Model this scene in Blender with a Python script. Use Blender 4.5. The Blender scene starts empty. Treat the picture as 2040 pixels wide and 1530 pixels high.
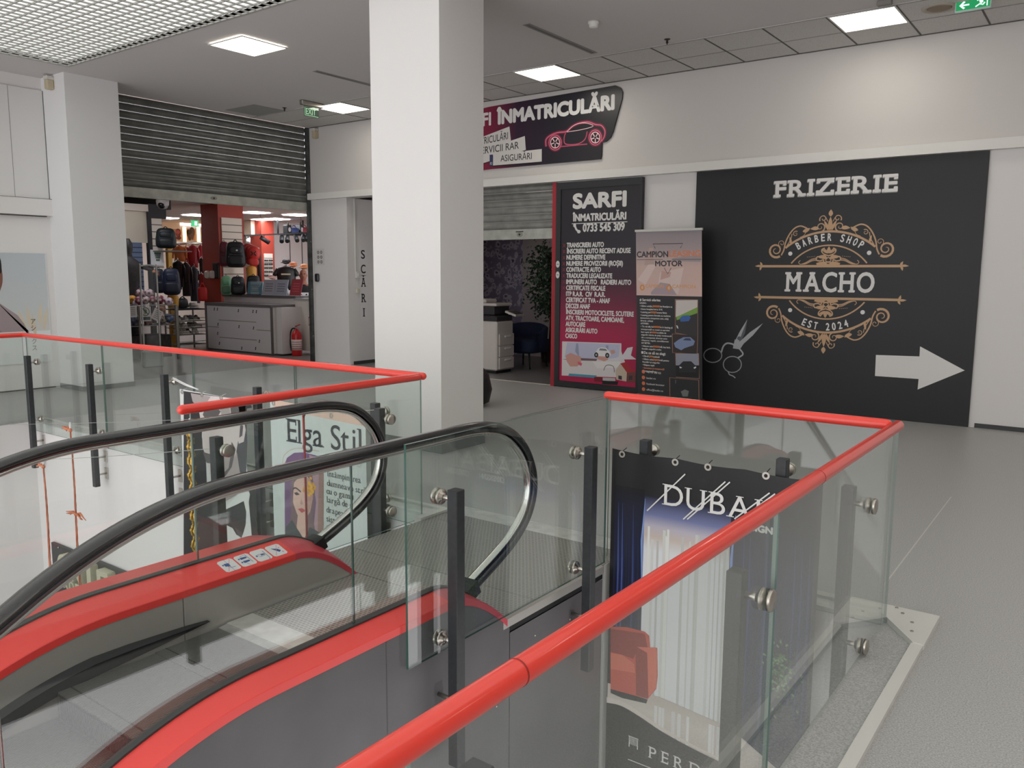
import bpy, math, random
from mathutils import Vector, Matrix

R = math.radians
sc = bpy.context.scene
COL = sc.collection
rng = random.Random(7)

# ------------------------------------------------------------------ camera
FPX = 1642.88                      # focal length in pixels of the 2040 x 1530 frame
YAW, PIT, ROL = R(36.3867), R(7.5528), R(0.3133)
CAM = Vector((0.0, 0.0, 1.70))
_fw = Vector((-math.sin(YAW) * math.cos(PIT), math.cos(YAW) * math.cos(PIT), -math.sin(PIT)))
_r0 = Vector((math.cos(YAW), math.sin(YAW), 0))
_u0 = _r0.cross(_fw)
_rt = math.cos(ROL) * _r0 + math.sin(ROL) * _u0
_up = -math.sin(ROL) * _r0 + math.cos(ROL) * _u0
cd = bpy.data.cameras.new('camera')
cd.sensor_fit = 'HORIZONTAL'
cd.sensor_width = 36.0
cd.lens = FPX / 2040 * 36.0
cd.clip_start, cd.clip_end = 0.05, 200
cam = bpy.data.objects.new('camera', cd)
COL.objects.link(cam)
cam.matrix_world = Matrix(((_rt.x, _up.x, -_fw.x, CAM.x), (_rt.y, _up.y, -_fw.y, CAM.y),
                           (_rt.z, _up.z, -_fw.z, CAM.z), (0, 0, 0, 1)))
sc.camera = cam

# ------------------------------------------------------------------ world and exposure
world = bpy.data.worlds.new('world')
sc.world = world
world.use_nodes = True
bg = world.node_tree.nodes['Background']
bg.inputs[0].default_value = (1.0, 0.985, 1.0, 1)
bg.inputs[1].default_value = 1.6
sc.view_settings.view_transform = 'Standard'
sc.view_settings.look = 'None'
sc.view_settings.gamma = 1.0
sc.view_settings.use_curve_mapping = False
sc.view_settings.exposure = 0.65
SKY_EMIT = 0.60          # daylight diffuser above the open-cell ceiling
PANEL_EMIT = 5.5         # square ceiling lamps
STORE_EMIT = 6.5         # lamps in the sports store
cy = sc.cycles
cy.use_denoising = True
cy.max_bounces = 10
cy.diffuse_bounces = 5
cy.glossy_bounces = 4
cy.transparent_max_bounces = 40
cy.transmission_bounces = 6
cy.caustics_reflective = False
cy.caustics_refractive = False
cy.sample_clamp_indirect = 4.0


def at(px, py, ax, val):
    """the point of the plane (axis ax = val) that the photograph shows at px, py"""
    d = _fw * FPX + _rt * (px - 1020) - _up * (py - 765)
    t = (val - CAM[ax]) / d[ax]
    return CAM + d * t


def mpp(p):
    """metres per photo pixel at a point"""
    return (Vector(p) - CAM).dot(_fw) / FPX


# ------------------------------------------------------------------ materials
def lin(c):
    c = c / 255.0
    return c / 12.92 if c <= 0.04045 else ((c + 0.055) / 1.055) ** 2.4


def rgb(c):
    return (lin(c[0]), lin(c[1]), lin(c[2]), 1.0)


_M = {}


def mat(name, c, rough=0.5, metal=0.0, em=0.0, nz=None, bump=None, spec=0.5, coat=0.0):
    """procedural surface; nz = (scale, strength[, second colour]); bump = (scale, strength)"""
    if name in _M:
        return _M[name]
    m = bpy.data.materials.new(name)
    m.use_nodes = True
    nt = m.node_tree
    b = nt.nodes['Principled BSDF']
    b.inputs['Base Color'].default_value = rgb(c)
    b.inputs['Roughness'].default_value = rough
    b.inputs['Metallic'].default_value = metal
    b.inputs['Specular IOR Level'].default_value = spec
    b.inputs['Coat Weight'].default_value = coat
    if em:
        b.inputs['Emission Color'].default_value = rgb(c)
        b.inputs['Emission Strength'].default_value = em
    if nz or bump:
        geo = nt.nodes.new('ShaderNodeNewGeometry')
    if nz:
        n = nt.nodes.new('ShaderNodeTexNoise')
        n.inputs['Scale'].default_value = nz[0]
        n.inputs['Detail'].default_value = 4
        nt.links.new(geo.outputs['Position'], n.inputs['Vector'])
        ramp = nt.nodes.new('ShaderNodeValToRGB')
        c2 = nz[2] if len(nz) > 2 else tuple(x * (1 - nz[1]) for x in c)
        c1 = c if len(nz) > 2 else tuple(min(255, x * (1 + nz[1] * 0.5)) for x in c)
        ramp.color_ramp.elements[0].position = 0.35
        ramp.color_ramp.elements[1].position = 0.65
        ramp.color_ramp.elements[0].color = rgb(c2)
        ramp.color_ramp.elements[1].color = rgb(c1)
        nt.links.new(n.outputs['Fac'], ramp.inputs['Fac'])
        nt.links.new(ramp.outputs['Color'], b.inputs['Base Color'])
    if bump:
        n2 = nt.nodes.new('ShaderNodeTexNoise')
        n2.inputs['Scale'].default_value = bump[0]
        n2.inputs['Detail'].default_value = 3
        nt.links.new(geo.outputs['Position'], n2.inputs['Vector'])
        bp = nt.nodes.new('ShaderNodeBump')
        bp.inputs['Strength'].default_value = bump[1]
        bp.inputs['Distance'].default_value = 0.01
        nt.links.new(n2.outputs['Fac'], bp.inputs['Height'])
        nt.links.new(bp.outputs['Normal'], b.inputs['Normal'])
    _M[name] = m
    return m


def glass_mat(name, tint, f0=0.045, edge=False):
    """flat pane: tinted see-through plus mirror reflection that grows at grazing angles"""
    if name in _M:
        return _M[name]
    m = bpy.data.materials.new(name)
    m.use_nodes = True
    nt = m.node_tree
    nt.nodes.clear()
    out = nt.nodes.new('ShaderNodeOutputMaterial')
    mix = nt.nodes.new('ShaderNodeMixShader')
    tr = nt.nodes.new('ShaderNodeBsdfTransparent')
    tr.inputs[0].default_value = (*tint, 1)
    gl = nt.nodes.new('ShaderNodeBsdfGlossy')
    gl.inputs['Roughness'].default_value = 0.0
    gl.inputs['Color'].default_value = (1, 1, 1, 1)
    lw = nt.nodes.new('ShaderNodeLayerWeight')
    lw.inputs[0].default_value = 0.5
    pw = nt.nodes.new('ShaderNodeMath')
    pw.operation = 'POWER'
    pw.inputs[1].default_value = 4.0
    ma = nt.nodes.new('ShaderNodeMath')
    ma.operation = 'MULTIPLY_ADD'
    ma.inputs[1].default_value = 1 - f0
    ma.inputs[2].default_value = f0
    nt.links.new(lw.outputs['Facing'], pw.inputs[0])
    nt.links.new(pw.outputs[0], ma.inputs[0])
    nt.links.new(ma.outputs[0], mix.inputs[0])
    nt.links.new(tr.outputs[0], mix.inputs[1])
    nt.links.new(gl.outputs[0], mix.inputs[2])
    nt.links.new(mix.outputs[0], out.inputs[0])
    _M[name] = m
    return m


def shade_mat(name, stops, axis, lo, hi, rough=0.5, spec=0.4, wave=None):
    """printed colour ramp along a world axis (a print, it stays on the sheet)"""
    if name in _M:
        return _M[name]
    m = bpy.data.materials.new(name)
    m.use_nodes = True
    nt = m.node_tree
    b = nt.nodes['Principled BSDF']
    b.inputs['Roughness'].default_value = rough
    b.inputs['Specular IOR Level'].default_value = spec
    geo = nt.nodes.new('ShaderNodeNewGeometry')
    sx = nt.nodes.new('ShaderNodeSeparateXYZ')
    mr = nt.nodes.new('ShaderNodeMapRange')
    mr.inputs['From Min'].default_value = lo
    mr.inputs['From Max'].default_value = hi
    rp = nt.nodes.new('ShaderNodeValToRGB')
    els = rp.color_ramp.elements
    while len(els) < len(stops):
        els.new(0.5)
    for e, (p, c) in zip(els, stops):
        e.position = p
        e.color = rgb(c)
    nt.links.new(geo.outputs['Position'], sx.inputs[0])
    nt.links.new(sx.outputs['XYZ'.index(axis)], mr.inputs['Value'])
    nt.links.new(mr.outputs[0], rp.inputs[0])
    nt.links.new(rp.outputs[0], b.inputs['Base Color'])
    _M[name] = m
    return m


# ------------------------------------------------------------------ mesh builder
class Fr:
    """flat frame: origin, right, up, outward normal"""
    def __init__(s, o, u, v, n):
        s.o, s.u, s.v, s.n = Vector(o), Vector(u), Vector(v), Vector(n)

    def p(s, a, b, h=0.0):
        return s.o + s.u * a + s.v * b + s.n * h


def FY(y):          # plane y = const seen from -y: (x, z)
    return Fr((0, y, 0), (1, 0, 0), (0, 0, 1), (0, -1, 0))


def FX(x):          # plane x = const seen from +x: (y, z)
    return Fr((x, 0, 0), (0, 1, 0), (0, 0, 1), (1, 0, 0))


class MB:
    def __init__(s):
        s.v, s.f, s.m, s.sm, s.mats = [], [], [], [], []

    def mi(s, m):
        if m not in s.mats:
            s.mats.append(m)
        return s.mats.index(m)

    def add(s, vs, fs, m, smooth=False):
        o = len(s.v)
        k = s.mi(m)
        s.v.extend([tuple(x) for x in vs])
        for f in fs:
            s.f.append([o + i for i in f])
            s.m.append(k)
            s.sm.append(smooth)
        return s

    def box(s, x0, x1, y0, y1, z0, z1, m):
        vs = [(x, y, z) for z in (z0, z1) for y in (y0, y1) for x in (x0, x1)]
        return s.add(vs, [(0, 2, 3, 1), (4, 5, 7, 6), (0, 1, 5, 4), (2, 6, 7, 3), (0, 4, 6, 2), (1, 3, 7, 5)], m)

    def obox(s, c, u, v, w, m):
        c, u, v, w = map(Vector, (c, u, v, w))
        vs = [c + u * a + v * b + w * d for d in (-1, 1) for b in (-1, 1) for a in (-1, 1)]
        return s.add(vs, [(0, 2, 3, 1), (4, 5, 7, 6), (0, 1, 5, 4), (2, 6, 7, 3), (0, 4, 6, 2), (1, 3, 7, 5)], m)

    def bar(s, p0, p1, w, h, m, up=(0, 0, 1)):
        p0, p1, up = Vector(p0), Vector(p1), Vector(up)
        t = (p1 - p0)
        L = t.length / 2
        t.normalize()
        r = t.cross(up).normalized()
        n = r.cross(t)
        return s.obox((p0 + p1) / 2, t * L, r * (w / 2), n * (h / 2), m)

    def bbox(s, x0, x1, y0, y1, z0, z1, b, m):
        """box with chamfered edges"""
        cx, cyy, cz = (x0 + x1) / 2, (y0 + y1) / 2, (z0 + z1) / 2
        hx, hy, hz = (x1 - x0) / 2, (y1 - y0) / 2, (z1 - z0) / 2
        b = min(b, hx * .9, hy * .9, hz * .9)
        vs, ix = [], {}
        for sx in (-1, 1):
            for sy in (-1, 1):
                for sz in (-1, 1):
                    for k, (dx, dy, dz) in enumerate(((0, b, b), (b, 0, b), (b, b, 0))):
                        ix[(sx, sy, sz, k)] = len(vs)
                        vs.append((cx + sx * (hx - dx), cyy + sy * (hy - dy), cz + sz * (hz - dz)))
        fs = []
        for a in (-1, 1):
            fs.append([ix[(a, p, q, 0)] for p, q in ((-1, -1), (1, -1), (1, 1), (-1, 1))][::a])
            fs.append([ix[(p, a, q, 1)] for p, q in ((-1, -1), (1, -1), (1, 1), (-1, 1))][::-a])
            fs.append([ix[(p, q, a, 2)] for p, q in ((-1, -1), (1, -1), (1, 1), (-1, 1))][::a])
            for c in (-1, 1):
                fs.append([ix[(a, c, -1, 0)], ix[(a, c, 1, 0)], ix[(a, c, 1, 1)], ix[(a, c, -1, 1)]][::-a * c])
                fs.append([ix[(a, -1, c, 0)], ix[(a, 1, c, 0)], ix[(a, 1, c, 2)], ix[(a, -1, c, 2)]][::a * c])
                fs.append([ix[(-1, a, c, 1)], ix[(1, a, c, 1)], ix[(1, a, c, 2)], ix[(-1, a, c, 2)]][::-a * c])
        for sx in (-1, 1):
            for sy in (-1, 1):
                for sz in (-1, 1):
                    fs.append([ix[(sx, sy, sz, k)] for k in range(3)][::sx * sy * sz])
        return s.add(vs, fs, m)

    def tube(s, pts, r, m, n=10, caps=True, round_ends=False):
        pts = [Vector(p) for p in pts]
        rs = r if isinstance(r, (list, tuple)) else [r] * len(pts)
        if round_ends:
            t0 = (pts[0] - pts[1]).normalized()
            t1 = (pts[-1] - pts[-2]).normalized()
            a, b = [], []
            for k in range(1, 5):
                q = k / 4 * math.pi / 2
                a.insert(0, (pts[0] + t0 * rs[0] * math.sin(q), max(rs[0] * math.cos(q), 1e-4)))
                b.append((pts[-1] + t1 * rs[-1] * math.sin(q), max(rs[-1] * math.cos(q), 1e-4)))
            pts = [p for p, _ in a] + pts + [p for p, _ in b]
            rs = [q for _, q in a] + list(rs) + [q for _, q in b]
        vs, fs = [], []
        prev = None
        for i, p in enumerate(pts):
            if i == 0:
                t = pts[1] - pts[0]
            elif i == len(pts) - 1:
                t = pts[-1] - pts[-2]
            else:
                t = (pts[i + 1] - p).normalized() + (p - pts[i - 1]).normalized()
            t.normalize()
            if prev is None:
                h = Vector((0, 0, 1)) if abs(t.z) < 0.9 else Vector((1, 0, 0))
                a = t.cross(h).normalized()
            else:
                a = (prev - t * prev.dot(t)).normalized()
            prev = a
            b = t.cross(a)
            for k in range(n):
                q = 2 * math.pi * k / n
                vs.append(p + (a * math.cos(q) + b * math.sin(q)) * rs[i])
        for i in range(len(pts) - 1):
            for k in range(n):
                k2 = (k + 1) % n
                fs.append((i * n + k, i * n + k2, (i + 1) * n + k2, (i + 1) * n + k))
        s.add(vs, fs, m, True)
        if caps:
            o = len(s.v) - len(vs)
            k = s.mi(m)
            s.f.append([o + i for i in range(n)][::-1])
            s.f.append([o + (len(pts) - 1) * n + i for i in range(n)])
            s.m += [k, k]
            s.sm += [False, False]
        return s

    def cyl(s, p0, p1, r0, m, r1=None, n=16):
        return s.tube([p0, p1], [r0, r0 if r1 is None else r1], m, n)

    def lathe(s, o, prof, m, ax=(0, 0, 1), n=20):
        """prof: (radius, height) along ax from o"""
        o, ax = Vector(o), Vector(ax).normalized()
        h = Vector((0, 0, 1)) if abs(ax.z) < .9 else Vector((1, 0, 0))
        a = ax.cross(h).normalized()
        b = ax.cross(a)
        vs, fs = [], []
        for r, z in prof:
            for k in range(n):
                q = 2 * math.pi * k / n
                vs.append(o + ax * z + (a * math.cos(q) + b * math.sin(q)) * max(r, 1e-4))
        for i in range(len(prof) - 1):
            for k in range(n):
                k2 = (k + 1) % n
                fs.append((i * n + k, i * n + k2, (i + 1) * n + k2, (i + 1) * n + k))
        fs.append(tuple(range(n))[::-1])
        fs.append(tuple((len(prof) - 1) * n + k for k in range(n)))
        return s.add(vs, fs, m, True)

    def sup(s, c, r, m, e1=0.6, e2=0.6, n=14, rot=None, taper=0.0):
        """rounded block / ellipsoid: superellipsoid with radii r"""
        def pw(x, e):
            return math.copysign(abs(x) ** e, x)
        vs, fs = [], []
        c = Vector(c)
        nn, mm = n * 2, n
        for i in range(mm + 1):
            la = -math.pi / 2 + math.pi * i / mm
            for k in range(nn):
                lo = 2 * math.pi * k / nn
                x = r[0] * pw(math.cos(la), e1) * pw(math.cos(lo), e2)
                y = r[1] * pw(math.cos(la), e1) * pw(math.sin(lo), e2)
                z = r[2] * pw(math.sin(la), e1)
                q = 1 - taper * (z / r[2] + 1) / 2
                v = Vector((x * q, y * q, z))
                if rot:
                    v = rot @ v
                vs.append(c + v)
        for i in range(mm):
            for k in range(nn):
                k2 = (k + 1) % nn
                fs.append((i * nn + k, i * nn + k2, (i + 1) * nn + k2, (i + 1) * nn + k))
        return s.add(vs, fs, m, True)

    # ---- flat things in a frame
    def fp(s, F, pts, m, h0=0.0, h1=None):
        n = len(pts)
        ar = sum(pts[i][0] * pts[(i + 1) % n][1] - pts[(i + 1) % n][0] * pts[i][1] for i in range(n))
        if (ar < 0) != (F.u.cross(F.v).dot(F.n) < 0):
            pts = pts[::-1]
        if h1 is None:
            return s.add([F.p(a, b, h0) for a, b in pts], [tuple(range(n))], m)
        vs = [F.p(a, b, h0) for a, b in pts] + [F.p(a, b, h1) for a, b in pts]
        fs = [tuple(range(n))[::-1], tuple(range(n, 2 * n))]
        fs += [(i, (i + 1) % n, n + (i + 1) % n, n + i) for i in range(n)]
        return s.add(vs, fs, m)

    def fr(s, F, a0, a1, b0, b1, m, h0=0.0, h1=None):
        return s.fp(F, [(a0, b0), (a1, b0), (a1, b1), (a0, b1)], m, h0, h1)

    def fe(s, F, ca, cb, ra, rb, m, h0=0.0, h1=None, n=24, rot=0.0):
        pts = []
        for k in range(n):
            q = 2 * math.pi * k / n
            x, y = ra * math.cos(q), rb * math.sin(q)
            pts.append((ca + x * math.cos(rot) - y * math.sin(rot), cb + x * math.sin(rot) + y * math.cos(rot)))
        return s.fp(F, pts, m, h0, h1)

    def fs_(s, F, pts, w, m, h=0.0, closed=False):
        """flat stroke; w number or list"""
        n = len(pts)
        ws = w if isinstance(w, (list, tuple)) else [w] * n
        if closed:
            pts, ws = list(pts) + [pts[0]], list(ws) + [ws[0]]
            n += 1
        L = []
        for i in range(n):
            if closed and i in (0, n - 1):
                dx, dy = pts[1][0] - pts[n - 2][0], pts[1][1] - pts[n - 2][1]
            else:
                a, b = pts[max(i - 1, 0)], pts[min(i + 1, n - 1)]
                dx, dy = b[0] - a[0], b[1] - a[1]
            d = math.hypot(dx, dy) or 1
            nx, ny = -dy / d, dx / d
            L.append((F.p(pts[i][0] + nx * ws[i] / 2, pts[i][1] + ny * ws[i] / 2, h),
                      F.p(pts[i][0] - nx * ws[i] / 2, pts[i][1] - ny * ws[i] / 2, h)))
        vs = [p for q in L for p in q]
        fs = [(2 * i, 2 * i + 1, 2 * i + 3, 2 * i + 2) for i in range(n - 1)]
        return s.add(vs, fs, m)

    def text(s, F, t, a, b, w, h, m, h0=0.001, bold=0.0, serif=False, shear=0.0, ext=None, slope=0.0, sp=0.10, align='L', th=.11):
        """lettering: left/baseline at (a, b), total width w (None: natural), capital height h"""
        vs, fs, lay = glyphs(t, 0.0, serif, sp, th)
        if not vs:
            return s
        x0, x1 = min(v[0] for v in vs), max(v[0] for v in vs)
        k = h
        kx = w / (x1 - x0) if w else k
        off = {'L': 0, 'C': -(x1 - x0) * kx / 2, 'R': -(x1 - x0) * kx}[align]
        bo = max(bold, 0) * k
        nb = 0 if bo == 0 else (4 if h < .13 else 8)
        kk = 1.0
        if w and bo:
            kx *= max(.5, (w - 2 * bo) / w)
            off += bo
        st = min(.00008, h0 / 14)
        for c in range(nb + 1):
            q = 2 * math.pi * c / max(nb, 1)
            ox, oy = (0, 0) if c == nb else (bo * math.cos(q), bo * math.sin(q))
            P = [((x - x0) * kx + y * k * shear + off, y * k) for x, y in vs]
            P = [(a + x + ox, b + y + oy + slope * x) for x, y in P]
            s.add([F.p(x, y, h0 - st * (c + lay[i] * 5)) for i, (x, y) in enumerate(P)], fs, m)
            if ext:
                from collections import Counter
                cnt = Counter()
                for f in fs:
                    for i in range(len(f)):
                        cnt[(f[i], f[(i + 1) % len(f)])] += 1
                es = [e for e in cnt if (e[1], e[0]) not in cnt]
                for i, j in es:
                    s.add([F.p(*P[i], h0), F.p(*P[j], h0), F.p(*P[j], h0 - ext), F.p(*P[i], h0 - ext)], [(0, 3, 2, 1)], m)
        return s

    def sweep(s, path, prof, m, smooth=True, caps=True):
        """path: (y, z, ny, nz); prof: closed (x, h) loop with h along the path normal"""
        n = len(prof)
        vs, fs = [], []
        for y, z, ny, nz in path:
            for x, h in prof:
                vs.append((x, y + ny * h, z + nz * h))
        for i in range(len(path) - 1):
            for k in range(n):
                k2 = (k + 1) % n
                fs.append((i * n + k, i * n + k2, (i + 1) * n + k2, (i + 1) * n + k))
        if caps:
            fs.append(tuple(range(n))[::-1])
            fs.append(tuple((len(path) - 1) * n + k for k in range(n)))
        return s.add(vs, fs, m, smooth)

    def build(s, name, parent=None, kind=None, label=None, local=False):
        o = Vector((0, 0, 0))
        if parent and not local:
            q = parent
            while q:
                o = o + q.location
                q = q.parent
        me = bpy.data.meshes.new(name)
        me.from_pydata([(v[0] - o.x, v[1] - o.y, v[2] - o.z) for v in s.v], [], s.f)
        for mm in s.mats:
            me.materials.append(mm)
        me.polygons.foreach_set('material_index', s.m)
        me.polygons.foreach_set('use_smooth', s.sm)
        me.update()
        ob = bpy.data.objects.new(name, me)
        COL.objects.link(ob)
        if parent:
            ob.parent = parent
        if kind:
            ob['kind'] = kind
        if label:
            ob['label'] = label
        return ob


def thing(name, label, cat, loc=(0, 0, 0), rz=0.0, group=None):
    o = bpy.data.objects.new(name, None)
    o.empty_display_size = 0.1
    COL.objects.link(o)
    o.location = loc
    o.rotation_euler = (0, 0, rz)
    return tag(o, label, cat, group)


def tag(o, label, cat, group=None):
    o['label'] = label
    o['category'] = cat
    if group:
        o['group'] = group
    return o


def copy_tree(o, parent=None):
    c = o.copy()
    COL.objects.link(c)
    c.parent = parent
    for ch in list(o.children):
        copy_tree(ch, c)
    return c


def again(root, label, loc, rz=None, scale=None):
    c = copy_tree(root)
    c['label'] = label
    c.location = loc
    if rz is not None:
        c.rotation_euler = (0, 0, rz)
    if scale:
        c.scale = scale if isinstance(scale, (tuple, list)) else (scale,) * 3
    return c


def struct(name, mb):
    return mb.build(name, kind='structure')


# ------------------------------------------------------------------ lettering
_G = {}


def raw_text(t, bold):
    key = (t, bold)
    if key in _G:
        return _G[key]
    cu = bpy.data.curves.new('lettering', 'FONT')
    cu.body = t
    cu.offset = bold
    cu.resolution_u = 4
    ob = bpy.data.objects.new('lettering', cu)
    COL.objects.link(ob)
    dg = bpy.context.evaluated_depsgraph_get()
    me = bpy.data.meshes.new_from_object(ob.evaluated_get(dg))
    vs = [(v.co.x, v.co.y) for v in me.vertices]
    fs = [tuple(p.vertices) for p in me.polygons]
    bpy.data.objects.remove(ob)
    bpy.data.curves.remove(cu)
    bpy.data.meshes.remove(me)
    out = []
    for f in fs:                       # all counter-clockwise
        ar = sum(vs[f[i]][0] * vs[f[(i + 1) % len(f)]][1] - vs[f[(i + 1) % len(f)]][0] * vs[f[i]][1] for i in range(len(f)))
        out.append(f if ar > 0 else f[::-1])
    _G[key] = (vs, out)
    return _G[key]


_CAP = {}


def cap_h(bold):
    if bold not in _CAP:
        vs, _ = raw_text('H', bold)
        _CAP[bold] = max(v[1] for v in vs) - min(v[1] for v in vs)
    return _CAP[bold]


def spans(vs, fs, y):
    L = []
    for f in fs:
        xs = []
        for i in range(len(f)):
            (xa, ya), (xb, yb) = vs[f[i]], vs[f[(i + 1) % len(f)]]
            if (ya - y) * (yb - y) < 0:
                xs.append(xa + (xb - xa) * (y - ya) / (yb - ya))
        if len(xs) >= 2:
            L.append((min(xs), max(xs)))
    L.sort()
    out = []
    for a, b in L:
        if out and a <= out[-1][1] + 1e-3:
            out[-1] = (out[-1][0], max(b, out[-1][1]))
        else:
            out.append((a, b))
    return out


def glyphs(t, bold, serif, sp=0.10, th=.11):
    """2-D lettering with capital height 1; serif adds slab feet to the stems"""
    cap = cap_h(bold)
    if not serif:
        vs, fs = raw_text(t, bold)
        return [(x / cap, y / cap) for x, y in vs], fs, [0] * len(vs)
    V, Fs, Ly = [], [], []
    x = 0.0
    for ch in t:
        if ch == ' ':
            x += 0.42
            continue
        vs, fs = raw_text(ch, bold)
        vs = [(a / cap, b / cap) for a, b in vs]
        lo, hi = min(v[0] for v in vs), max(v[0] for v in vs)
        top = max(v[1] for v in vs)
        vs = [(a - lo, b) for a, b in vs]
        ex = []
        e = 0.10
        rnd = ch.upper() in 'OCSQG0'
        if not rnd:
            levels = [(0.0, 1)] if ch not in 'gjyțş' else []
            if ch.isupper() or ch in 'lhkdbfi':
                levels.append((min(top, 1.0) if ch != 'i' else 0.72, -1))
            elif ch in 'nmrupv':
                levels.append((0.72, -1))
            if ch in 'pq':
                levels = [(-0.28, 1)]
            for y, sgn in levels:
                S = spans(vs, fs, y + sgn * 0.03)
                for i, (a, b) in enumerate(S):
                    if b - a < 0.34:
                        if not ch.isupper() and sgn < 0:
                            ex.append((a - e, b, y, y - th * .8) if i == 0 else None)
                        else:
                            ex.append((a - e, b + e, y, y + sgn * th))
                    else:
                        if ch in 'EFBDPRL':
                            ex.append((a - e, a + .1, y, y + sgn * th))
                        if ch in 'EFZLT':
                            ex.append((b - th, b, y, y + sgn * .26))
                        if ch in 'ZT':
                            ex.append((a, a + th, y, y + sgn * .26)) if (ch == 'T') == (sgn < 0) or ch == 'Z' and sgn < 0 else None
        o = len(V)
        allx = [a for a, _ in vs] + [q for r in ex if r for q in r[:2]]
        mn, mx = min(allx), max(allx)
        V += [(a - mn + x, b) for a, b in vs]
        Ly += [0] * len(vs)
        Fs += [tuple(o + i for i in f) for f in fs]
        for r in ex:
            if r:
                a, b, y0, y1 = r
                y0, y1 = min(y0, y1), max(y0, y1)
                o = len(V)
                V += [(a - mn + x, y0), (b - mn + x, y0), (b - mn + x, y1), (a - mn + x, y1)]
                Fs.append((o, o + 1, o + 2, o + 3))
                Ly += [1 + (len(Ly) % 3) * .3] * 4
        x += mx - mn + sp
    return V, Fs, Ly


class PX:
    """traces printed shapes of a flat sheet: photo pixels -> (a, b) on the sheet's plane"""
    def __init__(s, ax, val):
        s.ax, s.val = ax, val

    def __call__(s, *pts):
        out = []
        for x, y in pts:
            p = at(x, y, s.ax, s.val)
            out.append((p.x, p.z) if s.ax == 1 else (p.y, p.z))
        return out


def smooth_pts(pts, n=6, closed=False):
    """Catmull-Rom through 2-D or 3-D points"""
    P = [Vector(p) for p in pts]
    out = []
    m = len(P)
    for i in range(m if closed else m - 1):
        p0 = P[(i - 1) % m] if closed or i > 0 else P[0]
        p1, p2 = P[i], P[(i + 1) % m]
        p3 = P[(i + 2) % m] if closed or i + 2 < m else P[-1]
        for k in range(n):
            t = k / n
            out.append(tuple(0.5 * ((2 * p1) + (p2 - p0) * t + (2 * p0 - 5 * p1 + 4 * p2 - p3) * t * t + (3 * p1 - p0 - 3 * p2 + p3) * t ** 3)))
    if not closed:
        out.append(tuple(P[-1]))
    return out

# ------------------------------------------------------------------ palette
WHITE = mat('white_wall', (226, 223, 222), .75, bump=(60, .06))
CREAM = mat('cream_wall', (210, 206, 203), .75, bump=(60, .06))
CEIL = mat('ceiling_paint', (208, 204, 203), .85)
TILE = mat('ceiling_tile', (206, 203, 200), .9, nz=(90, .06))
JOINT = mat('dark_joint', (92, 90, 88), .8)
BASEB = mat('grey_baseboard', (128, 130, 130), .5)
REDP = mat('red_paint', (230, 62, 50), .28, coat=.3)
REDD = mat('red_deck', (236, 74, 70), .38)
REDD2 = mat('red_deck_cap', (206, 72, 84), .38)
BLACKR = mat('handrail_rubber', (26, 24, 26), .22, coat=.4)
CHROME = mat('polished_steel', (205, 203, 200), .16, 1.0)
STEEL = mat('satin_steel', (190, 184, 176), .3, 1.0)
SKIRT = mat('skirt_steel', (186, 183, 177), .45, .5)
ALU = mat('comb_aluminium', (222, 222, 219), .42, .6, nz=(14, .06))
STEPM = mat('step_aluminium', (138, 138, 136), .45, .6)
POSTM = mat('anthracite_paint', (46, 48, 51), .45, nz=(40, .12))
CLAD = mat('grey_cladding', (97, 95, 97), .55, nz=(3, .05))
BRUSH = mat('black_brush', (40, 41, 43), .6)
BLK = mat('matt_black', (22, 22, 24), .6)
GASK = mat('black_gasket', (58, 60, 60), .5)
WPROF = mat('white_profile', (212, 210, 206), .45)
GALV = mat('galvanised', (146, 146, 142), .42, .55, nz=(5, .10))
GALV2 = mat('galvanised_bar', (182, 184, 176), .42, .5, nz=(6, .08))
GALVD = mat('galvanised_dark', (116, 118, 115), .40, .6, nz=(4, .12))
PAPER = mat('white_paper', (226, 225, 226), .7)
INK = mat('black_ink', (24, 24, 26), .6)
WHITEP = mat('white_print', (226, 224, 222), .55)
GLASS = glass_mat('clear_glass', (0.92, 0.945, 0.932), .032)
GLASS2 = glass_mat('balustrade_glass', (0.94, 0.955, 0.947), .042)
GEDGE = mat('glass_edge', (70, 92, 86), .15)
GEDGEL = mat('glass_edge_light', (120, 142, 134), .15)
LAMPE = mat('lamp_diffuser', (255, 250, 236), .6, em=PANEL_EMIT)
SKYE = mat('daylight_diffuser', (240, 243, 238), .8, em=SKY_EMIT)
LOUV = mat('louvre_grey', (168, 166, 162), .5)

# floor: speckled grey sheet flooring
FLOOR = mat('sheet_flooring', (178, 177, 176), .42, nz=(150, .13), bump=(220, .015))
FLOORS = mat('store_flooring', (120, 112, 108), .45, nz=(120, .1))
FLOORO = mat('office_flooring', (122, 120, 120), .35, nz=(120, .1))

XR, XL, YF = -0.83, -9.98, 4.25          # edges of the floor opening
D, XS, ZC = 10.6, -12.6, 4.42            # shop wall, shutter wall, ceiling

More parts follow.
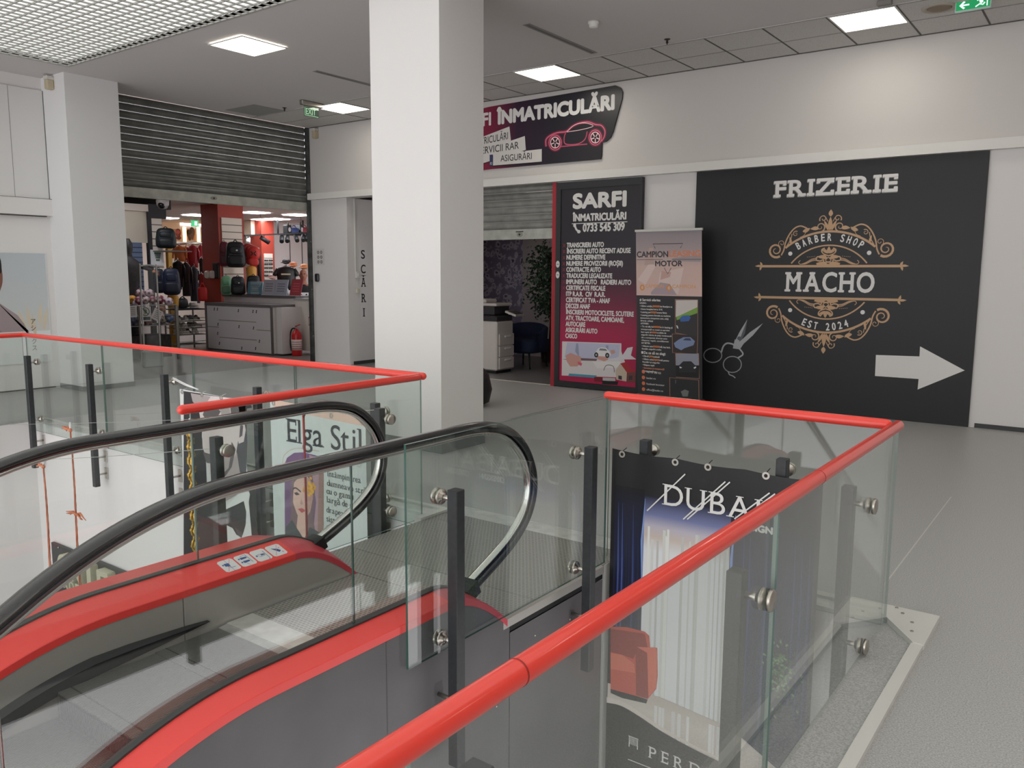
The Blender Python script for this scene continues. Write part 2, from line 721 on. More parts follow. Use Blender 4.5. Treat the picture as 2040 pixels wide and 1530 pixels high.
# ------------------------------------------------------------------ floor
b = MB()
top = [(XR, -7), (6, -7), (6, D), (XS, D), (XS, -7), (XL - .03, -7), (XL - .03, YF + .03), (XR, YF + .03)]
b.fp(Fr((0, 0, 0), (1, 0, 0), (0, 1, 0), (0, 0, 1)), top, FLOOR, -.30, 0.0)
struct('floor', b)
b = MB()
for p0, p1 in (((-6.6, 6.75), (-5.0, D)), ((-2.3, 4.6), (-.1, 7.3)), ((-.35, 6.6), (-.35, 4.6))):
    pass
seam = mat('floor_weld', (204, 202, 198), .5)
sd = mat('floor_seam', (98, 97, 96), .5)
FZ = Fr((0, 0, 0), (1, 0, 0), (0, 1, 0), (0, 0, 1))
for a, c, w, m in ((at(1762, 1165, 2, 0), at(1895, 990, 2, 0), .008, seam), (at(1018, 835, 2, 0), at(1200, 790, 2, 0), .012, sd),
                   (at(345, 742, 2, 0), at(300, 748, 2, 0), .012, sd)):
    b.fs_(FZ, [(a.x, a.y), (c.x, c.y)], w, m, .0015)
struct('trim_1', b)
# lower floor of the hall
b = MB()
b.box(-24, 6, -7, 9, -5.2, -5.0, FLOOR)
struct('floor_lower', b)
# white walls around the floor opening, one storey down
b = MB()
b.box(XL - .1, XR, YF + .02, YF + .25, -5.0, -.01, WHITE)
b.box(XL - .2, XL - .02, -7, YF + .25, -5.0, -.01, WHITE)
struct('wall_lower', b)
b = MB()
b.box(XR, XR + .02, -7, YF + .02, -.42, -.005, WPROF)
struct('trim_2', b)

# ------------------------------------------------------------------ ceiling with the open-cell skylight
KX0, KX1, KY0, KY1 = -11.57, 1.4, -6.2, 5.69
b = MB()
for x0, x1, y0, y1 in ((XS - .1, KX0, -7, D), (KX1, 6, -7, D), (KX0, KX1, KY1, D), (KX0, KX1, -7, KY0)):
    b.box(x0, x1, y0, y1, ZC, ZC + .15, CEIL)
struct('ceiling', b)
b = MB()
b.box(XS, 6, 9.30, D, ZC - .012, ZC - .001, TILE)
struct('ceiling_tiles', b)
b = MB()
for k in range(-13, 12):
    x = -2.085 + .683 * k
    if x > XS + .1:
        b.box(x - .009, x + .009, 9.30, D, ZC - .016, ZC - .011, JOINT if k % 1 == 0 else TILE)
for y in (9.30, 9.965):
    b.box(XS, 6, y - .006, y + .006, ZC - .0155, ZC - .0105, mat('joint_light', (140, 137, 133), .8))
b.box(XS, 6, D - .03, D - .012, ZC - .02, ZC - .011, JOINT)
struct('trim_3', b)
# the louvre: white open cells under a daylight diffuser
b = MB()
pitch = .122
n = int((KX1 - KX0) / pitch)
for i in range(n + 1):
    x = KX0 + i * pitch
    if x < -.2:
        b.box(x, x + .011, KY0 + 3, KY1, ZC - .004, ZC + .012, LOUV)
m_ = int((KY1 - KY0 - 3) / pitch)
for j in range(m_ + 1):
    y = KY1 - j * pitch
    b.box(KX0, -.2, y - .011, y, ZC - .004, ZC + .012, LOUV)
b.box(KX0 - .02, KX0, KY0, KY1, ZC - .006, ZC + .1, LOUV)
b.box(KX0, KX1, KY1, KY1 + .02, ZC - .006, ZC + .1, LOUV)
struct('trim_4', b)
b = MB()
b.add([(KX0, KY0, ZC + .05), (KX1, KY0, ZC + .05), (KX1, KY1, ZC + .05), (KX0, KY1, ZC + .05)], [(0, 3, 2, 1)], SKYE)
struct('window_1', b)

# ------------------------------------------------------------------ walls
OX0, OX1 = -9.6, -7.03                   # office opening
CX0, CX1 = -11.6, -10.15                 # stair corridor opening
b = MB()
b.box(XS, 6, D, D + .2, 3.08, ZC, CREAM)
b.box(XS - .05, CX0, D, D + 1.1, 0, 3.08, WHITE)
b.box(CX1, OX0, D, D + .2, 0, 3.08, WHITE)
b.box(OX1, 6, D, D + .2, 0, 3.08, WHITE)
b.box(CX0, CX1 + .05, D + 1.0, D + 1.1, 0, 3.4, WHITE)
b.box(CX1, CX1 + .05, D + .2, D + 1.1, 0, 3.4, WHITE)
b.box(CX0 - .1, CX1 + .1, D + .2, D + 1.1, 3.4, 3.5, WHITE)
struct('wall_right', b)
b = MB()
b.box(XS + .02, 6, D - .09, D, 3.08, 3.195, mat('beam_white', (228, 226, 222), .6))
struct('trim_5', b)
b = MB()
b.box(-1.25, 6, D - .012, D, 0, .05, mat('dark_baseboard', (60, 60, 62), .5))
b.box(CX0, CX0 + .01, D + .1, D + .95, 0, .06, mat('dark_baseboard', (60, 60, 62), .5))
b.box(-5.5, -4.75, D - .01, D, 0, .05, mat('dark_baseboard', (60, 60, 62), .5))
struct('baseboard_right', b)
b = MB()
b.box(6.0, 6.2, -7, D + .2, 0, ZC, CREAM)
struct('wall_side', b)  # side wall out of view, added to keep world light out of the glass
# left wall beyond the big pillar
b = MB()
b.box(XS - .2, XS, -7, 5.80, 0, ZC, WHITE)
b.box(XS - .2, XS, 6.45, 6.86, 0, ZC, WHITE)
struct('wall_left', b)
b = MB()
b.box(XS, XS + .04, 2.0, 5.80, 2.735, 4.24, mat('panel_white', (222, 221, 220), .5))
for y in (5.335, 3.9):
    b.box(XS + .04, XS + .042, y - .0025, y + .0025, 2.735, 4.24, mat('panel_joint', (128, 126, 124), .8))
b.box(XS + .04, XS + .042, 5.79, 5.80, 2.735, 4.24, JOINT)
b.box(XS, XS + .10, 2.0, 5.82, 2.50, 2.735, WHITE)
b.box(XS + .10, XS + .102, 2.0, 5.82, 2.732, 2.738, JOINT)
b.box(XS, XS + .05, 2.0, 5.74, 2.485, 2.499, JOINT)
struct('trim_6', b)
b = MB()
b.box(XS, XS + .012, 2.0, 5.72, .015, .03, JOINT)
b.box(XS, XS + .004, 4.93, 4.936, .03, 1.3, mat('panel_gap', (150, 150, 150), .7))
struct('baseboard_left', b)
# pillars
PB = [(-6.0, -5.12, 5.82, 6.46), (XS, -11.93, 5.80, 6.56)]
b = MB()
x0, x1, y0, y1 = PB[0]
b.box(x0, x1, y0, y1, 0, ZC, WHITE)
struct('wall_pillar', b)
b = MB()
b.box(x0 - .012, x1 + .012, y0 - .012, y1 + .012, 0, .10, BASEB)
struct('baseboard_pillar', b)
x0, x1, y0, y1 = PB[1]
b = MB()
b.box(x0, x1, y0, y1, 0, ZC, mat('pillar_white', (224, 224, 224), .7, bump=(60, .05)))
struct('wall_pillar_left', b)
b = MB()
b.box(x0, x1 + .012, y0 - .012, y1 + .012, 0, .07, BASEB)
struct('baseboard_pillar_left', b)

# white metal floor profiles along the opening
b = MB()
b.box(-.66, -.61, -6, 4.02, 0, .022, WPROF)
b.box(-.82, -.66, -6, 4.1, 0, .004, FLOOR)
b.fp(FZ, [(-.86, 4.42), (-.605, 4.42), (-.605, 4.02), (-.655, 4.02), (-.81, 4.24), (-.86, 4.30)], WPROF, 0, .028)
for x, y in ((-.70, 4.25), (-.76, 4.34), (-.68, 4.14), (-.80, 4.40)):
    b.cyl((x, y, .028), (x, y, .0315), .008, STEEL, n=10)
b.box(-2.33, -.86, 4.36, 4.42, 0, .02, WPROF)
b.box(-2.33, -.83, 4.25, 4.36, 0, .004, ALU)
b.box(XL, -3.80, 4.25, 4.37, 0, .004, ALU)
b.box(XL - .1, -3.86, 4.37, 4.41, 0, .02, WPROF)
b.box(-3.86, -3.80, 4.10, 4.41, -.06, .02, WPROF)
b.box(-2.42, -2.34, 4.11, 4.24, -4.0, .0, WPROF)
struct('trim_7', b)

# ------------------------------------------------------------------ railings
ZR, RR = .992, .0262


def puck_mb(p, q):
    """glass fixing: stem from the post at p to the clamp disc at q on the pane"""
    p, q = Vector(p), Vector(q)
    d = (q - p).normalized()
    mb = MB()
    mb.cyl(p, q, .011, STEEL, n=10)
    mb.lathe(q - d * .016, [(.018, -.012), (.021, -.002), (.033, 0), (.036, .004), (.036, .013)], STEEL, d, 18)
    mb.lathe(q + d * .012, [(.036, 0), (.036, .010), (.033, .014)], STEEL, d, 18)
    return mb


def add_post(root, x, y, dx, dy, z1=.775, z0=-.5, zs=(.70, .05), bracket=None):
    """square post standing off the pane; (dx, dy) points from the post to the glass"""
    mb = MB()
    mb.bbox(x - .0275, x + .0275, y - .0275, y + .0275, z0, z1, .003, POSTM)
    po = mb.build('post', root)
    for z in zs:
        puck_mb((x + dx * .02, y + dy * .02, z), (x + dx * .093, y + dy * .093, z)).build('glass_clamp', po)
    for z in (z0 + .12, z0 + .3):
        if bracket is None:
            bracket_to = (x + dx * .11, y + dy * .11, z)
        else:
            bracket_to = (x + bracket[0], y + bracket[1], z)
        k = MB()
        k.cyl((x, y, z), bracket_to, .010, STEEL, n=8)
        bx, by, bz = bracket_to
        k.bbox(bx - (.004 if abs(dx) > .5 else .03), bx + (.004 if abs(dx) > .5 else .03), by - (.004 if abs(dy) > .5 else .03),
               by + (.004 if abs(dy) > .5 else .03), bz - .06, bz + .06, .001, STEEL)
        k.build('wall_bracket', po)
        if bracket is not None:
            break
    return po


def pane(root, x0, x1, y0, y1, z0=-.10, z1=.975, m=None, edge=None, t=.006):
    """glass panel: two clear faces, green cut edges"""
    m, edge = m or GLASS, edge or GEDGEL
    mb = MB()
    if abs(x1 - x0) > abs(y1 - y0):
        y = y0
        vs = [(x, y + s * t, z) for s in (-1, 1) for z in (z0, z1) for x in (x0, x1)]
    else:
        x = x0
        vs = [(x + s * t, y, z) for s in (-1, 1) for z in (z0, z1) for y in (y0, y1)]
    mb.add(vs, [(0, 1, 3, 2), (4, 6, 7, 5)], m)
    mb.add(vs, [(0, 4, 5, 1), (2, 3, 7, 6), (0, 2, 6, 4), (1, 5, 7, 3)], edge)
    return mb.build('glass_panel', root)


def rail(root, pts, joints=()):
    mb = MB()
    P = [Vector((x, y, ZR)) for x, y in pts]
    for a, c in zip(P, P[1:]):
        mb.tube([a, c], RR, REDP, 20, round_ends=True)
    h = mb.build('handrail', root)
    for x, y, dx, dy in joints:
        k = MB()
        k.tube([(x - dx * .002, y - dy * .002, ZR), (x + dx * .002, y + dy * .002, ZR)], RR + .0006, mat('rail_joint', (150, 34, 30), .4), 20)
        k.build('rail_joint', h)
    return h


# long rail in front of the camera
t = thing('glass_railing', 'long red-topped glass railing running from the foreground to the near floor corner', 'railing', (-.82, 1.5, 0))
rail(t, [(-.82, -1.6), (-.82, 4.24)], [(-.82, at(1030, 1333, 0, -.82).y, 0, 1), (-.82, 2.95, 0, 1)])
for y0, y1 in ((2.53, 4.235), (.85, 2.51), (-1.5, .83)):
    pane(t, -.82, -.82, y0, y1, -.07)
for y in (3.78, 2.455, 1.13):
    add_post(t, -.915, y, 1, 0, z0=-.45)
# front piece over the curtain banner
t = thing('glass_railing', 'short red-topped glass railing above the black curtain-shop banner', 'railing', (-1.6, 4.25, 0))
rail(t, [(-2.415, 4.24), (-.873, 4.24)])
pane(t, -2.405, -.84, 4.25, 4.25, -.02)
for x in (-2.115, -1.335):
    add_post(t, x, 4.155, 0, 1, z0=-.45)
# far railing with its left return along the other side of the opening
t = thing('glass_railing', 'long far red-topped glass railing across the opening behind the escalator', 'railing', (-7, 4.25, 0))
rail(t, [(-3.90, 4.24), (-10.03, 4.24), (-10.03, -3)])
for x0, x1 in ((-8.30, -6.72), (-6.70, -5.30), (-5.28, -3.93), (-9.99, -8.32)):
    pane(t, x0, x1, 4.25, 4.25)
for y0, y1 in ((2.6, 4.23), (1.0, 2.58), (-.6, .98)):
    pane(t, -10.04, -10.04, y0, y1)
for x in (-9.77, -8.40, -7.03, -5.66, -4.29):
    add_post(t, x, 4.155, 0, 1)
for y in (3.75, 2.4, 1.05):
    add_post(t, -9.94, y, -1, 0)
# side railing left of the escalator
t = thing('glass_railing', 'short red-topped glass railing beside the far side of the escalator', 'railing', (-3.9, 3.3, 0))
rail(t, [(-3.90, 2.395), (-3.90, 4.187)])
pane(t, -3.885, -3.885, 2.43, 4.20, -.02)
for y in (2.645, 3.90):
    add_post(t, -3.985, y, 1, 0, zs=(.735, .10), z1=.80)
# frameless screen right of the escalator
t = thing('glass_screen', 'frameless glass screen without handrail beside the near escalator newel', 'glass screen', (-2.31, 3.3, 0))
pane(t, -2.31, -2.31, 2.40, 4.05, .04, 1.01, edge=mat('glass_edge_dark', (60, 92, 84), .2))
for y in (2.62, 3.735):
    mb = add_post(t, -2.225, y, -1, 0, z1=.79, z0=-.47, zs=(.745, .10))

# ------------------------------------------------------------------ escalator
Y0, RC, TH = 1.75, 1.55, R(30)
YA = Y0 - RC * math.sin(TH)


def drop(y):
    if y >= Y0:
        return 0.0
    if y >= YA:
        return RC - math.sqrt(RC * RC - (Y0 - y) ** 2)
    return RC * (1 - math.cos(TH)) + (YA - y) * math.tan(TH)


def nrm(y):
    e = 1e-3
    s_ = (drop(y + e) - drop(y - e)) / (2 * e)
    d = math.hypot(1, s_)
    return (s_ / d, 1 / d)       # normal of z = -drop


def ys(a, c, n):
    return [a + (c - a) * i / n for i in range(n + 1)]


YB = -3.2
XHL, XHR = -3.565, -2.455
esc = thing('escalator', 'red and black escalator with glass balustrades arriving at the metal landing', 'escalator', (-3.1, 2.3, 0))


def deck_z(y):
    if y <= 2.72:
        return .236 - drop(y)
    q = min((y - 2.72) / .415, 1)
    return .236 * (1 - q ** 1.7)


deck_ys = ys(YB, 1.0, 10) + ys(1.06, 1.9, 14) + ys(2.1, 2.70, 3)
nose_ys = ys(2.70, 3.132, 14)


def deck_part(name, xa, xb, yy, m, lip=None, base=0.0):
    """red cover plate between xa and xb, folded down at the lip side"""
    mb = MB()
    path = [(y, deck_z(y), 0, 1) for y in yy]
    prof = [(xa, -.004), (xb, -.004), (xb, 0), (xa, 0)]
    if xa > xb:
        prof = prof[::-1]
    mb.sweep(path, prof, m)
    return mb


for side, xh, sg in (('far', XHL, 1), ('near', XHR, -1)):
    # sg: direction from the handrail to the steps
    xin, xout = xh + sg * (.163 if sg > 0 else .055), xh - sg * (.285 if sg > 0 else .128)
    pk = .050 if sg > 0 else .022
    for nm, yy, m in (('deck_cover', deck_ys, REDD), ('newel_cap', nose_ys, REDD2)):
        mb = MB()
        path = [(y, deck_z(y), 0, 1) for y in yy]
        if nm == 'newel_cap':
            lip = [min(.035, max(deck_z(y), .0)) for y in yy]
        x0, x1 = min(xin, xh + sg * .012), max(xin, xh + sg * .012)
        for (xa, xb) in ((xh + sg * .014, xin), (xh - sg * .014, xout)):
            if xa < xb:
                pr = [(xa, -.036), (xb, -.036), (xb, -.003), (xb - .003, .001), (xa, pk)]
            else:
                pr = [(xb, -.036), (xa, -.036), (xa, pk), (xb + .003, .001), (xb, -.003)]
            mb.sweep(path, pr, m, smooth=False)
        mb.build(nm, esc, label=('muted red rounded end cap' if nm == 'newel_cap' else None))
    # gasket holding the glass
    mb = MB()
    mb.sweep([(y, deck_z(y), 0, 1) for y in deck_ys + nose_ys[1:9]], [(xh - .018, -.03), (xh + .018, -.03), (xh + .018, pk + .008), (xh - .018, pk + .008)], GASK, smooth=False)
    mb.build('glass_gasket', esc)
    # skirt panel beside the steps
    mb = MB()
    for a, c in ((YB, 1.02), (1.02, 2.05), (2.05, 3.132)):
        yy = ys(a + .002, c - .001, 14)
        for i in range(14):
            ya, yb = yy[i], yy[i + 1]
            xs0 = xin - sg * .004
            za, zb = deck_z(ya) - .03, deck_z(yb) - .03
            la = -.35 - drop(ya) if ya < 2.27 else -.02
            lb = -.35 - drop(yb) if yb < 2.27 else -.02
            mb.add([(xs0, ya, min(la, za)), (xs0, yb, min(lb, zb)), (xs0, yb, zb), (xs0, ya, za)], [(0, 1, 2, 3) if sg > 0 else (3, 2, 1, 0)], SKIRT)
    sk = mb.build('skirt_panel', esc)
    # brush strip
    mb = MB()
    yy = ys(YB, 1.0, 8) + ys(1.1, 1.62, 8)
    pr = [(xin - sg * .004, -.022), (xin + sg * .012, -.014), (xin + sg * .022, .045), (xin - sg * .004, .070)]
    mb.sweep([(y, .012 - drop(y), 0, 1) for y in yy] + [(1.78, .018, 0, .82), (1.93, .028, 0, .58), (2.07, .040, 0, .30), (2.17, .048, 0, .05)], pr if sg > 0 else pr[::-1], BRUSH, smooth=False)
    mb.build('skirt_brush', esc)
    # outer cladding
    mb = MB()
    xo = xout + sg * .004
    for ya, yb in ((YB, .9), (.9, 2.298), (2.298, 3.155)):
        yy = ys(ya + .002, yb - .002, 10)
        for i in range(10):
            a, c = yy[i], yy[i + 1]
            mb.add([(xo, a, -1.75 - drop(a) * 1.0), (xo, c, -1.75 - drop(c) * 1.0), (xo, c, deck_z(c) - .02), (xo, a, deck_z(a) - .02)],
                   [(0, 1, 2, 3) if sg < 0 else (3, 2, 1, 0)], CLAD)
        if ya > YB:
            mb.add([(xo - sg * .001, ya - .0025, -1.7 - drop(ya)), (xo - sg * .001, ya + .0025, -1.7 - drop(ya)), (xo - sg * .001, ya + .0025, deck_z(ya) - .03), (xo - sg * .001, ya - .0025, deck_z(ya) - .03)],
                   [(0, 1, 2, 3), ], JOINT)
    mb.add([(xo, 3.157, -1.75), (xo, 4.07, -1.75), (xo, 4.07, -.075), (xo, 3.157, -.075)], [(0, 1, 2, 3) if sg < 0 else (3, 2, 1, 0)], CLAD)
    for y, z in ((3.05, -.42), (3.38, -.17), (3.72, -.20), (3.9, -.16)):
        mb.lathe((xo, y, z), [(.008, 0), (.006, .003)], STEEL, (-sg, 0, 0), 8)
    mb.build('side_cladding', esc)
    # handrail: upper run, nose and return
    HT = .985
    line = [(y, HT - drop(y)) for y in ys(YB, 1.0, 10) + ys(1.06, 1.9, 14) + ys(2.1, 2.8, 4)]
    nose = smooth_pts([(2.8, .985), (3.06, .981), (3.27, .935), (3.42, .825), (3.50, .69), (3.512, .56), (3.46, .435), (3.35, .335), (3.20, .258), (2.97, .165)], 5)
    line += nose[1:]
    path = []
    for i, (y, z) in enumerate(line):
        y0, z0 = line[max(i - 1, 0)]
        y1, z1 = line[min(i + 1, len(line) - 1)]
        d_ = math.hypot(y1 - y0, z1 - z0)
        path.append((y, z, -(z1 - z0) / d_, (y1 - y0) / d_))
    mb = MB()
    pr = [(-.040, -.018), (-.034, -.030), (-.018, -.030), (-.018, -.018), (.018, -.018), (.018, -.030), (.034, -.030), (.040, -.018), (.040, -.004), (.030, .008), (.012, .013), (-.012, .013), (-.030, .008), (-.040, -.004)]
    mb.sweep(path, [(xh + x, h) for x, h in pr], BLACKR)
    mb.build('handrail_belt', esc)
    mb = MB()
    pr = [(-.017, -.050), (.017, -.050), (.024, -.044), (.017, -.036), (.017, -.012), (-.017, -.012), (-.017, -.036), (-.024, -.044)]
    mb.sweep(path, [(xh + x, h) for x, h in pr], CHROME)
    mb.build('handrail_guide', esc, label='polished steel guide under the belt')
    # entry box where the belt disappears
    e = path[-1]
    mb = MB()
    nv, tv = Vector((0, e[2], e[3])), Vector((0, e[3], -e[2]))
    mb.obox(Vector((xh, e[0], e[1])) - nv * .016, (.050, 0, 0), tv * .045, nv * .036, BLK)
    mb.build('belt_inlet', esc)
    # balustrade glass
    tt = .005
    for (ya, yb, cap_) in ((YB, .9, 0), (.903, 2.235, 0), (2.239, 2.8, 1)):
        out = [(y, deck_z(y)) for y in ys(ya, 2.93 if cap_ else yb, 14)]
        if cap_:
            out += [(p[0] - p[2] * .045, p[1] - p[3] * .045) for p in path[:-1] if p[0] > 2.8][::-1]
            out += [(y, HT - .045 - drop(y)) for y in ys(2.8, ya, 8)]
        else:
            out += [(y, HT - .045 - drop(y)) for y in ys(yb, ya, 14)]
        mb = MB()
        F1 = Fr((xh, 0, 0), (0, 1, 0), (0, 0, 1), (1, 0, 0))
        mb.fp(F1, out, GLASS2, tt)
        F2 = Fr((xh, 0, 0), (0, 1, 0), (0, 0, 1), (-1, 0, 0))
        mb.fp(F2, out, GLASS2, tt)
        nn = len(out)
        vs = [F1.p(p, q_, -tt) for p, q_ in out] + [F1.p(p, q_, tt) for p, q_ in out]
        mb.add(vs, [(i, (i + 1) % nn, nn + (i + 1) % nn, nn + i) for i in range(nn)], GEDGE)
        mb.build('balustrade_glass', esc)

# steps with ridged treads
SX0, SX1 = -3.395, -2.517
NR = 92
noses = [1.895 - .43 * k for k in range(9)]
prev_z, prev_y = 0.0, 2.27
for k, yn in enumerate(noses):
    mb = MB()
    yt = prev_y
    z = -drop(yn + .12) - (.004 if k == 0 else .0)
    w = (SX1 - SX0) / NR
    bottom = -drop(yn - .43 + .12) if k < len(noses) - 1 else z - .2
    for i in range(NR):
        xa = SX0 + i * w
        for x0, x1, dz in ((xa, xa + w * .5, 0.0), (xa + w * .5, xa + w, -.008)):
            o = [(x0, yt, z + dz), (x1, yt, z + dz), (x1, yn - dz * -.9, z + dz), (x0, yn - dz * -.9, z + dz)]
            mb.add(o, [(0, 3, 2, 1)], STEPM if dz == 0 else mat('step_groove', (70, 71, 72), .5, .6))
            yr = yn + (.008 if dz else 0)
            mb.add([(x0, yr, bottom - .02), (x1, yr, bottom - .02), (x1, yr, z + dz), (x0, yr, z + dz)], [(0, 1, 2, 3)],
                   mat('riser_ridge', (104, 102, 100), .5, .3) if dz == 0 else mat('riser_groove', (44, 43, 42), .7, .2))
        x1 = xa + w * .5
        mb.add([(x1, yt, z), (x1, yn, z), (x1, yn, z - .008), (x1, yt, z - .008)], [(0, 1, 2, 3)], STEPM)
        mb.add([(xa, yt, z), (xa, yn, z), (xa, yn, z - .008), (xa, yt, z - .008)], [(3, 2, 1, 0)], STEPM)
    mb.box(SX0, SX1, yn - .0015, yn + .012, z - .016, z - .0075, mat('step_groove', (70, 71, 72), .5, .6))
    # demarcation line near the nose
    mb.box(SX0, SX1, yn + .05, yn + .055, z - .006, z + .0008, mat('step_groove', (70, 71, 72), .5, .6))
    mb.build('step', esc)
    prev_y = yn
# comb plate
mb = MB()
mb.box(-3.398, -2.514, 2.27, 2.42, -.03, .004, ALU)
for i in range(NR):
    xa = SX0 + (i + .5) * (SX1 - SX0) / NR
    mb.bar((xa + .002, 2.275, -.001), (xa + .002, 2.222, -.006), .0042, .010, ALU)
cp = mb.build('comb_plate', esc, label='bright aluminium comb plate')
# landing plates with an embossed grid
pm = bpy.data.materials.new('landing_plate_pattern')
pm.use_nodes = True
nt = pm.node_tree
pb = nt.nodes['Principled BSDF']
pb.inputs['Metallic'].default_value = .6
pb.inputs['Roughness'].default_value = .42
geo = nt.nodes.new('ShaderNodeNewGeometry')
br = nt.nodes.new('ShaderNodeTexBrick')
br.inputs['Scale'].default_value = 1.0
br.inputs['Brick Width'].default_value = .026
br.inputs['Row Height'].default_value = .018
br.inputs['Mortar Size'].default_value = .0032
br.inputs['Color1'].default_value = rgb((138, 136, 131))
br.inputs['Color2'].default_value = rgb((130, 128, 123))
br.inputs['Mortar'].default_value = rgb((186, 183, 177))
nt.links.new(geo.outputs['Position'], br.inputs['Vector'])
nt.links.new(br.outputs['Color'], pb.inputs['Base Color'])
bp = nt.nodes.new('ShaderNodeBump')
bp.inputs['Strength'].default_value = .5
bp.inputs['Distance'].default_value = .004
nt.links.new(br.outputs['Fac'], bp.inputs['Height'])
nt.links.new(bp.outputs['Normal'], pb.inputs['Normal'])
for (x0, x1, y0, y1) in ((-3.398, -2.514, 2.423, 2.53), (-3.398, -2.514, 2.533, 2.82), (-3.398, -2.514, 2.823, 3.132),
                         (-3.80, -2.345, 3.136, 3.42), (-3.80, -2.345, 3.423, 4.37)):
    mb = MB()
    mb.box(x0, x1, y0, y1, -.03, .003, pm)
    mb.build('landing_plate', esc)
mb = MB()
mb.box(-3.80, -2.33, 4.373, 4.56, -.002, .0035, ALU)
mb.build('landing_strip', esc, label='smooth metal strip bordering the floor')
# edge profile of the landing with the dark slot under it
mb = MB()
mb.box(-2.36, -2.328, 3.10, 4.08, -.040, .004, SKIRT)
mb.box(-2.36, -2.337, 3.06, 4.08, -.075, -.040, BLK)
mb.build('landing_edge', esc)
mb = MB()
mb.box(-3.66, -2.43, 2.3, 4.24, -1.74, -.6, CLAD)
mb.box(-3.78, -2.43, 3.14, 4.24, -.6, -.035, CLAD)
mb.build('landing_support', esc)
# safety stickers on the far deck
BLU = mat('pictogram_blue', (42, 78, 140), .5)
PNK = mat('pictogram_red', (226, 150, 170), .5)
for k, yc_ in enumerate((2.345, 2.44, 2.535, 2.63)):
    mb = MB()
    F = Fr((-3.470, yc_ , .2590), (0, 1, 0), Vector((-1, 0, .335)).normalized(), Vector((.335, 0, 1)).normalized())
    c = .010
    w, h = .043, .049
    mb.fp(F, [(-w + c, -h), (w - c, -h), (w, -h + c), (w, h - c), (w - c, h), (-w + c, h), (-w, h - c), (-w, -h + c)], PAPER, 0, .0012)
    G = Fr(F.o + F.n * .0016, -F.v, (0, -1, 0), F.n)
    s_ = .9
    if k == 0:
        mb.fe(G, -.01, .028, .006, .005, BLU)
        mb.fp(G, [(-.02, .02), (.004, .022), (.008, -.004), (-.016, -.006)], BLU)
        mb.fs_(G, [(.006, .012), (.022, -.002), (.022, -.024)], .003, BLU)
        mb.fs_(G, [(-.045, -.030), (.045, .030)], .003, PNK)
        mb.fs_(G, [(-.055, 0), (.055, 0)], .0015, BLU)
    elif k == 1:
        for dx in (-.018, .012):
            mb.fe(G, dx, .026, .006, .005, BLU)
            mb.fp(G, [(dx - .009, .018), (dx + .009, .018), (dx + .006, -.018), (dx - .006, -.018)], BLU)
        mb.fs_(G, [(-.035, .01), (-.04, -.022), (.03, -.026)], .003, BLU)
        mb.fs_(G, [(.02, .01), (.045, .0)], .002, BLU)
    elif k == 2:
        mb.fe(G, 0.0, .026, .007, .005, BLU)
        mb.fs_(G, [(-.008, .018), (.012, .012), (.010, -.018), (-.006, -.016)], .003, BLU, closed=True)
        mb.fp(G, [(-.004, .002), (.006, .002), (.004, -.022), (-.004, -.022)], BLU)
        mb.fs_(G, [(-.028, -.026), (.04, -.026), (.05, -.018)], .003, BLU)
    else:
        mb.fp(G, [(-.024, .02), (.002, .006), (.022, -.006), (.012, -.022), (-.008, -.012)], BLU)
        mb.fe(G, -.012, -.024, .006, .005, PNK)
        mb.fe(G, .026, -.024, .006, .005, PNK)
        mb.fs_(G, [(-.04, -.028), (.04, .028)], .003, PNK)
    mb.build('safety_sticker', esc, label=['pictogram of a person sitting, crossed out', 'pictogram of two standing people', 'pictogram of one person holding the rail', 'pictogram of a pushchair, crossed out'][k])

# ------------------------------------------------------------------ shop-wall signs
def sheet(F, a0, a1, b0, b1, m, t=.004):
    mb = MB()
    mb.fr(F, a0, a1, b0, b1, m, -t, 0)
    return mb


GOLD = mat('bronze_print', (196, 158, 122), .5)
# barber panel
t = thing('barber_sign', 'big black wall panel with the barber emblem, scissors and white arrow', 'sign', (-3.03, D, 0))
F = FY(D - .03)
mb = MB()
mb.fr(F, -4.735, -1.31, 0.0, 3.075, mat('black_panel', (24, 24, 27), .5, bump=(25, .08)), -.028, 0)
mb.build('panel', t)
mb = MB()
mb.text(F, 'FRIZERIE', -3.69, 2.685, 1.47, .195, mat('relief_shadow', (150, 148, 146), .6), .0006, bold=.045, serif=True, th=.14)
mb.text(F, 'FRIZERIE', -3.682, 2.692, 1.46, .193, WHITEP, .0012, bold=.03, serif=True, th=.13)
mb.build('lettering', t, label='white slab-serif heading')
mb = MB()
mb.text(F, 'MACHO', -3.485, 1.513, 1.075, .232, WHITEP, .0012, bold=.028, serif=True, sp=.16, th=.07)
mb.build('lettering', t, label='large white name between two bronze bars')
mb = MB()
C0, Z0 = -2.963, 1.627


def mir(pts, sx, sy):
    return [(C0 + sx * x, Z0 + sy * z) for x, z in pts]


def arc(R_, apex, half, n=24):
    q = math.asin(half / R_)
    return [(R_ * math.sin(-q + 2 * q * k / n), apex - R_ + R_ * math.cos(-q + 2 * q * k / n)) for k in range(n + 1)]


def spiral(cx, cz, r0, r1, a0, turns, n=26):
    return [(cx + (r0 + (r1 - r0) * k / n) * math.cos(a0 + turns * 2 * math.pi * k / n),
             cz + (r0 + (r1 - r0) * k / n) * math.sin(a0 + turns * 2 * math.pi * k / n)) for k in range(n + 1)]


def leaf(x, z, l, w, a):
    out = []
    for k in range(13):
        q = k / 12
        out.append((q * l, w * math.sin(math.pi * q ** .8)))
    out += [(p[0], -p[1] * .55) for p in out[-2:0:-1]]
    return [(x + p[0] * math.cos(a) - p[1] * math.sin(a), z + p[0] * math.sin(a) + p[1] * math.cos(a)) for p in out]


hh = [0]


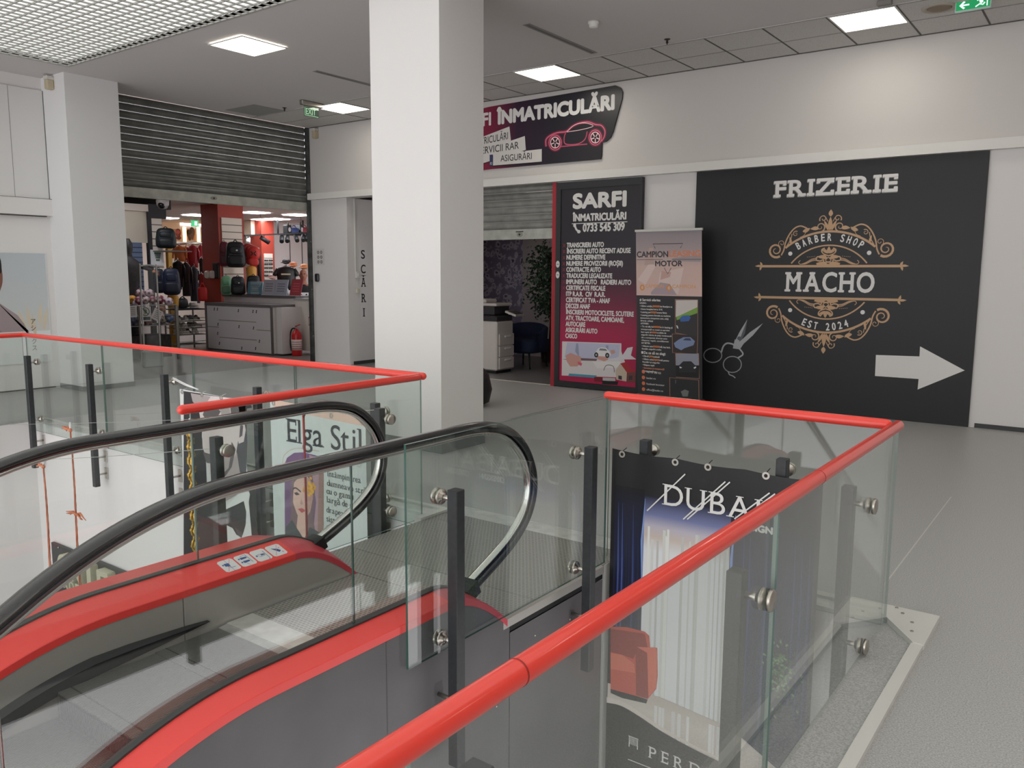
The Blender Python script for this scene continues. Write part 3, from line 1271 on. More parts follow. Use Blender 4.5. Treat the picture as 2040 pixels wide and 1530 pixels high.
def st(pts, w, sx, sy):
    hh[0] += 1
    mb.fs_(F, mir(pts, sx, sy), w, GOLD, .0010 + (hh[0] % 40) * .00001)


def lf(sx, sy, *a):
    hh[0] += 1
    mb.fp(F, mir(leaf(*a), sx, sy), GOLD, .0010 + (hh[0] % 40) * .00001)


for sy in (1, -1):
    st([(-.84, .198), (.84, .198)], .030, 1, sy)
    st(arc(.835, .620, .535), .026, 1, sy)
    st(arc(.576, .452, .452), .017, 1, sy)
    for sx in (1, -1):
        for a in (.0, 1.2, -1.2):
            lf(sx, sy, .83, .198, .088 if a == 0 else .06, .018, a)
        # big side scroll: from the arc end over an S curve to the leaf by the top
        S = smooth_pts([(.70, .33), (.735, .365), (.73, .42), (.68, .455), (.62, .44), (.575, .375), (.545, .40), (.53, .47)], 5)
        st(spiral(.655, .40, .095, .018, -2.2, 1.6), [.030 - .024 * k / 26 for k in range(27)], sx, sy)
        st(smooth_pts([(.585, .335), (.555, .40), (.535, .50), (.49, .60), (.43, .67), (.36, .695), (.29, .67), (.25, .64)], 5), .017, sx, sy)
        st(smooth_pts([(.52, .45), (.475, .53), (.46, .60)], 5), .010, sx, sy)
        lf(sx, sy, .33, .625, .10, .030, 2.7)
        lf(sx, sy, .47, .47, .10, .018, 1.4)
        st(spiral(.415, .60, .035, .006, 2.2, -1.3), [.011 - .008 * k / 26 for k in range(27)], sx, sy)
        st(spiral(.585, .485, .045, .01, -1.2, 1.2), .007, sx, sy)
        st(smooth_pts([(.36, .555), (.31, .58), (.285, .63)], 5), .006, sx, sy)
        # crown ornament
        st(spiral(.115, .675, .062, .010, -1.3, -1.4), [.018 - .013 * k / 26 for k in range(27)], sx, sy)
        lf(sx, sy, .13, .655, .11, .030, .0)
        lf(sx, sy, .02, .63, .14, .022, 1.15)
        st(spiral(.085, .775, .045, .012, -.6, 1.1), .010, sx, sy)
        st(smooth_pts([(.03, .74), (.075, .81), (.125, .79), (.13, .75)], 5), .009, sx, sy)
        # inner ornament on the bar
        st(smooth_pts([(0, .325), (.05, .335), (.085, .30), (.13, .315), (.145, .275), (.10, .262), (.06, .275), (.05, .245), (.0, .25)], 4), .016, sx, sy)
        lf(sx, sy, .0, .215, .15, .030, .12)
        lf(sx, sy, .01, .29, .12, .032, .25)
        st(spiral(.055, .385, .030, .008, -1.0, 1.0), .012, sx, sy)
        lf(sx, sy, .0, .355, .09, .024, .45)
        st(smooth_pts([(.02, .33), (.075, .36), (.085, .40), (.05, .42)], 4), .012, sx, sy)
        for d in (0, .016, .030):
            st(smooth_pts([(.14, .30 - d), (.20, .285 - d * .8), (.27, .245 - d * .6), (.335, .222), (.36, .245), (.34, .27)][:6 if d == 0 else 4], 5), .008, sx, sy)
        for k in range(5):
            lf(sx, sy, .16 + k * .022, .318 - k * .002, .012, .005, 0)
        st([(.0, .215), (.14, .225)], .02, sx, sy)
        st([(.0, .24), (.035, .27), (0, .31)], .012, sx, sy)
    lf(1, sy, 0, .80, .085, .026, math.pi / 2)
    lf(-1, sy, 0, .80, .085, .026, math.pi / 2)
    for sx in (1, -1):
        lf(sx, sy, 0, .36, .08, .022, math.pi / 2)
        lf(sx, sy, 0, .63, .17, .026, math.pi / 2)
mb.build('emblem', t, label='bronze scrollwork emblem')
for s_, R_, apex, sy in (('BARBER SHOP', .72, .507, 1), ('EST 2024', .72, -.592, -1)):
    mb = MB()
    n = len(s_)
    for k, ch in enumerate(s_):
        if ch == ' ':
            mb.build('curved_lettering', t, label='small white first word of the curved line')
            mb = MB()
            continue
        q = (k - (n - 1) / 2) * (.068 if sy > 0 else .072) / .66
        if sy > 0:
            o = (C0 + R_ * math.sin(q), Z0 + apex - R_ + R_ * math.cos(q))
            ca, sa = math.cos(q), -math.sin(q)
        else:
            o = (C0 + R_ * math.sin(q), Z0 + apex + R_ - R_ * math.cos(q))
            ca, sa = math.cos(q), math.sin(q)
        G = Fr(F.p(*o), F.u * ca + F.v * sa, F.v * ca - F.u * sa, F.n)
        mb.text(G, ch, 0, 0, .046, .087, WHITEP, .0014, bold=.035, align='C')
    mb.build('curved_lettering', t, label='small white last word of the curved line')
for x in (-.47, .47):
    for z in (.355, -.355):
        mb = MB()
        mb.fe(F, C0 + x * (1 if z > 0 else .93), Z0 + z, .026, .026, WHITEP, .001, n=20)
        mb.build('dot', t, label='white dot')
mb = MB()
mb.fp(F, [(-2.344, .765), (-1.866, .777), (-1.867, .895), (-1.387, .647), (-1.861, .386), (-1.858, .511), (-2.340, .510)], WHITEP, .001)
mb.build('arrow', t, label='white arrow pointing to the wall end')
mb = MB()
q = PX(1, D - .031)
SIL = mat('scissor_print', (176, 178, 182), .4)
SILD = mat('scissor_print_dark', (92, 96, 102), .4)
mb.fp(F, q((1489, 636), (1479, 662), (1471, 684), (1464, 680), (1474, 660)), SIL, .001)
mb.fp(F, q((1489, 636), (1484, 664), (1476, 680), (1471, 684)), SILD, .0014)
mb.fp(F, q((1520, 644), (1500, 668), (1478, 688), (1472, 682), (1494, 662)), SIL, .0018)
mb.fp(F, q((1464, 676), (1482, 684), (1474, 696), (1460, 694)), SIL, .0022)
for c, r in (((1420, 708), (18, 14)), ((1459, 726), (18, 16))):
    pts = [(c[0] + r[0] * math.cos(k / 24 * 6.2832), c[1] + r[1] * math.sin(k / 24 * 6.2832)) for k in range(24)]
    mb.fs_(F, q(*pts), .018, SILD, .0012, closed=True)
    mb.fs_(F, q(*pts), .008, SIL, .0016, closed=True)
mb.fs_(F, q(*smooth_pts([(1437, 702), (1441, 690), (1448, 684), (1458, 685), (1463, 688)], 4)), .022, SIL, .0014)
mb.fs_(F, q(*smooth_pts([(1470, 713), (1480, 706), (1476, 698), (1470, 692)], 4)), .020, SIL, .0015)
mb.fs_(F, q(*smooth_pts([(1451, 740), (1453, 746), (1460, 749), (1465, 753)], 4)), .014, SIL, .0015)
mb.fe(F, *q((1473, 674))[0], .03, .026, SILD, .0024)
mb.build('scissors_print', t, label='silver hairdressing scissors')

# registration service board beside the office
t = thing('service_board', 'tall framed dark-to-crimson board listing car registration services', 'sign board', (-6.24, D, 0))
mb = MB()
x0, x1, z0, z1 = -6.955, -5.52, .012, 3.06
y0, y1 = D - .075, D - .002
fw_ = .085
for a0, a1, b0, b1 in ((x0, x0 + fw_, z0, z1), (x1 - .03, x1, z0, z1), (x0 + fw_, x1 - .03, z1 - .10, z1), (x0 + fw_, x1 - .03, z0, z0 + .085)):
    mb.box(a0, a1, y0, y1, b0, b1, mat('black_frame', (38, 38, 42), .45))
mb.build('frame', t)
SF = shade_mat('service_print', [(0, (188, 36, 84)), (.25, (176, 36, 80)), (.42, (118, 34, 66)), (.55, (58, 34, 50)), (.68, (40, 36, 46)), (1, (38, 36, 42))], 'Z', .1, 2.95, .35)
F = FY(D - .06)
mb = MB()
mb.fr(F, x0 + fw_, x1 - .03, z0 + .085, z1 - .10, SF, -.03, 0)
mb.build('panel', t)
mb = MB()
mb.text(F, 'SARFI', -6.67, 2.68, .90, .195, WHITEP, .001, bold=.078, sp=.1)
mb.text(F, 'ÎNMATRICULĂRI', -6.668, 2.49, .90, .098, WHITEP, .001, bold=.065)
mb.fr(F, -6.68, -5.75, 2.448, 2.458, WHITEP, .001)
mb.text(F, '0733 545 309', -6.49, 2.335, .70, .108, WHITEP, .001, bold=.06)
mb.fs_(F, smooth_pts([(-6.63, 2.44), (-6.60, 2.37), (-6.55, 2.335)], 5), .03, WHITEP, .001)
mb.fe(F, -6.63, 2.43, .025, .03, WHITEP, .0012)
mb.fe(F, -6.555, 2.335, .03, .025, WHITEP, .0012)
mb.build('lettering', t, label='white heading and telephone number')
mb = MB()
L = ['TRANSCRIERI AUTO', 'ÎNSCRIERI AUTO RECENT ADUSE', 'NUMERE DEFINITIVE', 'NUMERE PROVIZORII (ROȘII)', 'CONTRACTE AUTO', 'TRADUCERI LEGALIZATE',
     'IMPUNERI AUTO', 'CERTIFICATE FISCALE', 'ITP R.A.R.  CIV  R.A.R.', 'CERTIFICAT TVA - ANAF', 'DECIZII ANAF', 'ÎNSCRIERI MOTOCICLETE, SCUTERE',
     'ATV, TRACTOARE, CAMIOANE,', 'AUTOCARE', 'ASIGURĂRI AUTO', 'CASCO']
W_ = [.64, 1.08, .67, .96, .60, .79, .535, .68, .68, .76, .425, 1.155, 1.0, .35, .56, .21]
RX = mat('bullet_red', (150, 40, 60), .5)
for k, (s_, w) in enumerate(zip(L, W_)):
    z = 2.108 - k * .0902
    mb.text(F, s_, -6.765, z, w, .066, WHITEP, .001, bold=.06)
    if k < 8:
        for sg in (1, -1):
            mb.fs_(F, [(-6.83, z + .03 - sg * .025), (-6.79, z + .03 + sg * .025)], .009, RX, .001)
mb.text(F, 'RADIERI AUTO', -6.165, 2.108 - 6 * .0902, .50, .066, WHITEP, .001, bold=.06)
mb.build('lettering', t, label='white list of services')
q = PX(1, D - .06)
mb = MB()


def pp(m, h, *pts):
    mb.fp(F, q(*pts), m, h)


def C(n, r, g, b_):
    return mat(n, (r, g, b_), .5)


SK = C('skin_print', 214, 160, 150)
pp(C('office_print', 226, 220, 222), .0008, (1120, 680), (1238, 684), (1238, 700), (1253, 745), (1240, 752), (1119, 748))
pp(C('shirt_print', 196, 198, 222), .0012, (1130, 682), (1236, 686), (1232, 712), (1200, 716), (1150, 716), (1125, 712))
pp(C('shirt_shade_print', 158, 162, 192), .0014, (1148, 684), (1152, 684), (1154, 712), (1146, 700))
pp(C('shirt_shade_print', 158, 162, 192), .0014, (1207, 688), (1212, 688), (1212, 702), (1207, 700))
pp(C('desk_dark_print', 120, 92, 96), .0015, (1120, 716), (1150, 713), (1190, 715), (1188, 719), (1150, 718))
pp(SK, .0018, (1127, 708), (1137, 703), (1146, 707), (1157, 710), (1158, 722), (1150, 730), (1136, 730), (1129, 720))
pp(C('pink_print', 222, 96, 120), .0020, (1151, 720), (1160, 724), (1158, 729), (1152, 726))
pp(SK, .0018, (1188, 709), (1208, 709), (1212, 716), (1204, 720), (1192, 716))
pp(SK, .0018, (1216, 698), (1224, 697), (1226, 703), (1218, 706))
pp(C('white_car_print', 238, 236, 238), .0022, (1183, 705), (1187, 701), (1192, 694), (1198, 692), (1208, 693), (1214, 700), (1217, 706), (1214, 711), (1186, 709))
pp(C('car_window_print', 130, 132, 140), .0024, (1193, 698), (1196, 694), (1207, 695), (1210, 699))
for x, y in ((1188, 707), (1210, 708)):
    mb.fe(F, *q((x, y))[0], .035, .038, INK, .0026, n=16)
    mb.fe(F, *q((x, y))[0], .016, .018, C('hub_print', 170, 170, 174), .0028, n=12)
pp(C('plane_print', 226, 222, 228), .0022, (1214, 717), (1240, 708), (1250, 693), (1261, 691), (1257, 708), (1268, 716), (1240, 716), (1230, 720))
pp(C('paper_print', 236, 232, 232), .0016, (1180, 720), (1236, 720), (1240, 732), (1190, 734))
pp(C('blue_tag_print', 78, 156, 182), .0020, (1134, 744), (1189, 748), (1187, 753), (1132, 749))
pp(C('roof_print', 176, 44, 52), .0026, (1236, 724), (1248, 721), (1262, 738), (1266, 741), (1246, 743))
pp(C('gable_print', 206, 190, 172), .0028, (1226, 738), (1236, 724), (1249, 742), (1248, 760), (1228, 756))
pp(C('house_print', 120, 66, 62), .0025, (1247, 742), (1266, 740), (1267, 762), (1248, 762))
pp(C('house_window_print', 66, 54, 60), .0030, (1232, 748), (1239, 749), (1239, 757), (1232, 755))
pp(C('house_window_print', 66, 54, 60), .0030, (1253, 748), (1260, 748), (1260, 757), (1253, 757))
pp(C('truck_print', 126, 26, 40), .0026, (1184, 751), (1200, 751), (1200, 761), (1184, 760))
pp(C('truck_load_print', 196, 190, 192), .0026, (1201, 752), (1226, 753), (1226, 759), (1201, 759))
pp(INK, .0027, (1200, 758), (1232, 760), (1230, 767), (1200, 765))
mb.fs_(F, q(*smooth_pts([(1203, 738), (1206, 730), (1212, 727), (1222, 730), (1224, 742)], 4)), .008, INK, .0024)
mb.build('printed_picture', t, label='picture of a signing hand, toy car, plane and house')
mb = MB()
for z in (1.86, 1.70):
    mb.fe(Fr((-6.94, y0 - .001, z), (1, 0, 0), (0, 0, 1), (0, -1, 0)), .03, 0, .034, .052, WHITEP, 0, n=16)
    mb.fr(FY(y0 - .0016), -6.93, -6.89, z - .004, z + .004, INK, 0)
mb.build('sticker', t, label='two white oval stickers on the black frame')
# red upright between the office opening and the board
mb = MB()
mb.box(-7.03, -6.958, D - .06, D + .02, 0, 3.07, mat('red_upright', (168, 34, 48), .45))
struct('trim_8', mb)

# roll-up banner standing before the wall
t = thing('rollup_banner', 'freestanding roll-up banner, pinkish top over black text, before the wall', 'roll-up banner', (-4.85, 10.14, 0))
F = Fr((-5.298, 10.12, 0), (1, .0, 0), Vector((-.055, .03, 1)), (0, -1, 0))
WB = .955
mb = MB()
mb.fr(F, 0, WB, .08, 1.43, mat('rollup_black', (36, 34, 38), .45), -.003, 0)
top_m = shade_mat('rollup_top', [(0, (222, 190, 182)), (.45, (214, 186, 178)), (.7, (176, 160, 162)), (1, (150, 142, 148))], 'Z', 1.43, 2.3, .45)
mb.fr(F, 0, WB, 1.43, 2.30, top_m, -.003, 0)
mb.build('banner_sheet', t)
mb = MB()
mb.fr(F, -.01, WB + .01, 2.285, 2.315, WPROF, -.02, .012)
mb.build('top_bar', t)
mb = MB()
mb.bbox(-5.31, -4.33, 10.04, 10.20, 0, .085, .02, STEEL)
mb.build('base_cassette', t)
mb = MB()
mb.cyl((-4.86, 10.17, .08), (-4.93, 10.21, 2.28), .010, STEEL)
mb.build('pole', t)
mb = MB()
GR = C('rollup_grey_ink', 66, 62, 68)
OR = C('rollup_orange_ink', 222, 140, 104)
OR2 = C('rollup_amber_ink', 226, 150, 60)
mb.text(F, 'CAMPION', .01, 1.945, .47, .075, GR, .001, bold=.05)
mb.build('lettering', t, label='dark grey first word of the heading')
mb = MB()
mb.text(F, 'LEASING', .49, 1.95, .45, .075, OR, .001, bold=.05)
mb.build('lettering', t, label='orange second word of the heading')
mb = MB()
mb.text(F, 'MOTOR', .285, 1.825, .40, .068, GR, .001, bold=.06)
mb.build('lettering', t, label='dark grey word under the rule')
mb = MB()
mb.fr(F, .01, .40, 1.908, 1.914, GR, .001)
mb.fr(F, .53, .95, 1.908, 1.914, GR, .001)
mb.fs_(F, [(.29, 2.06), (.255, 2.12), (.69, 2.12), (.655, 2.06)], .009, GR, .001)
mb.fs_(F, [(.42, 1.80), (.47, 1.72), (.52, 1.80)], .008, GR, .001)
mb.build('logo_rules', t)
mb = MB()
for x in (.055, .45):
    mb.fe(F, x + .035, 1.535, .036, .040, OR2, .001, n=20)
    mb.fe(F, x + .035, 1.535, .018, .024, C('rollup_pale', 216, 188, 180), .0016, n=16)
    mb.text(F, 'CAMPION', x + .085, 1.535, .27 if x < .2 else .33, .045, C('rollup_faint_ink', 224, 168, 112), .0008, bold=.03)
mb.build('small_logos', t, label='two amber emblems with faint words')
mb = MB()
PAL = C('rollup_photo_pale', 226, 204, 198)


def v3(*p):
    return [(a, 1.43 + (b_ - .98) * .659) for a, b_ in p]


mb.fp(F, v3((.36, 1.45), (.70, 1.55), (.62, 1.02), (.30, 1.02)), PAL, .0005)
mb.fp(F, v3((.02, 1.30), (.19, 1.62), (.30, 1.60), (.14, 1.20)), PAL, .00055)
mb.fp(F, v3((.22, 1.05), (.36, 1.25), (.50, 1.22), (.60, 1.0), (.22, 1.0)), C('rollup_photo_blue', 178, 160, 168), .0006)
mb.fp(F, v3((.36, 1.30), (.50, 1.36), (.52, 1.46), (.38, 1.48)), C('rollup_photo_hand', 206, 168, 158), .0007)
mb.fp(F, v3((.12, 1.60), (.20, 1.95), (.26, 1.95), (.27, 1.62)), C('rollup_photo_hand2', 196, 168, 162), .00065)
mb.fp(F, v3((.55, 1.74), (.94, 1.80), (.94, 1.66), (.52, 1.68)), C('rollup_photo_grey', 170, 156, 160), .0006)
mb.build('printed_picture', t, label='faded picture of hands over papers')
mb = MB()
z = 1.41
txt = [('# Servicii oferite:', .30, .034, 0), ('LEASING :', .10, .020, 0), ('• Găsim soluția perfectă de finanțare ca', .46, .022, 1), ('• Avans începând de la 10 %', .32, .022, 0), ('• Leasing pentru persoane fizice', .38, .022, 1),
       ('• Leasing pentru firmele cu vechime', .43, .022, 0), ('   (autoturisme, transporturi, auto, utilaj)', .40, .020, 0), ('   diverși, utilaje)', .18, .02, 0), ('AUTOMOBILE :', .12, .020, 0), ('• Tu vei afla întotdeauna în leasing și', .45, .022, 1),
       ('   transparență cu ocazii cu aprobat', .41, .020, 0), ('   bani rapid, la toate condițiile de', .36, .020, 1), ('   asigurări oferite de piața românească', .43, .02, 0), ('   din a companiei diverșe auto', .37, .02, 0), ('   răspuns rapid, condiționat', .39, .02, 0),
       ('BUY BETTER :', .13, .020, 0), ('• Aducem auto la comandă, buy back,', .41, .022, 1), ('   finanțări, asigurări credite', .28, .020, 0), ('De ce să ne alegi:', .31, .036, 2), ('• Ofertă personalizată', .25, .022, 1), ('• Găsim soluția potrivită pentru', .38, .022, 1),
       ('   finanțări și asigurări', .25, .02, 0), ('• Răspuns rapid', .17, .022, 0), ('• Seriozitate și transparență', .31, .022, 3), ('Contactează-ne :', .21, .022, 0)]
for s_, w, h_, k in txt:
    h_ *= 1.32
    z -= h_ * 1.42 if h_ < .03 else h_ * 1.25
    x = .045 + (1.41 - z) * .04 + (.03 if k == 2 else 0)
    mb.text(F, s_, x, z, w * 1.05, h_ * .72, OR if k == 3 else WHITEP, .001, bold=.04)
    if k == 1:
        mb.fr(F, x + w * .42, x + w * .66, z, z + h_ * .8, C('rollup_orange_word', 196, 112, 60), .0014)
    if k == 2:
        mb.fr(F, x - .04, x - .01, z, z + .034, WHITEP, .001)
for k, s_ in enumerate(('+40 731 308 925', 'leader.ro', 'Facebook Innovator', 'office@leader.ro')):
    z2 = .375 - k * .080
    mb.fe(F, .095, z2 + .014, .026, .026, C('rollup_icon', 216, 118, 78), .001, n=16)
    mb.text(F, s_, .14, z2, (.22, .14, .27, .25)[k], .024, WHITEP, .001, bold=.01)
mb.build('lettering', t, label='small white and orange text column')
mb = MB()
q = lambda *pts: [((at(x, y, 1, 10.12).x + 5.298 + .055 * at(x, y, 1, 10.12).z), at(x, y, 1, 10.12).z) for x, y in pts]
LN = C('photo_border', 168, 120, 96)


def quadpic(a, b_, c, d, m):
    mb.fp(F, q(a, b_, c, d), LN, .0008)
    mx = sum(p[0] for p in (a, b_, c, d)) / 4
    my = sum(p[1] for p in (a, b_, c, d)) / 4
    mb.fp(F, q(*[(mx + (p[0] - mx) * .96, my + (p[1] - my) * .97) for p in (a, b_, c, d)]), m, .0012)


quadpic((1342, 596), (1388, 597), (1389, 672), (1343, 664), C('road_print', 52, 50, 52))
pp(C('overcast_print', 214, 206, 202), .0016, (1344, 598), (1387, 598), (1387, 614), (1344, 632))
pp(C('verge_print', 126, 168, 74), .0018, (1345, 632), (1387, 612), (1387, 624), (1346, 638))
pp(C('blue_car_print', 62, 104, 172), .0020, (1352, 634), (1358, 629), (1370, 628), (1374, 633), (1370, 640), (1354, 641))
pp(WHITEP, .0020, (1345, 648), (1348, 649), (1350, 655), (1347, 654))
quadpic((1337, 665), (1389, 668), (1388, 706), (1338, 703), C('garage_print', 50, 42, 44))
pp(C('silver_car_print', 128, 144, 182), .0018, (1341, 684), (1350, 677), (1360, 672), (1374, 672), (1383, 680), (1380, 688), (1362, 694), (1356, 698), (1344, 692))
pp(C('windscreen_print', 58, 66, 92), .0020, (1359, 678), (1364, 674), (1373, 674), (1376, 679))
quadpic((1344, 704), (1391, 704), (1393, 755), (1346, 752), C('dusk_print', 150, 152, 168))
pp(INK, .0016, (1345, 728), (1392, 728), (1392, 754), (1346, 751))
pp(C('suv_print', 34, 36, 40), .0020, (1352, 728), (1360, 720), (1376, 720), (1384, 728), (1386, 742), (1352, 742))
pp(C('headlamp_print', 218, 224, 226), .0024, (1353, 730), (1358, 732), (1356, 734), (1353, 733))
pp(C('headlamp_print', 218, 224, 226), .0024, (1381, 732), (1386, 730), (1386, 733), (1382, 735))
quadpic((1333, 752), (1392, 757), (1393, 800), (1334, 796), C('night_print', 34, 34, 38))
pp(C('night_car_print', 120, 124, 122), .0018, (1356, 780), (1364, 776), (1372, 779), (1370, 790), (1360, 790))
pp(C('night_car_print', 120, 124, 122), .0018, (1345, 757), (1346, 757), (1346, 764), (1345, 764))
mb.build('printed_picture', t, label='column of four car photographs')

# shop sign with the neon car over the office
t = thing('car_sign', 'dark cut-out sign with a glowing red car outline above the office', 'sign', (-7.2, D, 3.35))
q = PX(1, D - .03)
F = FY(D - .03)
mb = MB()
out = [(-8.75, 3.34), *q((974, 337), (1186, 318)), *q((1196, 317), (1198, 310), (1199, 284), (1207, 282), (1216, 274), (1221, 262)), *q((1239, 196), (1240, 183), (1236, 175), (1226, 170)), *q((974, 213)), (-8.75, 4.27)]
mb.fp(F, out, shade_mat('car_sign_print', [(0, (150, 30, 62)), (.18, (128, 30, 62)), (.36, (52, 30, 52)), (.6, (32, 30, 40)), (1, (46, 44, 48))], 'X', -8.75, -5.9, .35), -.028, 0)
mb.build('panel', t)
mb = MB()
a = (-8.118, 4.043)
mb.text(F, 'ÎNMATRICULĂRI', -8.118, 4.035, 2.105, .185, WHITEP, .001, bold=.085)
mb.build('lettering', t, label='white heavy heading')
mb = MB()
mb.text(F, 'SARFI', -8.235, 4.035, None, .185, WHITEP, .001, bold=.05, align='R')
mb.build('lettering', t, label='white firm name running behind the pillar')
PL = C('plate_white', 218, 214, 210)
for pts, s_, tx, lb in (([(-8.72, 3.80), (-7.864, 3.973), (-7.834, 3.755), (-8.72, 3.58)], 'ÎNMATRICULĂRI', ((974, 285), (1012, 277)), 'white plate reading the end of a word'),
                        ([(-8.72, 3.60), (-7.567, 3.802), (-7.546, 3.595), (-8.72, 3.40)], 'SERVICII RAR', ((974, 305), (1034, 296)), 'white plate for RAR services'),
                        ([(-8.177, 3.574), (-7.248, 3.582), (-7.246, 3.397), (-8.177, 3.405)], 'ASIGURĂRI', ((998, 322), (1060, 317)), 'white plate for insurance')):
    mb = MB()
    lv = {'white plate for insurance': .009, 'white plate for RAR services': .005}.get(lb, .001)
    mb.fp(F, [(a - .008, b_ - .014) for a, b_ in pts], INK, lv)
    mb.fp(F, pts, PL, lv + .001)
    (ax_, az), (bx_, bz) = q(*tx)
    sl = (bz - az) / (bx_ - ax_)
    full = {'ASIGURĂRI': bx_ - ax_, 'SERVICII RAR': .80, 'ÎNMATRICULĂRI': .82}[s_]
    if s_ == 'ASIGURĂRI':
        mb.text(F, s_, ax_, az, full, .095, INK, lv + .002, slope=sl, bold=.004)
        mb.fr(F, -8.245, -8.18, 3.395, 3.575, C('plate_blue', 44, 52, 96), lv + .001)
        mb.text(F, 'RO', -8.235, 3.42, .045, .04, WHITEP, lv + .002)
    else:
        mb.text(F, s_, bx_ - full, bz - sl * full, full, .105, INK, lv + .002, slope=sl, bold=.004)
    mb.build('plate', t, label=lb)
mb = MB()
NE = C('neon_pink', 226, 110, 140)
NE2 = C('neon_dark', 112, 30, 58)
NE3 = C('neon_pale', 244, 202, 206)
body = [(1088, 292), (1088, 278), (1098, 269), (1112, 264), (1128, 262), (1140, 252), (1155, 245), (1172, 243), (1186, 248), (1198, 250), (1205, 260), (1204, 272), (1198, 282)]
for w, m, h in ((.05, NE2, .0008), (.014, NE, .0012)):
    mb.fs_(F, q(*smooth_pts(body, 4)), w, m, h)
    mb.fs_(F, q((1118, 292), (1170, 287)), w * .5, m, h + .0001)
    mb.fs_(F, q(*smooth_pts([(1127, 264), (1124, 275), (1127, 287), (1150, 287), (1165, 278), (1170, 262)], 4)), w * .5, m, h + .0002)
mb.fs_(F, q(*smooth_pts([(1129, 263), (1145, 249), (1165, 245), (1182, 251), (1160, 258), (1129, 263)], 4)), .009, NE3, .0016)
for x, y, r in ((1106, 284, 15), (1186, 274, 15)):
    pts = [(x + r * .82 * math.cos(k / 20 * 6.2832), y + r * math.sin(k / 20 * 6.2832)) for k in range(20)]
    mb.fs_(F, q(*pts), .05, NE2, .0010, closed=True)
    mb.fs_(F, q(*pts), .012, NE, .0014, closed=True)
    pts = [(x + r * .60 * math.cos(k / 20 * 6.2832), y + r * .72 * math.sin(k / 20 * 6.2832)) for k in range(20)]
    mb.fs_(F, q(*pts), .014, NE3, .0016, closed=True)
    for k in range(5):
        qq = k / 5 * 6.2832 + .3
        mb.fs_(F, q((x + 2 * math.cos(qq), y + 2 * math.sin(qq)), (x + r * .55 * math.cos(qq), y + r * .66 * math.sin(qq))), .016, NE3, .0018)
mb.build('car_print', t, label='pink glowing outline of a sports car')

# ------------------------------------------------------------------ roller shutters
def slats(mb, F, a0, a1, b0, b1, pitch, m, hang):
    """corrugated curtain between heights b0 and b1, bulging toward the viewer"""
    n = max(1, round((b1 - b0) / pitch))
    p = (b1 - b0) / n
    for i in range(n):
        prof = []
        for k in range(8):
            q_ = k / 7
            prof.append((b0 + p * (i + .06 + .88 * q_), hang * math.sin(math.pi * q_)))
        for k in range(7):
            (z0, h0), (z1, h1) = prof[k], prof[k + 1]
            mb.add([F.p(a0, z0, h0), F.p(a1, z0, h0), F.p(a1, z1, h1), F.p(a0, z1, h1)], [(0, 1, 2, 3)], m, False)
        mb.fr(F, a0, a1, b0 + p * (i - .06), b0 + p * (i + .06), mat('slat_gap', (150, 152, 150), .5, .3), .006)


t = thing('roller_shutter', 'wide half-raised galvanised roller shutter over the sports store entrance', 'roller shutter', (XS, 8.7, 2.88))
F = FX(XS - .06)
mb = MB()
slats(mb, F, 6.80, 10.54, 3.03, 4.42, .116, GALVD, .016)
mb.build('slat_curtain', t)
mb = MB()
mb.box(XS - .085, XS - .03, 6.80, 10.54, 2.885, 3.03, GALV2)
mb.box(XS - .095, XS - .025, 6.80, 10.54, 2.875, 2.90, GALV2)
bb = mb.build('bottom_bar', t)
mb = MB()
y = at(428, 396, 0, XS).y
mb.fe(FX(XS - .03), y, 2.965, .062, .030, mat('lock_plate', (150, 150, 140), .4, .8), 0, .006, n=20)
mb.fe(FX(XS - .03), y, 2.965, .014, .014, INK, .006, .012, n=12)
mb.build('lock', bb)
for y0, y1 in ((10.535, 10.60), (6.60, 6.80)):
    mb = MB()
    mb.box(XS - .045, XS + .02, y0, y1, 0, 4.41, mat('guide_steel', (92, 94, 94), .45, .7, nz=(6, .2)))
    for z in (.5, 1.4, 2.3, 3.2):
        mb.lathe((XS + .02, (y0 + y1) / 2, z), [(.012, 0), (.008, .006)], STEEL, (1, 0, 0), 8)
    mb.build('guide_rail', t)
t = thing('roller_shutter', 'smaller half-raised galvanised roller shutter over the office opening', 'roller shutter', (-8.3, D, 2.24))
F = FY(D + .08)
mb = MB()
slats(mb, F, OX0, OX1, 2.405, 3.09, .115, GALV, .014)
mb.build('slat_curtain', t)
mb = MB()
mb.box(OX0, OX1, D + .045, D + .105, 2.25, 2.405, GALV2)
bb = mb.build('bottom_bar', t)
mb = MB()
x = at(1035, 466, 1, D + .04).x
mb.fe(FY(D + .045), x, 2.325, .055, .038, mat('lock_plate', (150, 150, 140), .4, .8), 0, .006, n=20)
mb.fe(FY(D + .045), x, 2.325, .016, .016, INK, .006, .012, n=12)
mb.fr(FY(D + .045), x - .07, x + .07, 2.362, 2.375, INK, .0, .01)
mb.build('lock', bb)

# ------------------------------------------------------------------ banners hanging in the opening
def scallop(x0, x1, zl, zr, sag, nx=24, eyes=4):
    out = []
    for k in range(nx + 1):
        q_ = k / nx
        out.append((x0 + (x1 - x0) * q_, zl + (zr - zl) * q_ - sag * abs(math.sin(math.pi * q_ * (eyes - 1)))))
    return out


def eyelet(t, F, a, b_, hang):
    mb = MB()
    pts = [(a + .015 * math.cos(k / 16 * 6.2832), b_ + .015 * math.sin(k / 16 * 6.2832)) for k in range(16)]
    mb.fs_(F, pts, .010, STEEL, .003, closed=True)
    ey = mb.build('eyelet', t)
    k = MB()
    k.tube([F.p(a, b_, .004), F.p(a + .002, b_ + .02, -.01), F.p(a + .004, b_ + .03, -.045)], .0025, PAPER if hang else INK, 6)
    k.build('cable_tie', ey)


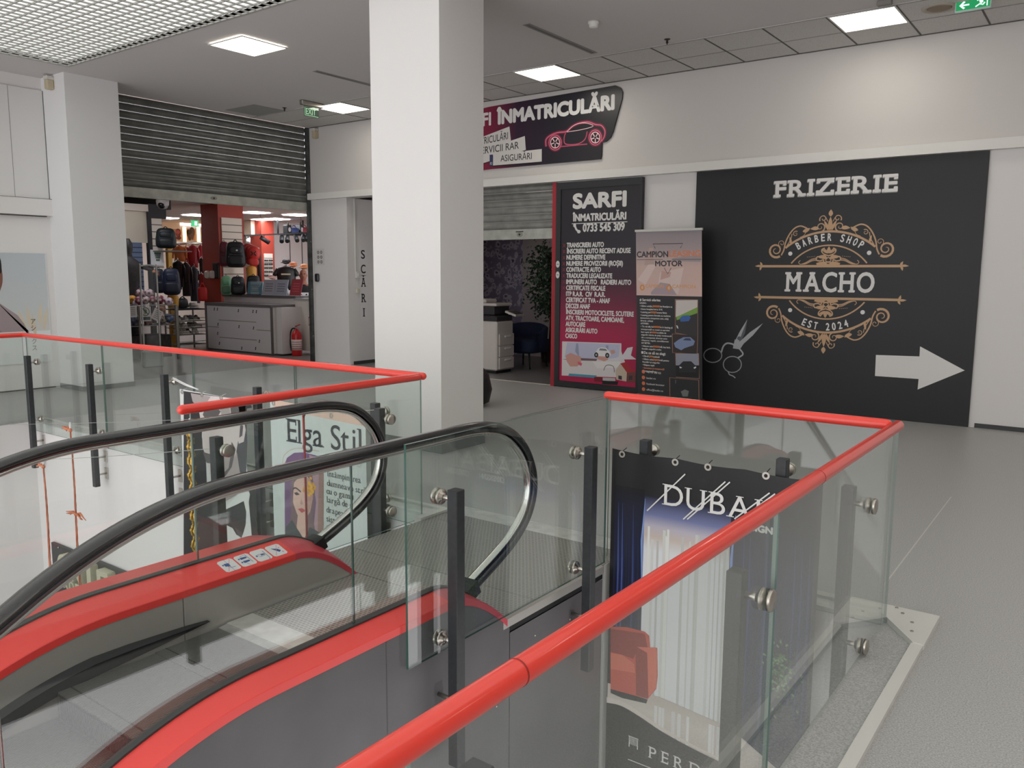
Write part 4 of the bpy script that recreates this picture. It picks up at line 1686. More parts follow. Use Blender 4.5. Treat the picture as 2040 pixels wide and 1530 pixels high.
# black curtain-shop banner
t = thing('shop_banner', 'tall black banner with navy curtains and an armchair hanging below the near railing', 'banner', (-1.7, 4.10, -.5))
F = FY(4.10)
mb = MB()
NAVY = C('banner_navy', 30, 38, 70)
BK = mat('banner_black', (20, 19, 23), .42, bump=(6, .25))
e = scallop(-2.30, -1.115, .711, .697, .010)
mb.fp(F, e + [(-1.115, -2.3), (-2.30, -2.3)], BK, -.002, 0)
mb.build('banner_sheet', t)
q = PX(1, 4.10)
mb = MB()
CUR = shade_mat('banner_sheer', [(0, (228, 228, 230)), (.78, (222, 223, 226)), (.84, (204, 190, 182)), (.88, (190, 184, 196)), (.925, (120, 126, 168)), (1, (26, 26, 44))], 'Z', -.95, .47, .42)
mb.fr(F, -2.09, -1.53, -.92, .47, CUR, .0006)
r2 = random.Random(3)
for k in range(26):
    x = -2.085 + .55 * r2.random()
    w = .004 + .014 * r2.random()
    g = r2.choice([198, 206, 226, 212, 192])
    mb.fr(F, x, x + w, -.86 + .1 * r2.random(), .22 + .08 * r2.random(), C('sheer_fold_%d' % g, g, g, g - 4), .0009 + k * .00002)
NV = shade_mat('banner_drape', [(0, (40, 44, 66)), (.7, (32, 38, 72)), (.92, (24, 26, 48)), (1, (20, 19, 23))], 'Z', -.9, .50, .42)
for x0, x1 in ((-2.275, -2.085), (-1.575, -1.13)):
    mb.fr(F, x0, x1, -.95, .50, NV, .0016)
    n = 10
    for k in range(n):
        x = x0 + (x1 - x0) * (k + .3 + .4 * r2.random()) / n
        c = r2.choice([(70, 88, 150), (54, 66, 116), (18, 20, 36), (16, 18, 30)])
        mb.fs_(F, [(x, .40), (x + .006, .0), (x, -.7)], [.001, .010, .006], C('drape_fold_%d' % c[0], *c), .002 + k * .00002)
for x in (-2.09, -1.56):
    mb.fs_(F, [(x + .01, .45), (x - .005, .2), (x + .004, -.15)], [.002, .014, .003], C('drape_light', 128, 156, 216), .0024)
FL = shade_mat('banner_floor', [(0, (196, 184, 176)), (.5, (206, 198, 190)), (1, (190, 178, 170))], 'Z', -.97, -.66, .42)
mb.fp(F, [(-2.295, -.72), (-1.95, -.70), (-1.53, -.74), (-1.135, -.95), (-1.135, -1.3), (-2.295, -.95)], FL, .0028)
for k in range(12):
    x = -2.05 + .5 * r2.random()
    mb.fr(F, x, x + .012 + .02 * r2.random(), -.93, -.76, C('floor_reflection_%d' % (k % 3), 214 + 8 * (k % 3), 212 + 8 * (k % 3), 210 + 8 * (k % 3)), .003 + k * .00002)
w = smooth_pts([(-2.30, -.845), (-2.20, -.835), (-2.08, -.86), (-1.90, -.91), (-1.60, -.955), (-1.115, -.99)], 6)
mb.fp(F, w + [(-1.115, -2.3), (-2.30, -2.3)], BK, .0034)
w2 = [(a, b_ + .03 * math.sin(k * .1)) for k, (a, b_) in enumerate(w)]
mb.fs_(F, [(a, b_ + .016) for a, b_ in w], [.035 - .028 * k / len(w) for k in range(len(w))], C('wave_pale', 216, 206, 198), .0036)
RC1, RC2, RC3 = C('armchair_print', 196, 84, 66), C('armchair_dark_print', 146, 56, 48), C('armchair_light_print', 216, 112, 90)
pp(RC1, .0040, (1217, 1248), (1250, 1249), (1285, 1258), (1294, 1266), (1296, 1292), (1310, 1290), (1311, 1345), (1308, 1372), (1291, 1392), (1268, 1386), (1217, 1372))
pp(RC2, .0044, (1217, 1252), (1285, 1262), (1291, 1290), (1270, 1296), (1262, 1312), (1240, 1304), (1217, 1298))
pp(RC3, .0046, (1217, 1300), (1240, 1304), (1264, 1322), (1266, 1340), (1240, 1336), (1217, 1332))
pp(RC2, .0048, (1267, 1300), (1270, 1288), (1290, 1287), (1292, 1388), (1289, 1391), (1268, 1384))
pp(RC3, .0050, (1270, 1288), (1308, 1290), (1310, 1300), (1308, 1370), (1293, 1388), (1290, 1300))
pp(INK, .0040, (1217, 1372), (1268, 1386), (1291, 1393), (1288, 1401), (1240, 1390), (1217, 1380))
for k in range(150):
    gx, gy = r2.gauss(1556, 17), r2.gauss(1345, 30)
    if gx < 1518:
        continue
    g = r2.choice([(56, 92, 60), (84, 128, 84), (40, 66, 46), (120, 156, 112)])
    a, b_ = q((gx, gy))[0]
    mb.fe(F, a, b_, .010, .006, C('leaf_print_%d' % g[0], *g), .0030 + k * .00001, n=7, rot=r2.random() * 3)
pp(C('vase_print', 64, 68, 78), .0031, (1545, 1405), (1578, 1405), (1585, 1470), (1540, 1470))
mb.build('printed_picture', t, label='picture of navy drapes, white sheers and red armchair')
mb = MB()
mb.text(F, 'DUBAI', -1.975, .437, .565, .118, WHITEP, .006, serif=True, sp=.06, th=.04)
SL = [((1290, 1017), (1366, 944)), ((1362, 1034), (1446, 959)), ((1370, 1034), (1455, 960))]
for a, b_ in SL:
    mb.fs_(F, q(a, b_), .007, WHITEP, .0066)
for dx in (.0, .028):
    mb.fs_(F, [(-1.555 + dx, .43), (-1.375 + dx, .60)], .007, WHITEP, .0066)
mb.text(F, 'DESIGN', -1.535, .385, .186, .034, WHITEP, .006, bold=.09)
mb.build('lettering', t, label='white name with diagonal lines')
mb = MB()
mb.text(F, 'PERDELE', -2.015, -1.09, .56, .070, WHITEP, .006, serif=True, sp=.42, th=.06)
mb.fr(F, -2.145, -1.45, -1.155, -1.150, WHITEP, .006)
for z in (-1.07, -1.30):
    x = -2.14
    mb.fs_(F, [(x, z), (x, z + .065), (x + .055, z + .065), (x + .055, z)], .006, WHITEP, .006)
    for k in range(5):
        mb.fs_(F, [(x + .01 + k * .009, z + .06), (x + .006 + k * .010, z + .018)], .004, WHITEP, .006)
    mb.fr(F, x - .005, x + .06, z + .062, z + .07, WHITEP, .006)
mb.text(F, 'DRAPERII', -2.015, -1.32, .60, .070, WHITEP, .006, serif=True, sp=.42, th=.06)
mb.build('lettering', t, label='white product names with curtain icons')
for x in (-2.235, -1.905, -1.715, -1.40, -1.16):
    eyelet(t, F, x, .685, False)

# black-and-white portrait banner
t = thing('portrait_banner', 'grey portrait banner of a bearded man in a black bow tie behind the escalator', 'banner', (-6.22, 4.10, -.3))
F = FY(4.10)
q = PX(1, 4.10)
mb = MB()
mb.fp(F, [(-6.70, .675), (-5.77, .66), (-5.73, -1.6), (-6.72, -1.6)], mat('portrait_white', (206, 208, 206), .42, bump=(5, .2)), -.002, 0)
mb.build('banner_sheet', t)
mb = MB()
DK = C('portrait_black', 34, 32, 36)
G1, G2, G3 = C('portrait_light', 208, 196, 194), C('portrait_mid', 160, 150, 148), C('portrait_dark', 92, 86, 88)
pp(DK, .0006, (366, 779), (400, 784), (405, 820), (402, 870), (410, 905), (412, 960), (420, 1000), (452, 1020), (462, 1190), (366, 1190))
pp(C('portrait_backdrop', 74, 74, 78), .0007, (400, 784), (489, 797), (493, 880), (490, 960), (470, 940), (420, 900))
pp(G1, .0010, (398, 786), (462, 793), (463, 815), (474, 840), (476, 870), (470, 905), (455, 935), (436, 948), (418, 945), (414, 920), (404, 892), (402, 850), (396, 815))
pp(G2, .0012, (380, 783), (420, 790), (404, 815), (396, 812), (384, 800))
pp(G3, .0014, (410, 812), (432, 812), (440, 820), (430, 836), (412, 838), (404, 826))
pp(G2, .0013, (430, 800), (456, 800), (460, 830), (446, 850), (440, 820))
pp(G3, .0014, (462, 880), (470, 895), (462, 930), (440, 962), (426, 960), (436, 948), (452, 930))
pp(G2, .0015, (446, 905), (462, 890), (456, 932), (438, 950), (424, 950), (430, 930))
pp(G3, .0016, (404, 900), (424, 906), (436, 915), (430, 925), (412, 922))
pp(G3, .0015, (458, 795), (490, 800), (488, 842), (478, 836), (468, 846), (460, 822))
pp(DK, .0015, (474, 799), (490, 800), (500, 806), (502, 812), (492, 814), (490, 840), (478, 832))
pp(G1, .0018, (476, 838), (486, 836), (490, 856), (486, 880), (476, 884), (473, 868))
pp(G3, .0020, (479, 846), (485, 848), (483, 868), (477, 872))
pp(G2, .0013, (455, 935), (472, 900), (478, 940), (492, 965), (474, 985), (448, 1000), (440, 975))
pp(C('shirt_white_print', 222, 222, 222), .0020, (490, 960), (500, 990), (518, 1180), (440, 1180), (444, 1030), (452, 1008), (470, 990))
pp(DK, .0022, (500, 975), (506, 1000), (530, 1180), (512, 1180), (496, 1000))
pp(C('bow_tie_print', 42, 42, 46), .0028, (452, 1014), (470, 1006), (486, 998), (491, 1020), (490, 1045), (484, 1066), (472, 1066), (464, 1052), (448, 1044), (440, 1030))
pp(C('bow_tie_fold_print', 84, 78, 84), .0032, (468, 1050), (484, 1062), (482, 1072), (474, 1066))
mb.build('printed_picture', t, label='black and white face with beard, ear and bow tie')
for x in (-6.66, -6.36, -6.08, -5.80):
    eyelet(t, F, x, .652, True)
mb = MB()
p0, p1 = at(345, 755, 1, 4.15), at(395, 776, 1, 4.11)
for dz in (0, .012):
    mb.tube([p0 + Vector((0, 0, dz)), (p0 + p1) / 2 + Vector((0, 0, -.01 + dz)), p1], .005, PAPER, 6)
mb.build('tie_cord', t)

# pale banner of the second curtain shop
t = thing('shop_banner', 'pale banner with serif heading and a purple portrait beside the bow tie man', 'banner', (-4.87, 4.10, -.3))
mb = MB()
mb.fp(F, [(-5.425, .70), (-4.335, .655), (-4.335, -1.6), (-5.425, -1.6)], mat('banner_pale', (206, 214, 212), .4, bump=(5, .15)), -.002, 0)
mb.build('banner_sheet', t)
mb = MB()
pp(C('banner_peach', 222, 190, 174), .0006, (546, 796), (735, 834), (735, 851), (660, 836), (546, 812))
mb.fr(F, -5.1, -4.335, -1.6, -.42, C('banner_peach', 222, 190, 174), .0006)
mb.fr(F, -5.0, -4.55, -1.4, -.5, PAPER, .0008)
pts = smooth_pts([(563, 925), (566, 908), (580, 896), (600, 893), (636, 899)], 5)
mb.fs_(F, q(*pts), .010, C('arch_line', 196, 188, 178), .0008)
PU, PU2 = C('portrait_purple', 112, 76, 122), C('portrait_mauve', 176, 140, 152)
pp(PU, .0010, (567, 925), (572, 912), (586, 902), (605, 901), (632, 908), (644, 914), (645, 1100), (568, 1100))
pp(PU2, .0012, (616, 906), (644, 914), (645, 1080), (622, 1080), (630, 1000), (622, 950))
pp(C('arch_brown', 152, 116, 108), .0013, (636, 920), (645, 922), (645, 1100), (632, 1100))
HA = C('hair_print', 120, 92, 100)
pp(HA, .0016, (580, 960), (590, 942), (606, 936), (622, 946), (628, 980), (624, 1030), (630, 1070), (574, 1070), (580, 1020))
FA, FB = C('face_print', 218, 178, 166), C('face_shade_print', 190, 146, 138)
pp(FA, .0020, (586, 962), (596, 950), (612, 948), (622, 962), (624, 990), (618, 1020), (606, 1036), (592, 1024), (584, 1000))
pp(FB, .0022, (612, 950), (622, 962), (624, 990), (617, 1020), (608, 1034), (612, 1000))
mb.fs_(F, q(*smooth_pts([(584, 974), (590, 972), (600, 980)], 4)), .012, C('brow_print', 62, 44, 52), .0026)
pp(C('eye_print', 74, 54, 60), .0026, (586, 982), (592, 980), (598, 985), (591, 987))
pp(C('lip_print', 186, 72, 80), .0026, (594, 1014), (602, 1012), (610, 1017), (602, 1022))
pp(FB, .0025, (601, 992), (605, 1004), (600, 1006), (598, 1002))
pp(FA, .0018, (594, 1024), (612, 1028), (616, 1080), (588, 1080))
pp(C('blouse_print', 58, 64, 70), .0024, (570, 1050), (582, 1036), (592, 1052), (606, 1074), (618, 1050), (636, 1060), (640, 1100), (568, 1100))
for k in range(34):
    a, b_ = q((616 + r2.gauss(0, 6), 973 + r2.gauss(0, 7.5)))[0]
    mb.fe(F, a, b_, .018, .012, C('marigold_%d' % (k % 3), 236 - 14 * (k % 3), 178 - 16 * (k % 3), 58 - 8 * (k % 3)), .0028 + k * .00003, n=7, rot=r2.random() * 3)
mb.build('printed_picture', t, label='portrait of a woman with a yellow flower over one eye')
mb = MB()
INK2 = C('serif_ink', 46, 50, 54)
(a0, b0), (a1, b1) = q((571, 880))[0], q((724, 902))[0]
mb.text(F, 'Elga Stil', a0, b0 + .005, a1 - a0, .185, INK2, .003, serif=True, sp=.02, th=.05, slope=.012)
for k, (s_, x, y, xe) in enumerate((('ne în', 667, 926, 690), ('întâmpinarea', 652, 948, 719), ('dumneavo stră', 652, 967, 731), ('cu o gamă', 651, 983, 705), ('largă de pe d', 651, 1000, 718),
                                    ('draperii și', 651, 1020, 704), ('sisteme', 651, 1038, 692), ('prin', 651, 1054, 672))):
    (a0, b0), (a1, b1) = q((x, y))[0], q((xe, y))[0]
    mb.text(F, s_, a0, b0, (a1 - a0), .046, INK2, .003, serif=True, sp=.05, th=.05)
for x, y in ((700, 932), (716, 926)):
    pts = [(x + 3.5 * math.cos(k / 14 * 6.2832), y + 4 * math.sin(k / 14 * 6.2832)) for k in range(14)]
    mb.fs_(F, q(*pts), .004, C('icon_grey', 168, 172, 170), .003, closed=True)
mb.build('lettering', t, label='dark serif heading and paragraph')
for x in (-5.38, -5.05, -4.70, -4.37):
    eyelet(t, F, x, .675 - .042 * (x + 5.38), True)

# ------------------------------------------------------------------ wires and garlands across the opening
WA = [(Vector((-3.985, 3.90, .79)), Vector((at(0, 846, 0, -9.94).x, at(0, 846, 0, -9.94).y, at(0, 846, 0, -9.94).z))),
      (Vector((-3.985, 2.645, .735)), at(0, 916, 0, -9.94))]
WIRE = mat('thin_wire', (176, 182, 178), .4, .5)


def wire_pt(k, px):
    a, c = WA[k]
    best = None
    for i in range(401):
        p = a.lerp(c, i / 400)
        p.z -= .02 * math.sin(math.pi * i / 400)
        d = p - CAM
        x = 1020 + FPX * d.dot(_rt) / d.dot(_fw)
        if best is None or abs(x - px) < best[0]:
            best = (abs(x - px), p)
    return best[1]


for k, lb in ((0, 'thin wire strung across the opening nearer the far railing'), (1, 'thin wire strung across the opening from the side railing post')):
    mb = MB()
    a, c = WA[k]
    mb.tube([a.lerp(c, i / 30) + Vector((0, 0, -.02 * math.sin(math.pi * i / 30))) for i in range(31)], .0022, WIRE, 5)
    tag(mb.build('wire'), lb, 'wire')
ORG, ORG2 = mat('raffia_orange', (206, 128, 96), .7), mat('raffia_brown', (150, 88, 68), .8)


def garland(px, wk, z1, label, bows):
    p = wire_pt(wk, px)
    t = thing('raffia_garland', label, 'garland', p, 0, 'raffia garlands hanging from wires')
    mb = MB()
    mb.tube(smooth_pts([p + Vector((0, 0, .006)), p + Vector((.010, 0, .008)), p + Vector((.012, 0, -.03)), p + Vector((0, 0, -.05)), p + Vector((-.010, 0, -.03)), p + Vector((-.008, 0, -.0))], 4), .0045, PAPER, 6)
    mb.build('hook', t)
    r3 = random.Random(int(px))
    L = p.z - .05 - z1
    mb = MB()
    for s_ in range(5):
        pts = []
        for i in range(23):
            z = p.z - .05 - L * i / 22
            w = .004 + .006 * i / 22
            pts.append((p.x + w * math.sin(i * 1.3 + s_ * 1.25) + .012 * math.sin(i * .31), p.y + w * math.cos(i * 1.3 + s_ * 1.25), z))
        mb.tube(pts, .0045, ORG2 if s_ % 2 else ORG, 5)
    mb.build('braid', t)
    for bz, sd in bows:
        mb = MB()
        for i in range(12):
            q_ = r3.uniform(-.35, .35)
            sgn = sd if sd else (1 if i % 2 else -1)
            l = r3.uniform(.07, .16)
            mb.tube([(p.x, p.y, bz), (p.x + sgn * l * .5, p.y + r3.uniform(-.02, .02), bz + .02 * q_ + .012), (p.x + sgn * l, p.y + r3.uniform(-.03, .03), bz + q_ * .08 - (.03 if sgn > 0 else 0))], [.006, .009, .004], ORG, 5)
        mb.sup((p.x, p.y, bz), (.016, .016, .016), ORG, n=6)
        mb.build('raffia_bow', t)


garland(139, 0, -1.75, 'orange raffia garland with two bows on the wire by the far railing', [(wire_pt(0, 139).z - .07, -1), (wire_pt(0, 139).z - .93, 0)])
garland(85, 1, -1.85, 'thicker orange raffia garland with one bow beside the lower sign', [(wire_pt(1, 85).z - .07, -1)])
# gold tinsel
p = wire_pt(0, 377)
t = thing('tinsel_garland', 'looped gold tinsel rope hanging before the bow tie man', 'garland', p)
mb = MB()
mb.tube(smooth_pts([p + Vector((0, 0, .006)), p + Vector((.012, 0, .0)), p + Vector((.004, 0, -.05)), p + Vector((-.006, 0, -.07))], 4), .0045, PAPER, 6)
mb.build('hook', t)
TIN = mat('gold_tinsel', (186, 150, 70), .35, .6, nz=(60, .3))
for k, dx in enumerate((-.02, .025)):
    mb = MB()
    pts = []
    rs = []
    for i in range(90):
        z = p.z - .06 - 1.55 * i / 89
        pts.append((p.x + dx * min(1, i / 6) + .006 * math.sin(i * .7), p.y + .01 * math.cos(i * .9), z))
        rs.append(.012 if i % 2 else .019)
    mb.tube(pts, rs, TIN, 7)
    mb.build('tinsel_strand', t)
# reflection, built as a solid red ribbon
p = wire_pt(0, 604)
mb = MB()
mb.tube([p, p + Vector((.003, 0, -.5)), p + Vector((0, 0, -1.2))], .009, mat('streak_red', (160, 56, 58), .6), 6)
mb.tube([p + Vector((.0, 0, -.02)), p + Vector((.04, 0, .03))], [.010, .004], mat('streak_red', (160, 56, 58), .6), 6)
tag(mb.build('streak'), 'narrow dull red ribbon standing for a reflection before the pale shop banner', 'streak')

# ------------------------------------------------------------------ lower-floor shop seen down the opening
t = thing('shop_sign', 'dark lower-floor fascia sign with thick cream letters', 'sign', (-8.2, YF, -1.9))
F = FY(YF - .02)
mb = MB()
mb.fr(F, -9.68, -6.2, -1.98, -1.375, C('fascia_dark', 62, 62, 62), -.03, 0)
for x in (-9.5, -8.0, -6.8):
    mb.lathe(F.p(x, -1.40, 0), [(.012, 0), (.008, .012)], STEEL, (0, -1, 0), 8)
mb.build('panel', t)
CR = C('letter_cream', 196, 192, 168)
for word, x0, z0, w, h_, dp, bo in (('ONIE', -9.40, -1.66, 1.16, .235, .085, .06), ('PERDELE', -9.62, -1.81, .98, .105, .06, .05), ('C', -8.20, -1.66, .12, .14, .06, .05)):
    pitch_ = w / len(word)
    for k, ch in enumerate(word):
        mb = MB()
        mb.text(F, ch, x0 + pitch_ * (k + .5), z0, pitch_ * (.82 if ch != 'I' else .30), h_, CR, dp, bold=bo, ext=dp, align='C')
        mb.build('letter', t)
t = thing('shop_window', 'dark lower-floor shop window with pale blue drapes in the corner', 'shop window', (XL, YF, -2.1))
mb = MB()
DW = mat('window_dark', (44, 46, 54), .15)
mb.fp(FY(YF - .005), [(XL + .02, -2.05), (-9.80, -2.05), (-9.72, -2.10), (-9.72, -4.6), (XL + .02, -4.6)], DW, 0, .02)
mb.box(XL - .02, XL + .02, 1.5, YF - .02, -4.6, -2.08, DW)
mb.build('pane', t)
DR = C('drape_blue', 120, 140, 182)
for k, (y, w) in enumerate(((3.95, .05), (3.62, .09), (3.25, .08), (2.85, .12), (2.4, .10))):
    mb = MB()
    mb.tube([(XL + .05, y, -2.1), (XL + .06, y + .01, -2.5), (XL + .05, y - .02, -3.4)], [w * .25, w * .5, w * .6], C('drape_pale', 168, 182, 206) if k % 2 else DR, 8)
    mb.build('drape', t)
mb = MB()
mb.tube([(-9.86, YF - .06, -2.1), (-9.85, YF - .07, -3.0)], [.03, .07], DR, 8)
mb.build('drape', t)

# ------------------------------------------------------------------ ceiling fittings
def lamp(label, x, y, w, z=ZC, em=LAMPE, grp='square ceiling lamps'):
    t = thing('ceiling_lamp', label, 'ceiling lamp', (x, y, z), 0, grp)
    mb = MB()
    f = .018
    h = w / 2
    for a0, a1, b0, b1 in ((-h - f, -h, -h - f, h + f), (h, h + f, -h - f, h + f), (-h, h, -h - f, -h), (-h, h, h, h + f)):
        mb.box(x + a0, x + a1, y + b0, y + b1, z - .022, z - .012, WPROF)
    mb.build('frame', t)
    mb = MB()
    mb.box(x - h, x + h, y - h, y + h, z - .018, z - .013, em)
    mb.build('diffuser', t)
    return t


lamp('bright square ceiling lamp next to the open-cell skylight', -8.72, 6.45, .62)
lamp('bright square ceiling lamp behind the hanging glass exit sign', -10.62, 9.64, .64)
lamp('bright square ceiling lamp above the car registration sign', -6.525, 9.63, .64)
lamp('bright square ceiling lamp in the tiles above the barber panel', -2.42, 9.635, .63)
for i, (x, y) in enumerate(((1.67, 9.635), (-2.42, 6.45), (1.9, 6.45), (4.6, 6.45), (2.6, 3.2), (4.9, 3.2), (2.6, 0), (4.9, 0), (2.6, -3.2), (4.9, -3.2))):  # lamp rows continued out of view, added to brighten the right side
    if (x, y) == (-2.42, 6.45):
        continue
    lamp('square ceiling lamp outside the picture over the right-hand aisle', x, y, .63)

t = thing('exit_sign', 'hanging glass exit sign with green letters by the roller shutter', 'exit sign', (-10.63, 9.15, ZC))
mb = MB()
p0, p1 = at(615, 205, 2, ZC), at(648, 213, 2, ZC)
p0.x = p1.x = -10.7
mb.bbox(-10.74, -10.66, 8.86, 9.30, ZC - .075, ZC, .012, STEEL)
mb.build('housing', t)
mb = MB()
mb.box(-10.705, -10.695, 8.92, 9.22, ZC - .235, ZC - .07, glass_mat('sign_glass', (.72, .86, .76), .05))
pl = mb.build('glass_plate', t)
mb = MB()
GE = mat('exit_green_lit', (150, 206, 160), .4, em=.5)
F = FX(-10.694)
mb.text(F, 'EXIT', 8.955, ZC - .205, .20, .09, GE, .001, bold=.0)
for a in ([(8.935, ZC - .222), (9.205, ZC - .222)], [(8.935, ZC - .10), (8.935, ZC - .222)]):
    mb.fs_(F, a, .006, GE, .001)
mb.build('lettering', pl)

t = thing('exit_sign', 'green emergency exit sign with white arrow at the ceiling edge', 'exit sign', (-1.43, 9.6, ZC))
GRN = mat('exit_green', (20, 140, 82), .4, em=.45)
WL = mat('exit_white', (224, 244, 236), .4, em=.5)
mb = MB()
mb.bbox(-1.592, -1.275, 9.575, 9.605, 4.312, 4.50, .006, mat('sign_case', (196, 222, 212), .4))
mb.box(-1.50, -1.37, 9.58, 9.60, 4.40, ZC + .01, WPROF)
mb.build('case', t)
F = FY(9.574)
mb = MB()
mb.fr(F, -1.582, -1.285, 4.327, 4.495, GRN, .001)
mb.build('face', t)
mb = MB()
mb.fp(F, [(-1.555, 4.372), (-1.515, 4.412), (-1.50, 4.40), (-1.523, 4.380), (-1.465, 4.380), (-1.465, 4.364), (-1.523, 4.364), (-1.50, 4.346), (-1.515, 4.334)], WL, .002)
mb.fs_(F, [(-1.41, 4.34), (-1.375, 4.362), (-1.345, 4.352), (-1.33, 4.372)], .013, WL, .002)
mb.fs_(F, [(-1.40, 4.398), (-1.37, 4.404), (-1.36, 4.366)], .013, WL, .0022)
mb.fp(F, [(-1.385, 4.42), (-1.345, 4.43), (-1.345, 4.372), (-1.375, 4.372)], WL, .0024)
mb.fe(F, -1.35, 4.45, .013, .013, WL, .002, n=12)
mb.fs_(F, [(-1.31, 4.335), (-1.31, 4.47)], .010, WL, .002)
mb.build('pictogram', t, label='white arrow and running figure')

mb = MB()
mb.lathe((-4.86, 8.05, ZC), [(.062, 0), (.062, -.022), (.050, -.030), (.050, -.052), (.040, -.064), (.0, -.068)], mat('detector_white', (226, 224, 220), .5), n=24)
tag(mb.build('smoke_detector'), 'round white smoke detector on the plain ceiling', 'smoke detector')
for x, y, lb in ((-4.51, 9.12, 'small dark ceiling sprinkler before the right-hand ceiling tiles'), (-11.44, 9.13, 'small dark ceiling sprinkler by the roller shutter tiles')):
    mb = MB()
    mb.lathe((x, y, ZC), [(.036, 0), (.034, -.006), (.014, -.009), (.012, -.034), (.016, -.036), (.016, -.040), (.008, -.046), (.006, -.060)], mat('sprinkler_dark', (58, 54, 50), .4, .6), n=14)
    tag(mb.build('sprinkler'), lb, 'sprinkler')
for (x0, x1, y0, y1, lb) in ((-5.555, -5.465, 7.70, 9.15, 'long narrow slot grille right of the white pillar'), (-9.1, -9.01, 7.75, 9.0, 'long narrow slot grille left of the white pillar')):
    t = thing('slot_grille', lb, 'ceiling grille', ((x0 + x1) / 2, (y0 + y1) / 2, ZC))
    mb = MB()
    mb.box(x0, x1, y0, y1, ZC - .006, ZC - .001, mat('grille_grey', (150, 149, 148), .6))
    mb.build('frame', t)
    mb = MB()
    mb.box(x0 + .025, x1 - .025, y0 + .02, y1 - .02, ZC - .008, ZC - .006, mat('grille_slot', (112, 111, 110), .6))
    mb.build('slot', t)
p = at(1872, 13, 2, ZC)
t = thing('ceiling_speaker', 'round beige ceiling speaker beside the green arrow sign', 'speaker', (p.x, p.y, ZC))
mb = MB()
mb.lathe((p.x, p.y, ZC - .012), [(.17, 0), (.165, -.008), (.125, -.012), (.120, -.004)], mat('speaker_ring', (178, 170, 158), .6), n=28)
mb.build('ring', t)
mb = MB()
mb.lathe((p.x, p.y, ZC - .012), [(.12, -.002), (.10, -.012), (.0, -.014)], mat('speaker_mesh', (138, 122, 104), .7), n=28)
mb.build('mesh', t)
x, y = -2.15, 9.12
mb = MB()
mb.bbox(x - .07, x + .07, y - .03, y + .03, ZC - .05, ZC, .008, mat('sensor_grey', (128, 124, 120), .6))
tag(mb.build('ceiling_sensor'), 'small grey ceiling box above the barber panel lamp', 'sensor')
mb = MB()
mb.box(-12.40, -11.62, 8.66, 9.30, ZC - .006, ZC - .002, mat('tile_grey', (158, 158, 154), .9))
tag(mb.build('ceiling_vent'), 'darker grey square ceiling vent near the roller shutter', 'ceiling vent')


def siren(label, x, y, z, dx, dy):
    t = thing('wall_siren', label, 'siren', (x, y, z))
    BE = mat('siren_beige', (190, 178, 150), .6)
    mb = MB()
    c = Vector((x + dx * .05, y + dy * .05, z))
    ex = .045 if abs(dy) > .5 else .05
    ey = .045 if abs(dx) > .5 else .05
    mb.bbox(c.x - ex, c.x + ex, c.y - ey, c.y + ey, z - .085, z + .05, .012, BE)
    mb.build('body', t)
    mb = MB()
    mb.bbox(c.x - ex - .006, c.x + ex + .006, c.y - ey - .006, c.y + ey + .006, z + .045, z + .095, .01, mat('siren_cap', (206, 202, 196), .6))
    mb.cyl((x, y, z + .07), (c.x, c.y, z + .07), .02, mat('siren_cap', (206, 202, 196), .6))
    mb.build('cap', t)


p = at(104, 150, 1, 5.80)
siren('beige siren box high on the left-hand wide pillar', p.x, 5.80, 4.30, 0, -1)
siren('beige siren box above the stair corridor beam', -12.36, D, 4.28, 0, -1)

# ------------------------------------------------------------------ stair corridor wall
F = FX(CX0 + .004)
t = thing('stair_notice', 'vertical strip of white papers spelling the stairs in black letters', 'notice', (CX0, 10.98, 1.5))
mb = MB()
for k in range(3):
    mb.fr(F, 10.88, 11.075, .80 + k * .465, .80 + k * .465 + .46, PAPER, .0, .001)
mb.build('paper_strip', t)
mb = MB()
for k, ch in enumerate('SCĂRI'):
    z = 1.985 - k * .272 + (.02 if ch == 'Ă' else 0)
    mb.text(F, ch, 10.978, z, (.10, .12, .125, .125, .055)[k], .155, INK, .003, bold=.02, serif=True, align='C', th=.07)
mb.fr(F, 10.91, 11.05, 1.665, 1.672, INK, .003)
mb.build('lettering', t, label='black serif capital letters')
t = thing('wall_conduit', 'white cable conduit running down to a switch beside the stair notice', 'conduit', (CX0, 10.80, 1.7))
mb = MB()
mb.box(CX0, CX0 + .022, 10.775, 10.805, 1.74, 3.2, WPROF)
mb.build('trunking', t)
mb = MB()
mb.bbox(CX0, CX0 + .045, 10.775, 10.86, 1.62, 1.74, .006, WPROF)
sw = mb.build('switch_box', t)
mb = MB()
mb.bbox(CX0 + .04, CX0 + .052, 10.80, 10.84, 1.65, 1.71, .003, PAPER)
mb.build('switch_key', sw)
mb = MB()
mb.bbox(CX0, CX0 + .04, 10.785, 10.855, 1.345, 1.425, .006, mat('socket_cream', (214, 208, 190), .5))
tag(mb.build('wall_socket'), 'small cream wall socket under the conduit switch', 'socket')
t = thing('door_reader', 'small black access reader on the white pier beside the shutter', 'access reader', (-12.44, D, 1.62))
mb = MB()
mb.bbox(-12.49, -12.385, D - .05, D, 1.545, 1.70, .02, mat('reader_black', (20, 20, 22), .3))
mb.build('case', t)
mb = MB()
mb.fe(FY(D - .0505), -12.43, 1.62, .028, .04, mat('reader_glass', (40, 42, 46), .1), 0, .004, n=18)
mb.build('sensor_window', t)
t = thing('wall_sticker', 'transparent sheet with six round pictograms on the white pier', 'sticker', (-12.36, D, 2.0))
F = FY(D - .002)
mb = MB()
mb.fr(F, -12.50, -12.24, 1.86, 2.17, mat('sticker_sheet', (214, 211, 210), .4), 0, .001)
mb.build('sheet', t)
mb = MB()
